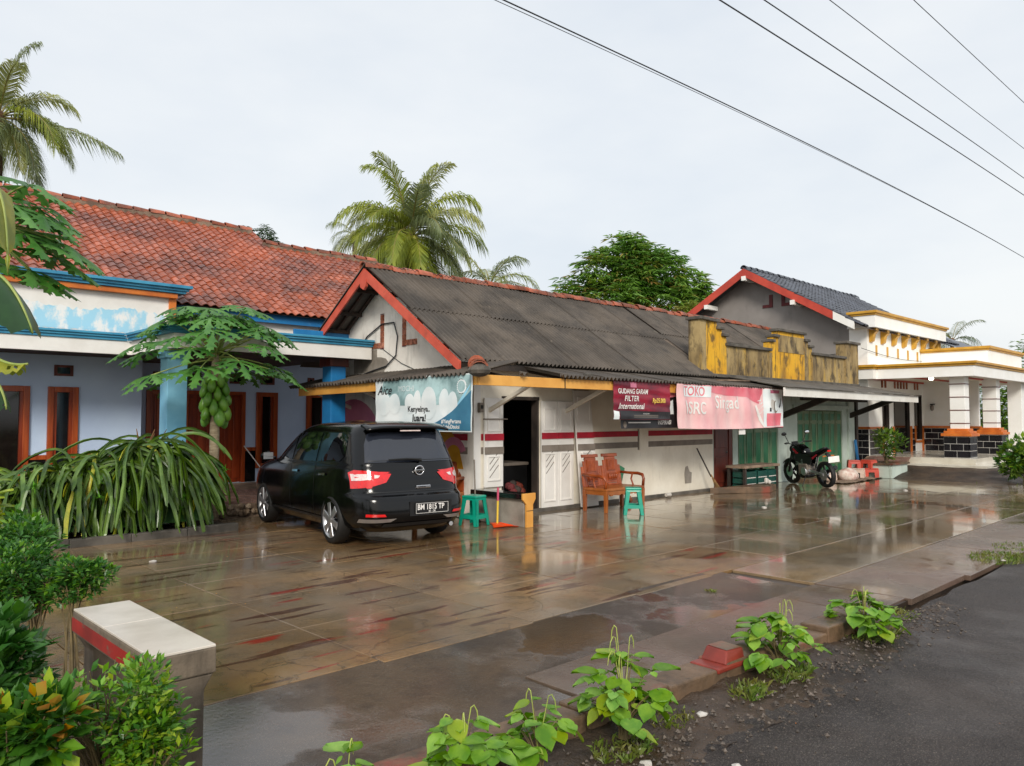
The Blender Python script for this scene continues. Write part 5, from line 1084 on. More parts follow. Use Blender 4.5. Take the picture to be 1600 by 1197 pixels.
# carved wooden settee
def settee(nm, label, loc, rz, seats=1, grp=None):
    t_ = T(nm, label, 'chair', loc, rz, grp, local=True); W_ = .62 * seats; D = .60
    MB().box(-W_ / 2, W_ / 2, -D / 2, D / 2, .38, .43).build('seat', 'carved_seat', t_, bev=.012)
    for x in (-W_ / 2 + .035, W_ / 2 - .035):
        for y in (-D / 2 + .035, D / 2 - .035): MB().bar((x, y, 0), (x, y, .38), .06, .06, w1=.075, h1=.075).build('leg', 'carved_seat', t_, bev=.008)
    ap = MB(); n = 14
    for i in range(n):
        x0 = -W_ / 2 + .07 + (W_ - .14) * i / n; x1 = -W_ / 2 + .07 + (W_ - .14) * (i + 1) / n; dz = .03 + .025 * abs(math.sin(i * 1.3)); ap.box(x0, x1, -D / 2 + .015, -D / 2 + .04, .38 - dz - .03, .381)
    ap.build('apron', 'carved_seat', t_)
    MB().box(-W_ / 2 + .01, -W_ / 2 + .035, -D / 2 + .07, D / 2 - .07, .31, .38).build('apron', 'carved_seat', t_); MB().box(W_ / 2 - .035, W_ / 2 - .01, -D / 2 + .07, D / 2 - .07, .31, .38).build('apron', 'carved_seat', t_)
    lean = .10
    for s in range(seats):
        cx = -W_ / 2 + .31 + s * .62
        def slat(x0, x1, z0, z1, y=.27, m='carved_wood', nm='back_panel', t=.035):
            b = MB(); y0 = y + lean * (z0 - .43) / .6; y1 = y + lean * (z1 - .43) / .6
            b.raw([(cx + x0, y0, z0), (cx + x1, y0, z0), (cx + x1, y0 + t, z0), (cx + x0, y0 + t, z0), (cx + x0, y1, z1), (cx + x1, y1, z1), (cx + x1, y1 + t, z1), (cx + x0, y1 + t, z1)], [(0, 3, 2, 1), (4, 5, 6, 7), (0, 1, 5, 4), (1, 2, 6, 5), (2, 3, 7, 6), (3, 0, 4, 7)]); b.build(nm, m, t_, bev=.008)
        slat(-.30, -.235, .43, .80, nm='back_post'); slat(.235, .30, .43, .80, nm='back_post'); slat(-.232, -.17, .43, .90, nm='back_post'); slat(.17, .232, .43, .90, nm='back_post')
        slat(-.165, .165, .47, .96); slat(-.24, .24, .962, 1.02, .262, nm='crest_rail', t=.05)
        slat(-.13, .13, .52, .66, .25, nm='carved_relief', t=.02); slat(-.13, .13, .70, .92, .25, nm='carved_relief', t=.02)
        for k in range(5): slat(-.11 + k * .045, -.085 + k * .045, .72, .90, .238, nm='carved_rib', t=.015)
        slat(-.16, .16, .43, .465, .255, nm='lower_rail')
        for k in range(4):
            b = MB(); b.ball((cx - .11 + k * .073, .25 + lean * .15, .59), .032, .02, .05, 8, 6); b.build('carved_rosette', 'carved_wood', t_, smooth=True)
    for sx in (-1, 1):
        x = sx * (W_ / 2 - .02); MB().tube([(x, .30, .66), (x + sx * .02, .1, .65), (x + sx * .03, -.12, .65), (x + sx * .02, -.24, .63), (x, -.285, .56), (x, -.27, .43)], [.026, .026, .03, .032, .028, .03], 8).build('armrest', 'carved_wood', t_, smooth=True)
        MB().tube([(x, .0, .64), (x, .03, .54), (x, -.02, .43)], .018, 6).build('arm_spindle', 'carved_wood', t_)
    return t_
sb_ = settee('carved_bench', 'carved two-seat wooden bench against the striped shop wall', (11.0, 8.74, 0), R(0), 2); sb_.scale = (.9, .9, .97)
settee('carved_chair', 'carved red-brown wooden chair between the car and the shop corner', (7.95, 9.98, 0), R(-80), 1)
# low tiled wall with yellow end board, dustpan, rods
lw_ = T('low_wall', 'low grey wall with black coping and ochre end board by the doorway', 'wall', (8.3, 8.9, 0))
MB().box(8.22, 8.36, 8.26, 9.42, 0, .42).build('wall_core', 'bare_cement', lw_, bev=.008); MB().box(8.16, 8.42, 8.25, 9.42, .422, .50).build('coping', 'plinth_black', lw_, bev=.01)
MB().prism([(8.235, 8.21, 0), (8.375, 8.21, 0), (8.375, 8.21, .34), (8.43, 8.21, .42), (8.43, 8.21, .51), (8.16, 8.21, .51), (8.16, 8.21, .42), (8.235, 8.21, .34)], (0, .035, 0)).build('end_board', 'ochre_wood', lw_, bev=.003); MB().box(8.23, 8.38, 8.205, 8.209, .245, .253).build('board_joint', 'dark_wood', lw_)
dp = T('dustpan', 'orange dustpan with a long yellow and pink handle', 'dustpan', (7.98, 8.42, 0))
MB().raw([(7.83, 8.50, .005), (8.22, 8.36, .005), (8.24, 8.48, .012), (7.9, 8.6, .012), (7.83, 8.50, .012), (8.22, 8.36, .012), (7.86, 8.62, .07), (8.0, 8.56, .075), (7.8, 8.5, .07), (7.99, 8.40, .03)], [(0, 1, 2, 3), (4, 5, 2, 3), (4, 8, 6, 3), (3, 6, 7, 2), (8, 9, 5, 4), (8, 6, 7, 9)]).build('pan', 'orange_plastic', dp)
MB().tube([(7.93, 8.53, .06), (7.95, 8.54, .40)], .016, 8).build('handle', 'yellow_plastic', dp); MB().tube([(7.95, 8.54, .402), (7.958, 8.545, .60)], .017, 8).build('grip', 'pink_plastic', dp)
rd = T('leaning_rod', 'thin grey broom stick leaning above the stool by the doorway post', 'broom', (8.05, 9.2, 0)); MB().tube([(8.02, 9.12, .02), (8.14, 9.3, .98)], .012, 6).build('stick', 'grey_stripe', rd); MB().bar((8.02, 9.1, .0), (8.01, 9.09, .14), .16, .03, w1=.06).build('bristles', 'black_plastic', rd)
b_ = T('straw_broom', 'straw broom with a dark stick leaning on the white wall', 'broom', (15.0, 9.2, 0)); MB().tube([(15.0, 9.2, .35), (14.78, 9.42, .98)], .016, 7).build('stick', 'dark_wood', b_)
for k in range(26): a_ = rnd.uniform(-1, 1); MB().bar((15.0 + rnd.uniform(-.012, .012), 9.2, .40), (15.1 + a_ * .13, 9.06 + rnd.uniform(-.05, .05), .02), .008, .008).build('straw', 'broom_straw', b_)
b_ = T('indoor_broom', 'long-handled broom leaning beside the blue house window', 'broom', (7.9, 16.5, .2)); MB().tube([(8.0, 16.3, .45), (7.72, 16.7, 1.02)], .012, 6).build('stick', 'print_white', b_); MB().bar((8.0, 16.3, .47), (8.04, 16.25, .24), .05, .04, w1=.28, h1=.06).build('bristles', 'cream_plastic', b_)
fl = T('green_flag', 'small dark green pennant on a thin stick by the stool', 'flag', (11.75, 9.1, 0)); MB().tube([(11.74, 9.2, .05), (11.72, 9.2, .70)], .006, 5).build('stick', 'print_white', fl); MB().raw([(11.72, 9.2, .76), (11.90, 9.19, .68), (11.78, 9.17, .42), (11.72, 9.203, .45)], [(0, 1, 2, 3)]).build('pennant', 'green_paint', fl)
# small things along the wall foot
for k, (x, y, z, m, l, c) in enumerate(((12.05, 9.2, .0, 'brick_cut', 'broken reddish figurine lying at the wall foot', 'rubble'), (13.35, 9.25, .0, 'litter_white', 'white paper cup lying at the foot of the striped wall', 'cup'), (16.4, 8.6, .14, 'litter_white', 'small white crumpled bag on the concrete door step', 'bag'))):
    if c == 'cup': tag(MB().lathe([(.035, 0), (.04, .08), (.043, .14)], 12, (x, y, .06), 'x').build('paper_cup', m), l, c)
    else:
        b = MB()
        for q in range(5): b.ball((x + rnd.uniform(-.1, .1), y + rnd.uniform(-.05, .05), z + .05 + rnd.uniform(0, .06)), .05, .04, .05, 7, 5)
        tag(b.build('rubble' if c == 'rubble' else 'paper_bag', m), l, c)
wp_ = T('wall_putty', 'beige putty smear shaped like a pouch on the white wall', 'patch', (14.5, 9.49, .4)); MB().prism([(14.42, 9.494, .22), (14.66, 9.494, .22), (14.68, 9.494, .45), (14.6, 9.494, .47), (14.52, 9.494, .60), (14.44, 9.494, .58), (14.40, 9.494, .45)], (0, -.004, 0)).build('smear', 'bare_cement', wp_)
# table of crates before the small green doors
ct = T('crate_table', 'pale table board resting before the small green doors', 'table', (16.7, 9.1, 0)); MB().box(15.85, 17.5, 8.85, 9.35, .50, .56).build('table_top', 'mortar', ct, bev=.01)
for x in (15.92, 17.42):
    for y in (8.9, 9.3): MB().box(x - .03, x + .03, y - .03, y + .03, 0, .50).build('leg', 'dark_wood', ct)
mat('crate_green', (8, 74, 64), (6, 60, 52), sc=5, rough=.4)
for k, x in enumerate((15.98, 16.5, 17.0)):
    c_ = T('bottle_crate', ('dark green bottle crate under the table, next to the brown door', 'dark green bottle crate in the middle under the table', 'dark green bottle crate under the table, next to the motorcycle')[k], 'crate', (x, 9.05, 0), group='crates under the table'); w_ = .48
    for (x0, x1, y0, y1) in ((x, x + w_, 8.90, 8.92), (x, x + w_, 9.22, 9.24), (x, x + .02, 8.92, 9.22), (x + w_ - .02, x + w_, 8.92, 9.22)):
        for z0, z1 in ((.01, .12), (.15, .26), (.29, .42)): MB().box(x0, x1, y0, y1, z0, z1).build('slat', 'crate_green', c_)
    for xx in (x, x + w_ - .03): MB().box(xx, xx + .03, 8.895, 8.925, 0, .44).build('post', 'crate_green', c_)
    for z in (.125, .265): MB().box(x + .03, x + w_ - .03, 8.905, 8.915, z, z + .02).build('bottle_gap', 'grout', c_)
    MB().box(x + .021, x + w_ - .021, 8.921, 9.219, .0, .01).build('base', 'crate_green', c_)
# red stool pile, cream stool, sack
def small_stool(label, x, y, z, rz, m, tilt=0, s=.30, h=.22):
    t_ = T('small_stool', label, 'stool', (x, y, z), rz, 'small plastic stools piled by the planter', local=True); t_.rotation_euler = (tilt, 0, rz)
    MB().box(-s / 2, s / 2, -s / 2, s / 2, h - .03, h).build('seat', m, t_, bev=.012)
    for k in range(4):
        r = MB(); y0 = -s / 2 - .012; r.prism([(-s / 2 - .012, y0, 0), (-.08, y0, 0), (-.07, y0, h * .55), (.07, y0, h * .55), (.08, y0, 0), (s / 2 + .012, y0, 0), (s / 2, y0 + .008, h - .032), (-s / 2, y0 + .008, h - .032)], (0, .012, 0)); r.xf(Matrix.Rotation(k * PI / 2, 4, 'Z')); r.build('side_panel', m, t_)
small_stool('red plastic stool on the pile, nearest the shop wall', 21.55, 8.75, .27, R(30), 'red_plastic'); small_stool('red plastic stool on the pile, nearest the planter', 21.95, 8.5, .27, R(-10), 'red_plastic'); small_stool('red plastic stool on the ground beside the planter', 21.95, 8.42, .02, R(20), 'red_plastic', 0, .34, .25); small_stool('cream plastic stool on the ground under the red ones', 21.5, 8.62, .02, R(15), 'cream_plastic', 0, .32, .25)
def lump(c, rx, ry, rz, m, nm, lab, cat, seed):
    b = MB().ball(c, rx, ry, rz, 22, 14); b.v = [tuple(Vector(c) + (Vector(v) - Vector(c)) * (1 + .22 * noise.noise((Vector(v) - Vector(c)) * 5 + Vector((seed, 0, 0))))) for v in b.v]; b.v = [(p[0], p[1], max(p[2], .012)) for p in b.v]
    return tag(b.build(nm, m, smooth=True), lab, cat)
lump((20.55, 8.5, .14), .36, .24, .2, 'sack', 'cement_sack', 'crumpled pale sack heaped beside the red stools', 'sack', 1); lump((20.0, 8.75, .10), .22, .2, .2, 'cream_plastic', 'plastic_bag', 'small pink plastic bag slumped behind the motorcycle', 'bag', 4)
tp = tag(MB().grid(lambda u, v: (19.3 + 2.9 * u, 8.0 + .5 * v + .15 * u, .025 + .03 * nz3(u * 9, v * 4, 1.4, 2)), 26, 8).build('wet_tarpaulin', 'mortar', smooth=True), 'wet crumpled mat on the ground behind the motorcycle wheel', 'mat')
tag(MB().bar((23.25, 9.28, .1), (23.2, 9.36, 1.0), .10, .04).build('blue_bag', 'deep_blue'), 'narrow blue plastic sheet hanging at the dark corner post', 'sheet')
# planter with leafy shrub stands by the white house
pt = T('planter', 'rectangular concrete planter before the white house', 'planter', (22.5, 8.2, 0))
b = MB(); b.box(21.95, 23.15, 7.9, 7.98, 0, .36); b.box(21.95, 23.15, 8.5, 8.58, 0, .36); b.box(21.95, 22.03, 7.98, 8.5, 0, .36); b.box(23.07, 23.15, 7.98, 8.5, 0, .36); b.build('planter_wall', 'mint_wall', pt, bev=.012); MB().box(22.03, 23.07, 7.98, 8.5, 0, .30).build('planter_soil', 'soil', pt)
b = MB(); b.box(21.9, 23.2, 7.85, 7.985, .362, .41); b.box(21.9, 23.2, 8.495, 8.63, .362, .41); b.box(21.9, 22.035, 7.985, 8.495, .362, .41); b.box(23.065, 23.2, 7.985, 8.495, .362, .41); b.build('planter_rim', 'kerb_concrete', pt)
# tiled concrete bench (left foreground)
be = T('concrete_bench', 'concrete bench with white tiled seat and red edge', 'bench', (1.38, 4.15, 0))
B0, B1, Y0_, Y1_, BZ = 1.235, 1.53, 3.56, 4.76, .60
MB().box(B0, B1, Y0_, Y1_, BZ - .13, BZ - .012).build('seat_slab', 'bench_side', be, bev=.008)
MB().box(B0 + .003, B1 - .003, Y0_ + .003, (Y0_ + Y1_) / 2 + .078, BZ - .0118, BZ).build('seat_tile', 'bench_tile', be, bev=.002); MB().box(B0 + .003, B1 - .003, (Y0_ + Y1_) / 2 + .082, Y1_ - .003, BZ - .0118, BZ).build('seat_tile', 'bench_tile', be, bev=.002)
MB().box(B0 - .004, B0, Y0_ + .1, Y1_, BZ - .115, BZ - .045).build('painted_edge', 'bench_red', be)
for y0 in (Y0_ + .01, Y1_ - .2):
    MB().prism([(B0 + .05, y0, -.1), (B1 - .05, y0, -.1), (B1 - .05, y0, BZ - .2), (B1 - .006, y0, BZ - .131), (B0 + .006, y0, BZ - .131), (B0 + .05, y0, BZ - .2)], (0, .17, 0)).build('leg', 'bench_side', be, bev=.008)
# red kerb block
kb = T('kerb_block', 'red-painted concrete block standing on the kerb', 'block', (4.45, 2.7, .05)); kb.location.z = .05; ORG[kb.name] = Vector((4.45, 2.7, .0)); MB().prism([(4.30, 2.60, .0), (4.60, 2.585, .0), (4.61, 2.80, .0), (4.31, 2.82, .0)], (0, 0, .035)).build('block_foot', 'kerb_red', kb, bev=.01)
b = MB().raw([(4.40, 2.61, .0355), (4.62, 2.60, .0355), (4.63, 2.79, .0355), (4.41, 2.80, .0355), (4.45, 2.63, .11), (4.62, 2.615, .105), (4.63, 2.78, .11), (4.46, 2.785, .115)], [(0, 3, 2, 1), (4, 5, 6, 7), (0, 1, 5, 4), (1, 2, 6, 5), (2, 3, 7, 6), (3, 0, 4, 7)]).build('block_body', 'kerb_red', kb, bev=.008)
MB().raw([(4.455, 2.635, .1125), (4.615, 2.62, .1075), (4.625, 2.775, .1125), (4.465, 2.78, .1175)], [(0, 1, 2, 3)]).build('block_top', 'kerb_concrete', kb)
# ------------------------------------------------------------------ banners
def banner(nm, label, plane, u0, u1, z0, z1, base, m, wav, parts, nu=40, nv=16, sag=0.):
    "hanging printed cloth; plane('u', z, off) -> point; parts are (mb in u,z | polygon, material, name, lift)"
    t_ = T(nm, label, 'banner', plane(u0, z0, 0)); 
    W3 = lambda u, z, off=0.: plane(u, z - sag * math.sin(PI * (u - u0) / (u1 - u0)) * (z1 - z) / (z1 - z0), off + wav(u, z))
    MB().grid(lambda a_, b_: W3(u0 + (u1 - u0) * a_, z0 + (z1 - z0) * b_), nu, nv).build('cloth', m, t_, smooth=True)
    for (g, mm, n_, lift) in parts:
        if isinstance(g, MB):
            bm = bmesh.new(); vs = [bm.verts.new(p) for p in g.v]
            for q in g.f:
                try: bm.faces.new([vs[i] for i in q])
                except ValueError: pass
            bmesh.ops.triangulate(bm, faces=bm.faces[:])
            for _ in range(3):
                lg = [e_ for e_ in bm.edges if e_.calc_length() > .035]
                if lg: bmesh.ops.subdivide_edges(bm, edges=lg, cuts=1); bmesh.ops.triangulate(bm, faces=bm.faces[:])
            bm.verts.ensure_lookup_table(); b = MB().raw([W3(v.co.x, v.co.y, lift) for v in bm.verts], [tuple(v.index for v in f.verts) for f in bm.faces]); bm.free()
        else:
            bm = bmesh.new(); vs = []
            for i in range(len(g)):
                p, q = Vector(g[i]), Vector(g[(i + 1) % len(g)]); k = max(1, int((q - p).length / .06))
                vs += [bm.verts.new((p.lerp(q, j / k).x, p.lerp(q, j / k).y, 0)) for j in range(k)]
            f = bm.faces.new(vs); bmesh.ops.triangulate(bm, faces=[f])
            for _ in range(3):
                lg = [e_ for e_ in bm.edges if e_.calc_length() > .07]
                if lg: bmesh.ops.subdivide_edges(bm, edges=lg, cuts=1); bmesh.ops.triangulate(bm, faces=bm.faces[:])
            bm.verts.ensure_lookup_table(); b = MB().raw([W3(v.co.x, v.co.y, lift) for v in bm.verts], [tuple(v.index for v in f.verts) for f in bm.faces]); bm.free()
        b.build(n_, mm, t_, smooth=True)
    return t_
def tx(s, u, z, size, **k): b = text(s, size, **k); b.v = [(p[0] + u, p[1] + z, 0) for p in b.v]; return b
def ell(cu, cz, ru, rz_, n=20, a0=0, a1=360): return [(cu + ru * math.cos(R(a0 + (a1 - a0) * i / n)), cz + rz_ * math.sin(R(a0 + (a1 - a0) * i / n))) for i in range(n)]
# ice cream banner on the side fascia (u runs towards the road); plain white mounds in place of the mascots
sideP = lambda u, z, off: (7.40 - off, 11.0 - u, z)
wv = lambda u, z: .006 * math.sin(u * 9 + z * 3) + .004 * math.sin(z * 17)
u0, u1, z0, z1 = .0, 2.50, 1.44, 2.31
sw = [(u1 - 1.5 + .02, z0 + .02)] + [(u1 - 1.5 + 1.48 * (i / 12), z0 + .02 + .60 * (i / 12) ** 2.0) for i in range(1, 13)] + [(u1 - .02, z0 + .02)]
sw2 = [(u1 - 1.0 + .98 * (i / 12), z0 + .12 + .62 * (i / 12) ** 1.8) for i in range(13)] + [(u1 - .02 - .98 * (i / 12), z0 + .12 + .62 * (1 - i / 12) ** 2.1 - .12 * math.sin(PI * i / 12)) for i in range(1, 12)]
parts = [([(u0 + .25, z1 - .02), (u1 - .03, z1 - .02), (u1 - .03, z1 - .36), (u1 - .3, z1 - .46), (u0 + .4, z1 - .46), (u0 + .12, z1 - .40)], 'banner_teal', 'printed_sky', .003), (sw2, 'banner_sky', 'printed_swoosh', .005), (sw, 'banner_deep', 'printed_swoosh', .007)]
for (c_, r_, h_) in ((.25, .2, .2), (.55, .16, .17), (.98, .13, .16), (1.17, .1, .21), (1.47, .2, .26), (1.85, .12, .22), (2.05, .12, .17)): parts.append((ell(u0 + c_, z0 + .44, r_, h_), 'banner_white', 'printed_mound', .006))
parts += [(tx('Aice', .08, z1 - .27, .21, shear=.3, bold=.003), 'print_black', 'lettering', .009), (tx('MOCHI', .66, z1 - .23, .13), 'banner_white', 'lettering', .009), (tx('Kenyelnya..', .93, z0 + .31, .125, bold=.003), 'print_black', 'lettering', .010), (tx('Juara!', 1.06, z0 + .16, .15, bold=.004), 'print_black', 'lettering', .010), (tx('#YangPertama', 1.80, z0 + .13, .085, bold=.002, sx=.92), 'print_white', 'lettering', .010), (tx('SelaluDisukai', 1.84, z0 + .05, .08, bold=.002, sx=.9), 'print_white', 'lettering', .010)]
star = []
for i in range(40): a_ = 2 * PI * i / 40; r_ = .115 if i % 2 else .095; star.append((u1 - .24 + r_ * math.cos(a_), z1 - .19 + r_ * math.sin(a_)))
parts += [(star, 'banner_white', 'printed_seal', .006), (ell(u1 - .24, z1 - .19, .085, .085), 'banner_teal', 'printed_seal', .008)]
banner('ice_cream_banner', 'white and teal ice cream banner hanging above the black car', sideP, u0, u1, z0, z1, None, 'banner_white', wv, parts)
frP = lambda Y: (lambda u, z, off: (u, Y - off, z))
# red cigarette banner
wv = lambda u, z: .006 * math.sin(z * 34 + u * 3) + .006 * math.sin(u * 7)
g0, g1 = 10.5, 12.2
banner('red_banner', 'dark red and black cigarette banner under the awning', frP(8.34), g0, g1, 1.62, 2.30, None, 'banner_red', wv, [([(g0 + .18, 1.625), (g1 - .005, 1.625), (g1 - .005, 1.76), (g0 + .18, 1.78)], 'banner_black', 'printed_strip', .004), ([(g0 + .005, 1.625), (g0 + .16, 1.625), (g0 + .16, 1.76), (g0 + .005, 1.78)], 'banner_white', 'printed_photo', .004),
    (tx('GUDANG GARAM', g0 + .12, 2.08, .125, bold=.002, sx=.86), 'print_white', 'lettering', .012), (tx('FILTER', g0 + .3, 1.95, .13, bold=.003, spacing=1.1), 'print_white', 'lettering', .012), (tx('International', g0 + .12, 1.81, .145, shear=.35, bold=.002), 'print_white', 'lettering', .012), (tx('Rp25.000', g0 + 1.12, 1.93, .115, bold=.003, shear=.1, sx=.9), 'print_gold', 'lettering', .012),
    ([(g0 + .46, 2.19), (g0 + .64, 2.19), (g0 + .64, 2.28), (g0 + .46, 2.28)], 'mural_pink', 'printed_crest', .005), (tx('PERINGATAN', g0 + .85, 1.715, .03), 'print_white', 'lettering', .012)] + [([(g0 + .55, 1.70 - k * .03), (g0 + 1.3, 1.70 - k * .03), (g0 + 1.3, 1.69 - k * .03), (g0 + .55, 1.69 - k * .03)], 'grey_stripe', 'printed_line', .010) for k in range(2)])
k0, k1 = 10.85, 12.75
banner('black_banner', 'black banner hanging behind the red one', frP(8.46), k0, k1, 1.46, 2.22, None, 'banner_black', lambda u, z: .008 * math.sin(u * 6 + z * 9), [(tx('INSPIRASI', k0 + 1.12, 1.53, .11, bold=.002, sx=.9), 'print_white', 'lettering', .006), ([(k0 + .22, 1.555), (k0 + .88, 1.555), (k0 + .88, 1.575), (k0 + .22, 1.575)], 'print_white', 'printed_line', .006), ([(k0 + 1.36, 1.72), (k0 + 1.62, 1.72), (k0 + 1.62, 2.0), (k0 + 1.36, 1.9)], 'banner_white', 'printed_photo', .006), ([(k0 + 1.36, 2.02), (k0 + 1.7, 2.06), (k0 + 1.7, 2.16), (k0 + 1.36, 2.14)], 'banner_rose', 'printed_photo', .006), (ell(k0 + .12, 1.53, .05, .06), 'grey_stripe', 'printed_photo', .006)])
# pink shop-name banner
t0, t1 = 12.35, 16.62
wv = lambda u, z: .030 * math.sin(u * 5.2 + .8 * math.sin(u * 2)) * (.25 + 1.0 * (2.3 - z)) + .016 * math.sin(u * 13 + z * 4) + .008 * math.sin(z * 11)
ch = []
for k in range(4): ch.append(([(t1 - .98 - .05 * k + dx_, 2.0 - k * .11 - (0 if s_ == 0 else .0)) for dx_, s_ in ((0, 0),)] , None))
parts = [([(t0 + .2, 2.29), (t1 - .95, 2.29), (t1 - .95, 2.18), (t1 - 1.15, 1.96), (t1 - 1.7, 2.1), (t0 + 1.7, 2.12), (t0 + .9, 2.2)], 'banner_rose', 'printed_field', .004), ([(t1 - .92, 1.47), (t1 - .01, 1.47), (t1 - .01, 2.29), (t1 - .92, 2.29)], 'banner_white', 'printed_photo', .004), ([(t1 - .80, 1.48), (t1 - .12, 1.48), (t1 - .12, 1.76), (t1 - .80, 1.76)], 'banner_rose', 'printed_photo', .007),
    ([(t1 - .62, 2.2), (t1 - .2, 2.2), (t1 - .2, 2.27), (t1 - .62, 2.27)], 'mural_pink', 'printed_photo', .007), (ell(t1 - .52, 1.95, .16, .12), 'grout', 'printed_photo', .007), (ell(t1 - .36, 1.90, .10, .14), 'grey_stripe', 'printed_photo', .009), (ell(t1 - .33, 1.92, .075, .11), 'banner_white', 'printed_photo', .011), ([(t1 - .72, 1.80), (t1 - .66, 1.80), (t1 - .66, 1.88), (t1 - .72, 1.88)], 'print_black', 'printed_photo', .009), ([(t1 - .24, 1.9), (t1 - .1, 2.1), (t1 - .08, 2.08), (t1 - .2, 1.87)], 'print_black', 'printed_photo', .009),
    ([(t0 + .22, 2.065), (t0 + 1.16, 2.065), (t0 + 1.22, 2.28), (t0 + .22, 2.28)], 'banner_white', 'printed_label', .006), (tx('TOKO', t0 + .24, 2.09, .25, bold=.004, sx=1.02), 'banner_rose', 'lettering', .010), (tx('SRC', t0 + .42, 1.74, .33, bold=.006, sx=1.0), 'print_white', 'lettering', .010), (tx('Singad', t0 + 1.36, 1.86, .36, bold=.005, sx=.98), 'print_white', 'lettering', .010)]
for k in range(4):
    ub = t1 - 1.30 + .055 * k; zb = 1.70 + .0 * k; parts.append(([(ub, 1.86 - .09 * k + .05), (ub + .05, 1.86 - .09 * k + .09), (ub + .26, 1.60 - .05 * k + .06), (ub + .21, 1.60 - .05 * k)], 'print_white', 'printed_chevron', .008))
    parts.append(([(ub + .02, 2.02 - .09 * k), (ub + .06, 2.02 - .09 * k), (ub + .3, 2.06 - .05 * k), (ub + .28, 2.02 - .05 * k)], 'print_white', 'printed_chevron', .008))
for k in range(3): parts.append(([(t0 + .26 + .05 * k, 1.98 - .06 * k), (t0 + .31 + .05 * k, 2.0 - .06 * k), (t0 + .36, 1.80 - .03 * k), (t0 + .30, 1.77 - .02 * k)], 'print_white', 'printed_logo', .009))
banner('pink_banner', 'faded pink shop-name banner hanging along the awning', frP(8.30), t0, t1, 1.45, 2.30, None, 'banner_pink', wv, parts, 120, 20, .03)
mb = banner('maroon_banner', 'edge of a maroon banner hidden behind the pink one', frP(8.42), 15.0, 16.82, 1.42, 2.22, None, 'banner_red', lambda u, z: .006 * math.sin(u * 8), [])
tag(MB().box(14.7, 14.95, 8.33, 8.345, 1.30, 1.45).build('hanging_tag', 'print_white'), 'small white tag hanging below the pink banner', 'tag')
# ------------------------------------------------------------------ vegetation
rv = random.Random(77)
def bez(p0, p1, p2, p3, n):
    p0, p1, p2, p3 = map(Vector, (p0, p1, p2, p3)); return [p0 * (1 - t) ** 3 + p1 * 3 * t * (1 - t) ** 2 + p2 * 3 * t * t * (1 - t) + p3 * t ** 3 for t in [i / n for i in range(n + 1)]]
def frond(base, az, el, L, droop, leaf, m, root, stem='palm_stem', n=46, wid=.045, twist=0., bare=.16, hang=.6):
    "one feather palm leaf: midrib part with its blade of leaflets"
    base = Vector(base); h = Vector((math.cos(az), math.sin(az), 0)); p = base.copy(); d = (h * math.cos(el) + Vector((0, 0, math.sin(el)))).normalized(); pts = [p.copy()]; N = 16
    for i in range(N):
        t_ = (i + 1) / N; d = (d + Vector((0, 0, -1)) * droop * (.4 + 1.6 * t_) / N).normalized(); p = p + d * (L / N); pts.append(p.copy())
    r = MB().tube(pts, [.05 * (1 - .9 * i / N) * (L / 4.5) + .004 for i in range(N + 1)], 5).build('frond', stem, root, smooth=True)
    b = MB()
    for i in range(n):
        t_ = bare + (1 - bare) * (i + .5) / n; k = t_ * N; i0 = min(int(k), N - 1); q = pts[i0].lerp(pts[i0 + 1], k - i0); d = (pts[i0 + 1] - pts[i0]).normalized()
        s = d.cross(Vector((0, 0, 1)));
        if s.length < .1: s = Vector((math.sin(az), -math.cos(az), 0))
        s.normalize(); u = s.cross(d)
        ll = leaf * (.35 + .65 * math.sin(PI * min(1, .12 + .95 * t_ * .92)) ** .7) * rv.uniform(.85, 1.1)
        for sg in (-1, 1):
            out = (s * sg * (.75 - .3 * t_) + d * (.45 + .5 * t_) + u * rv.uniform(.0, .3)).normalized(); a0 = q; w_ = wid * rv.uniform(.7, 1.2)
            mid = a0 + out * ll * .5 + Vector((0, 0, -1)) * ll * .10 * hang; tip = a0 + out * ll * .82 + Vector((0, 0, -1)) * ll * .55 * hang * rv.uniform(.6, 1.3); e_ = d * w_ * .5
            b.raw([a0 - e_ * .6, a0 + e_ * .6, mid + e_, mid - e_, tip], [(0, 1, 2, 3), (3, 2, 4)])
    b.build('leaflets', m, r)
def palm(name, label, top, base, fr, L, leaf, mats, nuts=0, trunk=.16, n=46, grp=None):
    t_ = T(name, label, 'palm tree', (base[0], base[1], 0), group=grp); top = Vector(top); base = Vector(base)
    MB().tube(bez(base, base.lerp(top, .4) + Vector((.2, 0, 0)), base.lerp(top, .8), top, 12), [trunk * 1.5] + [trunk] * 11 + [trunk * .9], 10).build('trunk', 'bark', t_, smooth=True)
    MB().ball(top, trunk * 1.6, trunk * 1.6, trunk * 2.4, 10, 8).build('crown_shaft', 'husk', t_)
    for i, (az, el, k, dr) in enumerate(fr): frond(top + Vector((0, 0, .1)), az, el, L * k, dr, leaf, mats[i % len(mats)], t_, n=n, wid=.062 * L / 4.2, hang=rv.uniform(.8, 1.4))
    for i in range(nuts):
        a_ = rv.uniform(0, 2 * PI); MB().ball(top + Vector((math.cos(a_) * .4 - .85, math.sin(a_) * .4 - .85, rv.uniform(-1.1, -.3))), .21, .21, .25, 8, 6).build('coconut', 'coconut', t_, smooth=True)
    return t_
def ring_fronds(n, seed, e0=80, e1=-25):
    r = random.Random(seed); out = []
    for i in range(n):
        t_ = i / (n - 1); out.append((i * 2.39996 + r.uniform(-.2, .2), R(e0 + (e1 - e0) * t_ ** .85 + r.uniform(-6, 6)), r.uniform(.85, 1.08) * (1 - .18 * t_), 1.05 + .8 * r.random() + .2 * t_))
    return out
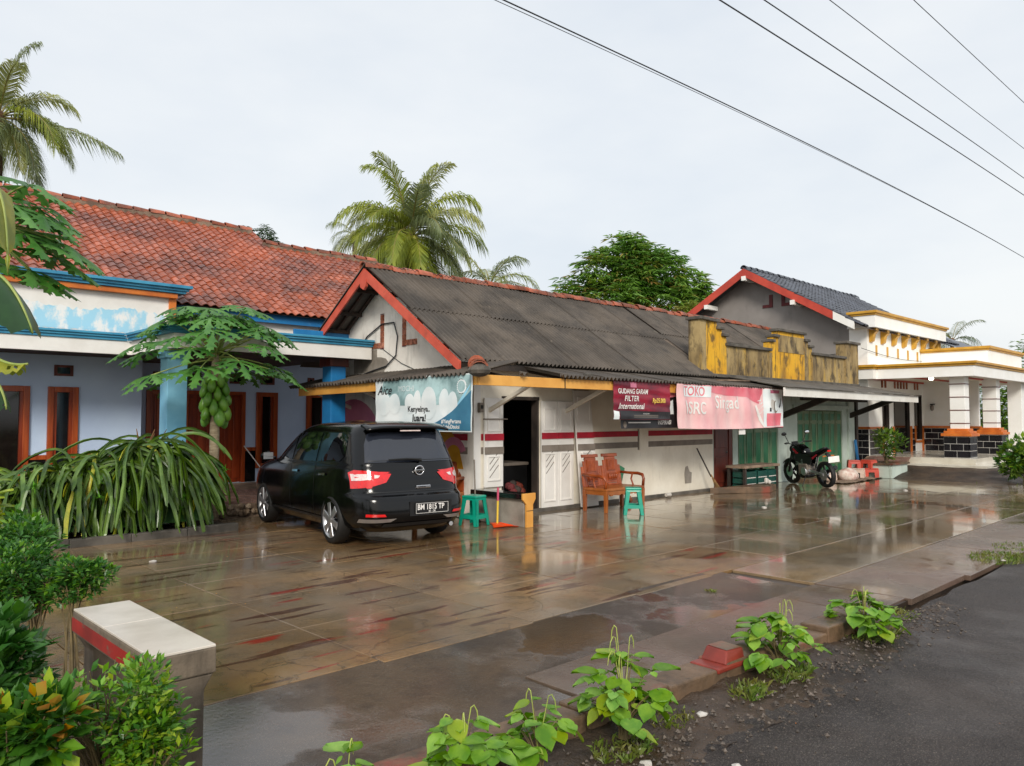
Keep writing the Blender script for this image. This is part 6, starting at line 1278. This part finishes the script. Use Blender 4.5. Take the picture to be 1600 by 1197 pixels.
def at(px, py, w):   # a spot w metres in front of the camera, read off the photograph once while laying out
    r = (px - 800) / 1200; x, y = w * (.6947 + r * .7193), w * (.7193 - r * .6947); return (x, y, 1.65 + (653 - py) / 1200 * w)
p = at(640, 372, 40); palm('coconut_palm', 'tall coconut palm with yellow nuts behind the corrugated roof', p, (p[0], p[1], 0), ring_fronds(40, 4, 86, -34), 4.7, 1.55, ('palm_leaf', 'palm_leaf', 'palm_leaf_pale', 'palm_leaf_grey'), 15, n=80)
p = at(765, 448, 46); palm('coconut_palm', 'low coconut palm showing fronds right of the tall palm', p, (p[0], p[1], 0), ring_fronds(18, 9, 70, -15), 4.0, 1.1, ('palm_leaf_grey', 'palm_leaf'), 0, n=40)
p = at(552, 368, 48); palm('coconut_palm', 'small coconut palm peeking out left of the tall palm', p, (p[0], p[1], 0), ring_fronds(10, 13, 70, -10), 2.4, .8, ('palm_leaf_grey',), 0, n=34)
p = at(-16, 180, 28); palm('coconut_palm', 'coconut palm at the left edge above the tiled roof', p, (p[0], p[1], 0), ring_fronds(24, 21, 80, -34) + [(math.atan2(-.695, .719) + .1, R(-2), 1.3, .45)], 3.4, 1.1, ('palm_leaf_grey', 'palm_leaf', 'palm_leaf_pale'), 0, n=80)
p = at(1490, 535, 62); palm('coconut_palm', 'distant coconut palm above the white house porch', p, (p[0], p[1], 0), ring_fronds(12, 31, 75, 0), 3.0, .9, ('palm_leaf_grey', 'far_leaf'), 0, n=26)
# broad-leaved trees
RV_ = Vector((.7193, -.6947, 0)); FV_ = Vector((.6947, .7193, 0))
def leaf_tree(name, label, c, lobes, ncl, leafL, mats, per=8, trunk=.25, cat='tree', droop=.5, grp=None, wleaf=.22):
    c = Vector(c); t_ = T(name, label, cat, (c.x, c.y, 0), group=grp); zmin = min(l[1] - l[3] for l in lobes)
    MB().tube([(c.x, c.y, 0), (c.x + .1, c.y, c.z * .35), (c.x, c.y, c.z + zmin * .6)], [trunk * 1.4, trunk, trunk * .7], 8).build('trunk', 'bark', t_, smooth=True)
    for (u, z, rx, rz_) in lobes: MB().tube(bez((c.x, c.y, c.z + zmin * .9), (c.x, c.y, c.z + zmin * .2), c + RV_ * u * .6 + Vector((0, 0, z * .5)), c + RV_ * u + Vector((0, 0, z + rz_ * .4)), 7), [trunk * .5, trunk * .4, trunk * .32, trunk * .26, trunk * .2, trunk * .14, trunk * .1, trunk * .05], 6).build('limb', 'bark', t_, smooth=True)
    bs = [MB() for _ in mats]; tot = sum(l[2] * l[3] for l in lobes)
    for (u, z, rx, rz_) in lobes:
        for i in range(int(ncl * rx * rz_ / tot)):
            v = Vector((rv.gauss(0, 1), rv.gauss(0, 1), rv.gauss(0, 1))).normalized(); k = rv.uniform(.35, 1.1) ** .6; nzv = 1 + .4 * noise.noise(v * 2.3 + Vector((u, z, 3)))
            p = c + RV_ * (u + v.x * rx * k * nzv) + FV_ * (v.y * rx * .9 * k) + Vector((0, 0, z + v.z * rz_ * k * nzv)); b = bs[0 if rv.random() < .82 or len(bs) == 1 else 1]; o_ = (v + Vector((0, 0, .4))).normalized()
            for j in range(per):
                a_ = 2 * PI * j / per + rv.random(); s = Vector((math.cos(a_), math.sin(a_), 0)); d = (s + o_ * .5 + Vector((0, 0, -droop * rv.uniform(.3, 1.3)))).normalized(); L_ = leafL * rv.uniform(.7, 1.2); w = d.cross(Vector((rv.uniform(-.4, .4), rv.uniform(-.4, .4), 1))).normalized() * L_ * wleaf * .5
                q = p + s * L_ * .1; m_ = q + d * L_ * .5; b.raw([q, m_ + w, q + d * L_ + Vector((0, 0, -L_ * .15)), m_ - w], [(0, 1, 2, 3)])
    for b, m in zip(bs, mats):
        if b.v: b.build('crown' if m == mats[0] else 'young_leaves', m, t_)
    return t_
k = 36 / 1200
leaf_tree('mango_tree', 'dense mango tree behind the old corrugated roof', at(985, 440, 36), [(u * k, z * k, a_ * k, b_ * k) for u, z, a_, b_ in ((-4, 52, 30, 26), (22, 36, 30, 28), (-44, 22, 36, 30), (55, 20, 36, 30), (8, 5, 40, 34), (-86, -16, 34, 24), (98, -4, 30, 22), (-30, -25, 60, 30), (60, -28, 50, 28), (-112, -36, 22, 18), (110, -30, 22, 20))], 1750, .46, ('mango_leaf', 'mango_young'), 8)
p = at(1085, 490, 33); k = 33 / 1200; leaf_tree('young_mango', 'light green young tree beside the yellow parapet top', p, [(0, 0, 26 * k, 20 * k)], 130, .32, ('mango_young',), 8, .1)
p = at(402, 366, 52); k = 52 / 1200; leaf_tree('far_tree', 'small round tree crown peeking over the red tiled roof', p, [(-20 * k, 4 * k, 12 * k, 12 * k), (8 * k, 0, 16 * k, 16 * k), (22 * k, -14 * k, 14 * k, 12 * k), (0, -25 * k, 24 * k, 20 * k)], 420, .3, ('far_leaf',), 7, .2)
k = 42 / 1200
leaf_tree('hedge_tree', 'bright green bushy tree seen between the porch columns', at(1545, 640, 42), [(0, 10 * k, 42 * k, 40 * k), (-10 * k, -30 * k, 40 * k, 40 * k), (30 * k, 0, 30 * k, 45 * k)], 900, .28, ('hedge_leaf', 'far_leaf'), 8, .15)
leaf_tree('roadside_tree', 'tall green tree at the right edge beyond the white porch', at(1622, 580, 44), [(0, 10 * k, 40 * k, 50 * k), (20 * k, -40 * k, 50 * k, 60 * k)], 800, .3, ('hedge_leaf', 'far_leaf'), 8, .2)
# papaya leaves
def papaya_blade(R_, seed):
    r = random.Random(seed); V = []; F = []
    prof = [(0.10, .045), (.30, .05), (.40, .085), (.47, .20), (.53, .10), (.62, .075), (.70, .18), (.75, .08), (.86, .10), (.90, .035), (1.0, .0)]
    for i in range(9):
        th = R(-152 + 304 * i / 8 + r.uniform(-5, 5)); ln = R_ * (1 - .30 * abs(i - 4) / 4) * r.uniform(.9, 1.08); dx, dy = math.cos(th), math.sin(th); wk = R_ * r.uniform(.9, 1.1)
        def pt(a_, s): 
            x = dx * a_ * ln - dy * s; y = dy * a_ * ln + dx * s; rr = math.hypot(x, y) / R_; return (x, y, -.28 * R_ * rr ** 2 - abs(s) * .5 + .03 * R_ * math.sin(i * 2.1 + rr * 4))
        b = len(V); V += [(0, 0, 0)] + [pt(a_, 0) for a_, s in prof]; m = len(prof); V += [pt(a_ + .04, s * wk) for a_, s in prof]; V += [pt(a_ + .04, -s * wk) for a_, s in prof]
        ax = lambda j: b + 1 + j; up = lambda j: b + 1 + m + j; dn = lambda j: b + 1 + 2 * m + j
        F += [(b, ax(0), up(0)), (b, dn(0), ax(0))]
        for j in range(m - 1): F += [(ax(j), ax(j + 1), up(j + 1), up(j)), (ax(j + 1), ax(j), dn(j), dn(j + 1))]
    return V, F
def papaya(name, label, base, hub, spec, R_, nf, trunk, seed, fruit_z=(0, 0)):
    t_ = T(name, label, 'papaya tree', (base[0], base[1], 0)); hub = Vector(hub); base = Vector(base); r = random.Random(seed)
    MB().tube(bez(base, base.lerp(hub, .35) + Vector((.02, .02, 0)), base.lerp(hub, .7), hub, 10), [trunk * 1.25] + [trunk] * 5 + [trunk * .9] * 4 + [trunk * .6], 12).build('trunk', 'papaya_bark', t_, smooth=True)
    for i, (az, el, pl, sc) in enumerate(spec):
        d = Vector((math.cos(az) * math.cos(el), math.sin(az) * math.cos(el), math.sin(el))); b0 = hub + Vector((0, 0, r.uniform(-.12, .05))); e_ = b0 + d * pl + Vector((0, 0, -.10 * pl))
        V, F = papaya_blade(R_ * sc, seed * 50 + i); tilt = Vector((d.x, d.y, -.25)).normalized(); z = Vector((d.x * .35, d.y * .35, 1)).normalized(); y = z.cross(tilt).normalized(); x = y.cross(z)
        lf = MB().raw([frame(x, y, z, e_) @ Vector(v) for v in V], F).build('leaf', 'papaya_leaf', t_, smooth=True)
        MB().tube(bez(b0, b0 + d * pl * .4 + Vector((0, 0, .04)), e_ - d * pl * .25 + Vector((0, 0, .05)), e_, 6), [.016, .014, .012, .011, .01, .009, .008], 5).build('petiole', 'petiole', lf, smooth=True)
    for i in range(nf):
        zt = i / max(1, nf - 1); a_ = i * 2.4; rr = trunk + .05 + .02 * r.random() + .03 * math.sin(PI * zt); c = Vector((base.x + (hub.x - base.x) * .9 + rr * math.cos(a_), base.y + (hub.y - base.y) * .9 + rr * math.sin(a_), fruit_z[0] + (fruit_z[1] - fruit_z[0]) * zt)); s = r.uniform(.95, 1.3) * (1.25 - .35 * zt)
        b = MB().lathe([(.004, -.115 * s), (.03 * s, -.10 * s), (.056 * s, -.05 * s), (.058 * s, 0), (.042 * s, .06 * s), (.02 * s, .105 * s), (.008, .12 * s)], 10); ou = Vector((math.cos(a_), math.sin(a_), 0)); b.xf(Matrix.Translation(c) @ Matrix.Rotation(r.uniform(.1, .4), 4, Vector((-ou.y, ou.x, 0)) * -1)); b.build('fruit', 'papaya_fruit', t_, smooth=True)
r_ = random.Random(6); sp_ = []
for i in range(42):
    t_ = i / 41; el = R(72 - 84 * t_ ** 1.1 + r_.uniform(-6, 6)); sp_.append((i * 2.39996 + r_.uniform(-.25, .25), el, .80 + .28 * min(1, t_ * 1.4) + r_.uniform(-.08, .08), r_.uniform(.85, 1.1)))
papaya('papaya_tree', 'papaya tree with a bunch of green fruit before the blue house', (5.14, 12.2, .05), (5.14, 12.2, 2.68), sp_, .5, 28, .075, 3, (1.62, 2.36))
hp = at(-40, 345, 6.4); sp_ = [(math.atan2(-.695, .719) + a_, R(e_), l_, 1) for a_, e_, l_ in ((.1, 28, .45), (-.5, 10, .5), (.5, 5, .55), (.15, -8, .62), (-.2, -28, .55), (.35, -35, .5), (.25, 45, .5), (-.1, 22, .55), (.3, -18, .6), (-.45, -5, .6), (.5, 35, .5), (1.2, 15, .5), (2.2, 10, .5), (3.2, 15, .5), (-1.4, 10, .5))]
papaya('papaya_sapling', 'papaya leaves hanging in at the left edge before the tiled roof', (hp[0], hp[1], 0), hp, sp_, .44, 0, .06, 8)
# banana plant at the left edge
def banana_leaf(pts, wid, m, root, tear=0.12, seed=1, curl=.5):
    r = random.Random(seed); pts = bez(*pts, 22); n = len(pts); b = MB(); V = []
    for i, p in enumerate(pts):
        t_ = i / (n - 1); d = (pts[min(i + 1, n - 1)] - pts[max(i - 1, 0)]).normalized(); s = d.cross(Vector((0, 0, 1)))
        s = s.normalized() if s.length > .05 else Vector((.7, -.7, 0)); w = wid * (math.sin(PI * min(1, .06 + .94 * t_)) ** .55) * (1 if t_ < .9 else (1 - t_) / .1 * .8 + .05); dn = Vector((0, 0, -1))
        for k in (-1, -.66, -.33, 0, .33, .66, 1): V.append(p + s * k * w * (1 - .25 * curl * abs(k)) + dn * (abs(k) ** 1.5) * w * curl + d * abs(k) * w * .25 + Vector((0, 0, .012 * math.sin(i * 2.2) * abs(k))))
    F = []
    torn = [0] * 2
    for i in range(n - 1):
        for k in range(6):
            side = 0 if k < 3 else 1
            if k in (0, 1, 4, 5) and r.random() < tear: continue
            F.append((i * 7 + k, i * 7 + k + 1, (i + 1) * 7 + k + 1, (i + 1) * 7 + k))
    lf = b.raw(V, F).build('leaf', m, root, smooth=True); MB().tube(pts, [.018 * (1 - .85 * i / n) + .003 for i in range(n)], 6).build('midrib', 'petiole', lf, smooth=True)
bp = at(-75, 700, 5.0); bn = T('banana_plant', 'banana plant with broad hanging leaves at the left edge', 'banana plant', (bp[0], bp[1], 0)); tp_ = at(-70, 470, 5.0)
MB().tube([(bp[0], bp[1], 0), (bp[0] + .02, bp[1], 1.2), tp_], [.11, .09, .05], 12).build('stem', 'petiole', bn, smooth=True)
A = lambda x, y, w=5.0: Vector(at(x, y, w))
banana_leaf((tp_, A(-40, 380), A(15, 425), A(48, 520)), .31, 'banana_green', bn, .03, 2, .65); banana_leaf((tp_, A(-50, 220), A(2, 235), A(6, 425)), .16, 'banana_yellow', bn, .03, 3, .35); banana_leaf((tp_, A(-40, 560), A(10, 575), A(42, 568)), .10, 'banana_yellow', bn, .2, 4, .8); banana_leaf((tp_, A(-45, 560), A(5, 590), A(10, 640)), .14, 'banana_green', bn, .05, 5, .9); banana_leaf((tp_, A(-120, 300), A(-170, 330), A(-230, 480)), .26, 'banana_green', bn, .05, 6, .6)
# dragon fruit hedge
dr = T('dragon_fruit_plant', 'sprawling dragon fruit cactus with arching green stems by the porch', 'cactus', (3.5, 11.6, 0))
posts = [((2.15, 11.75, .85), .7), ((2.55, 11.7, 1.0), .8), ((3.0, 11.65, 1.12), .8), ((3.5, 11.7, 1.18), .85), ((3.95, 11.65, 1.36), .95), ((4.35, 11.75, 1.22), .8)]
for (q, w_) in posts: MB().tube([(q[0], q[1], 0), (q[0], q[1], q[2] - .15)], .05, 8).build('support_post', 'bark', dr)
WR = [(1, 0), (.26, PI / 3), (1, 2 * PI / 3), (.26, PI), (1, 4 * PI / 3), (.26, 5 * PI / 3)]
MBI = MB()
for i in range(620):
    (q, w_) = posts[rv.choice((0, 1, 1, 2, 2, 3, 3, 4, 4, 4, 5, 5))]; az = rv.choice((rv.uniform(0, 2 * PI), rv.uniform(0, 2 * PI), rv.uniform(PI * 1.0, PI * 2.05), rv.uniform(PI * 1.15, PI * 1.9))); L = rv.uniform(.75, 1.55) * w_ * 1.1; el = R(rv.uniform(5, 55)); p = Vector(q) + Vector((rv.uniform(-.28, .28), rv.uniform(-.2, .2), rv.uniform(-.45, .0)))
    d = Vector((math.cos(az) * math.cos(el), math.sin(az) * math.cos(el), math.sin(el))); pts = [p.copy()]; N = 11; bend = rv.uniform(1.7, 3.4)
    for k in range(N):
        d = (d + Vector((rv.uniform(-.13, .13), rv.uniform(-.13, .13), -bend / N * (1.3 if k < 6 else .8)))).normalized(); p = p + d * L / N; p.z = max(p.z, .05 + .03 * rv.random()); pts.append(p.copy())
    r0 = rv.uniform(.017, .029); V = []; u = None; tw = rv.uniform(0, 2)
    for k, p in enumerate(pts):
        dd = (pts[min(k + 1, N)] - pts[max(k - 1, 0)]).normalized()
        if u is None: u = dd.cross(Vector((.3, .2, 1))).normalized()
        u = (u - dd * u.dot(dd)).normalized(); w2 = dd.cross(u); rr = r0 * (1 + .16 * (k % 2)) * (1 if k < N else .35) * (.7 if k == 0 else 1)
        for (f_, a_) in WR: a_ += tw; V.append(p + (u * math.cos(a_) + w2 * math.sin(a_)) * rr * f_)
    F = [(k * 6 + j, k * 6 + (j + 1) % 6, (k + 1) * 6 + (j + 1) % 6, (k + 1) * 6 + j) for k in range(N) for j in range(6)] + [tuple(range(5, -1, -1)), tuple(N * 6 + j for j in range(6))]
    if i < 290: MB().raw(V, F).build('cactus_stem', 'dragon_yellow' if rv.random() < .08 else 'dragon_stem', dr)
    else: MBI.raw([(v[0] + .0, v[1] + .10, max(.04, v[2] * .93)) for v in V], F)
MBI.build('inner_stems', 'dragon_stem', dr)['kind'] = 'stuff'
for i in range(11):
    c = Vector((rv.uniform(2.3, 4.8), rv.uniform(10.95, 11.25), rv.uniform(.35, .95))); b = MB()
    for j in range(22):
        d = Vector((rv.gauss(0, 1), rv.gauss(0, 1), rv.gauss(0, .8))).normalized(); s = d.cross(Vector((.1, .3, 1))).normalized() * .012; b.raw([c - s, c + s, c + d * rv.uniform(.07, .12)], [(0, 1, 2)])
    b.build('flower_bud', 'bud_green', dr)
for i in range(5):
    c = Vector((3.95 + rv.uniform(-.2, .3), 11.6, 1.30)); MB().bar(c, c + Vector((rv.uniform(-.1, .1), rv.uniform(-.1, .1), rv.uniform(.1, .2))), .03, .01, w1=.005).build('dry_bract', 'husk', dr)
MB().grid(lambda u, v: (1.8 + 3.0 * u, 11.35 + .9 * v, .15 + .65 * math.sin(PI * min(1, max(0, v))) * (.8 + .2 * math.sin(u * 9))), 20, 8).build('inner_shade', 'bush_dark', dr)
# generic bushes
def bush(name, label, c, rx, ry, rz, n, L_, mats, cat='bush', wl=.45, droop=.15, twigs=14, up=.6, grp=None, fill=.5):
    c = Vector(c); t_ = T(name, label, cat, (c.x, c.y, 0), group=grp); bs = [MB() for _ in mats]; tips = []; lobes = [(rv.uniform(-.6, .6), rv.uniform(-.6, .6), rv.uniform(-.5, .55), rv.uniform(.3, .62)) for _ in range(9)]
    for i in range(twigs):
        v = Vector((rv.gauss(0, 1), rv.gauss(0, 1), abs(rv.gauss(0, .9)) - .2)).normalized(); e_ = c + Vector((v.x * rx, v.y * ry, v.z * rz)) * .9; g0 = Vector((c.x + rv.uniform(-.05, .05), c.y + rv.uniform(-.05, .05), 0)); tips.append(e_)
        MB().tube(bez(g0, g0.lerp(c, .6), c.lerp(e_, .4), e_, 5), [.007, .006, .005, .004, .003, .002], 5).build('twig', 'twig', t_)
    for i in range(n):
        v = Vector((rv.gauss(0, 1), rv.gauss(0, 1), rv.gauss(0, 1))).normalized(); k = rv.uniform(fill, 1.03) ** .6 * (1 + .3 * noise.noise(v * 2.6 + c)); lo_ = lobes[i % len(lobes)]; p = c + Vector(((lo_[0] + v.x * lo_[3]) * rx, (lo_[1] + v.y * lo_[3]) * ry, (lo_[2] + v.z * lo_[3]) * rz)) * (1 if k > 1 else 1) * 1.0 + Vector((v.x * rx, v.y * ry, v.z * rz)) * (k - 1) * lo_[3]
        if p.z < .03: continue
        b = bs[min(len(bs) - 1, int(rv.random() ** 1.6 * len(bs)))]
        for j in range(3):
            d = (Vector((rv.gauss(0, 1), rv.gauss(0, 1), rv.gauss(0, .5) + up)) * .7 + v * .8 + Vector((0, 0, -droop))).normalized(); l = L_ * rv.uniform(.6, 1.25); w = d.cross(Vector((rv.uniform(-.7, .7), rv.uniform(-.7, .7), 1))).normalized() * l * wl * .5; q = p + d * l * .15; m_ = q + d * l * .45 + Vector((0, 0, .06 * l))
            b.raw([q, m_ + w, q + d * l, m_ - w], [(0, 1, 2), (0, 2, 3)])
    for b, m in zip(bs, mats):
        if b.v: b.build('foliage', m, t_)
    return t_
p = at(62, 905, 5.0); bush('garden_bush', 'dark fine-leaved garden bush behind the tiled bench', (p[0], p[1], .62), .34, .34, .26, 1900, .042, ('bush_dark', 'bush_light', 'bush_dark'), twigs=26, fill=.2)
p = at(120, 925, 4.9); bush('garden_bush', 'fine-leaved bush branch reaching over the yard beside the bench', (p[0], p[1], .62), .2, .16, .13, 700, .045, ('bush_dark', 'bush_light'), twigs=8)
p = at(10, 870, 5.4); bush('garden_bush', 'dense bush at the left edge below the lime-green plant', (p[0], p[1], .6), .38, .4, .34, 1800, .055, ('bush_dark', 'bush_light', 'broad_leaf'), twigs=16, fill=.2)
p = at(175, 1080, 3.0); bush('chilli_bush', 'light green chilli bush in front of the concrete bench leg', (p[0], p[1], .50), .26, .27, .25, 1000, .042, ('bush_light', 'bush_light', 'lime_leaf', 'bush_dark'), twigs=44, fill=.1)
p = at(250, 1150, 2.95); bush('chilli_bush', 'twiggy lower chilli branch beside the bench leg', (p[0], p[1], .34), .12, .14, .14, 300, .04, ('bush_light', 'lime_leaf'), twigs=20, fill=.4)
p = at(30, 1130, 2.7); bush('broadleaf_shrub', 'broad-leaved shrub with some orange leaves in the bottom left corner', (p[0], p[1], .46), .2, .22, .26, 420, .085, ('broad_leaf', 'bush_light', 'bush_dark', 'broad_leaf', 'lime_leaf', 'broad_leaf', 'bush_dark', 'autumn_leaf'), wl=.55, twigs=16)
p = at(10, 1020, 3.5); bush('broadleaf_shrub', 'dark broad-leaved shrub at the left edge beside the edging', (p[0], p[1], .5), .2, .2, .26, 420, .09, ('bush_dark', 'broad_leaf'), wl=.6, twigs=12)
# lime-green thick-leaved plant at the left edge
p = at(-8, 735, 7.6); t_ = T('lime_shrub', 'lime-green shrub with thick paddle leaves at the left edge', 'shrub', (p[0], p[1], 0))
for i in range(6):
    b0 = Vector((p[0] + rv.uniform(-.1, .1), p[1] + rv.uniform(-.1, .1), 0)); tp2 = Vector((p[0] + rv.uniform(-.2, .2), p[1] + rv.uniform(-.2, .2), rv.uniform(.8, 1.35))); MB().tube([b0, b0.lerp(tp2, .5), tp2], [.03, .025, .015], 7).build('stem', 'twig', t_)
    for j in range(14):
        a_ = j * 2.4 + i; d = Vector((math.cos(a_), math.sin(a_), rv.uniform(-.1, .7))).normalized(); l = rv.uniform(.16, .26); s = d.cross(Vector((0, 0, 1))).normalized(); z = s.cross(d); b = MB(); q = tp2 + Vector((0, 0, -.035 * j))
        b.grid(lambda u, v: q + d * (u * l) + s * ((v - .5) * .085 * math.sin(PI * min(1, .1 + .9 * u)) ** .7 * 1.2) + z * (-.05 * u * u + .015 * math.cos((v - .5) * 4)), 6, 2); b.build('leaf', 'lime_leaf', t_, smooth=True)
# planter shrub and right-edge shrub
bush('planter_shrub', 'airy yellow-green shrub growing in the concrete planter', (22.5, 8.22, .88), .55, .42, .48, 330, .13, ('hedge_leaf', 'far_leaf'), 'shrub', .4, twigs=18, fill=.3)
p = at(1598, 712, 19); bush('roadside_shrub', 'leafy shrub at the right edge before the porch steps', (p[0], p[1], .6), .55, .5, .5, 500, .17, ('hedge_leaf', 'broad_leaf'), 'shrub', .55, twigs=10)
# bean weeds along the kerb
def bean(label, x, y, h, n, w, seed):
    r = random.Random(seed); t_ = T('bean_weed', label, 'weed', (x, y, 0), group='bean weeds along the kerb')
    for i in range(n):
        a_ = r.uniform(0, 2 * PI); rr = w * r.random() ** .7; hz_ = h * r.uniform(.35, 1.0) * (1 - .45 * rr / w); b0 = Vector((x + r.uniform(-.02, .02), y + r.uniform(-.02, .02), .0)); e_ = Vector((x + rr * math.cos(a_), y + rr * math.sin(a_), hz_))
        st = MB().tube(bez(b0, b0 + Vector((0, 0, hz_ * .5)), b0.lerp(e_, .6) + Vector((0, 0, hz_ * .25)), e_, 5), [.005, .0045, .004, .003, .002, .0018], 5).build('stalk', 'twig', t_)
        for k in (-1, 0, 1):
            th = a_ + k * 1.25; dn = r.uniform(-.95, .25); d = Vector((math.cos(th), math.sin(th), dn)).normalized(); l = r.choice((.045, .06, .07, .085, .1, .115)) * r.uniform(.85, 1.1) * (1.15 if k == 0 else 1); s = d.cross(Vector((0, 0, 1))).normalized(); z = s.cross(d); q = e_ + d * .012
            P = [(0, .10), (.18, .40), (.42, .48), (.68, .34), (.88, .12), (1.0, 0)]; V = []
            for (u, ww) in P:
                for v in (-1, 0, 1): V.append(q + d * u * l + s * v * ww * l + z * (-.18 * u * u * l + .10 * abs(v) * l))
            MB().raw(V, [(i_ * 3 + j_, (i_ + 1) * 3 + j_, (i_ + 1) * 3 + j_ + 1, i_ * 3 + j_ + 1) for i_ in range(5) for j_ in range(2)]).build('leaflet', 'bean_leaf' if r.random() < .9 else 'lime_leaf', st, smooth=True)
    for i in range(max(2, n // 9)):
        a_ = r.uniform(0, 2 * PI); e_ = Vector((x + .05 * math.cos(a_), y + .05 * math.sin(a_), h * r.uniform(.8, 1.12))); c_ = Vector((math.cos(a_), math.sin(a_), 0)); MB().tube([(x, y, h * .3), e_.lerp(Vector((x, y, h * .3)), .3), e_, e_ + c_ * .015 + Vector((0, 0, .008)), e_ + c_ * .03 + Vector((0, 0, -.02)), e_ + c_ * .036 + Vector((0, 0, -.065))], [.002, .002, .0025, .003, .003, .0015], 5).build('pod', 'pod', t_)
bean('small bean weed at the bottom edge, nearest the bench', 1.74, 2.78, .30, 12, .13, 1); bean('bean weed second from the bench along the kerb', 2.2, 2.6, .42, 28, .18, 2); bean('bean weed third from the bench along the kerb', 2.62, 2.54, .38, 24, .16, 3); bean('tallest bean weed, between the bench and the red kerb block', 3.22, 2.50, .50, 46, .20, 4)
bean('bean weed just right of the red kerb block', 4.84, 2.47, .42, 40, .24, 5); bean('rightmost bean weed, at the end of the kerb', 6.1, 2.42, .33, 36, .24, 6)
# grass tufts on the verge
b = MB()
def blades(x, y, r0, n, h):
    for i in range(n):
        a_ = rv.uniform(0, 2 * PI); rr = r0 * rv.random() ** .5; q = Vector((x + rr * math.cos(a_), y + rr * math.sin(a_) * .6, -.03)); d = Vector((rv.gauss(0, .5), rv.gauss(0, .5), 1)).normalized(); l = h * rv.uniform(.4, 1.2); s = d.cross(Vector((rv.random(), rv.random(), 0))).normalized() * .003; b.raw([q - s, q + s, q + d * l * .6 + Vector((0, 0, 0)) + s * .7, q + d * l + Vector((rv.uniform(-.02, .02), rv.uniform(-.02, .02), -.2 * l))], [(0, 1, 2), (0, 2, 3)])
for (x, y, r0, n, h) in ((3.15, 2.46, .2, 260, .07), (3.65, 2.5, .16, 150, .06), (4.35, 2.42, .16, 260, .08), (4.85, 2.42, .22, 300, .09), (6.2, 2.4, .3, 360, .08), (6.9, 2.5, .3, 260, .05), (2.3, 2.5, .2, 160, .07), (10.6, 2.62, .5, 700, .07), (11.6, 2.7, .4, 300, .06), (6.55, 4.05, .07, 60, .05), (4.75, 2.86, .08, 60, .03)): blades(x, y, r0, n, h)
for i in range(160): blades(rv.uniform(22, 29), rv.uniform(4.4, 6.2), .25, 14, .09)
tag(b.build('grass', 'grass_blade'), 'short grass tufts along the verge and kerb', 'grass', kind='stuff')
# ------------------------------------------------------------------ power lines
def wire(label, pts, r=.011, Y=5.5, x0=-4., x1=60.):
    f = Y / 3.; P = [(p[0] * f, (p[1] - 1.65) * f + 1.65) for p in pts]
    if len(P) == 2: s = (P[1][1] - P[0][1]) / (P[1][0] - P[0][0]); fn = lambda x: P[0][1] + s * (x - P[0][0])
    else:
        (a_, fa), (b_, fb), (c_, fc) = P; fn = lambda x: fa * (x - b_) * (x - c_) / ((a_ - b_) * (a_ - c_)) + fb * (x - a_) * (x - c_) / ((b_ - a_) * (b_ - c_)) + fc * (x - a_) * (x - b_) / ((c_ - a_) * (c_ - b_))
    q = [(x, Y, fn(x)) for x in [x0 + (x1 - x0) * i / 60 for i in range(61)]]
    return tag(MB().tube(q, r, 5).build('power_line', 'wire'), label, 'power line', 'power lines overhead')
wire('lowest power line, leftmost at the top of the picture', ((2.9, 3.95), (5.82, 4.055), (14.0, 4.15)), .008); wire('thin power line running just under the lowest thick one', ((2.83, 3.925), (5.82, 4.04), (14.0, 4.147)), .004)
wire('second power line from the left at the top', ((5.09, 4.82), (8.69, 4.97), (14.13, 5.16)), .011); wire('third power line from the left at the top', ((5.8, 5.09), (9.0, 5.24), (14.16, 5.44)), .010); wire('fourth power line from the left at the top', ((7.06, 5.58), (14.22, 5.93)), .008); wire('rightmost power line in the top right corner', ((9.32, 6.46), (14.31, 6.70)), .009)
# ------------------------------------------------------------------ litter
def scrap(label, x, y, s, seed, z=.006, m='litter_white'):
    r = random.Random(seed); b = MB(); n = 9; V = [(x, y, z + s * .35)] + [(x + s * r.uniform(.6, 1.1) * math.cos(2 * PI * i / n), y + s * r.uniform(.5, .9) * math.sin(2 * PI * i / n), z + s * r.uniform(0, .25)) for i in range(n)]
    V += [(p[0], p[1], z - .004) for p in V[1:]]
    b.raw(V, [(0, 1 + i, 1 + (i + 1) % n) for i in range(n)] + [(1 + i, 1 + n + i, 1 + n + (i + 1) % n, 1 + (i + 1) % n) for i in range(n)]); tag(b.build('litter_scrap', m), label, 'litter', 'litter scraps')
scrap('white scrap on the road at the bottom edge', 3.41, 1.97, .032, 1, -.028); scrap('white scrap on the verge beside the tallest bean weed', 3.82, 2.42, .04, 2, -.012); scrap('small grey scrap on the yard left of the car', 3.22, 9.25, .05, 3); scrap('thin white scrap on the wet yard before the brown door', 13.2, 7.0, .06, 4); scrap('white scrap on the far yard left of the porch', 18.6, 6.4, .06, 5); scrap('white scrap at the foot of the tallest bean weed', 3.1, 2.28, .04, 6, -.02); scrap('white scrap on the wet apron far right', 10.3, 2.5, .035, 7)
b = MB(); rl = random.Random(9)
for i in range(420):
    x, y = rl.uniform(1, 12), rl.uniform(.6, 9)
    s = rl.uniform(.006, .018); a_ = rl.uniform(0, PI); z = .006 if y > 4.5 else (-.004 if y < 2.2 else -.05)
    if 2.2 < y < 4.5: continue
    b.raw([(x, y, z), (x + s * math.cos(a_), y + s * math.sin(a_), z + .003), (x + s * .8 * math.cos(a_ + .9), y + s * .8 * math.sin(a_ + .9), z + .005)], [(0, 1, 2)])
tag(b.build('leaf_debris', 'autumn_leaf'), 'tiny leaf crumbs scattered over yard and road', 'debris', kind='stuff')
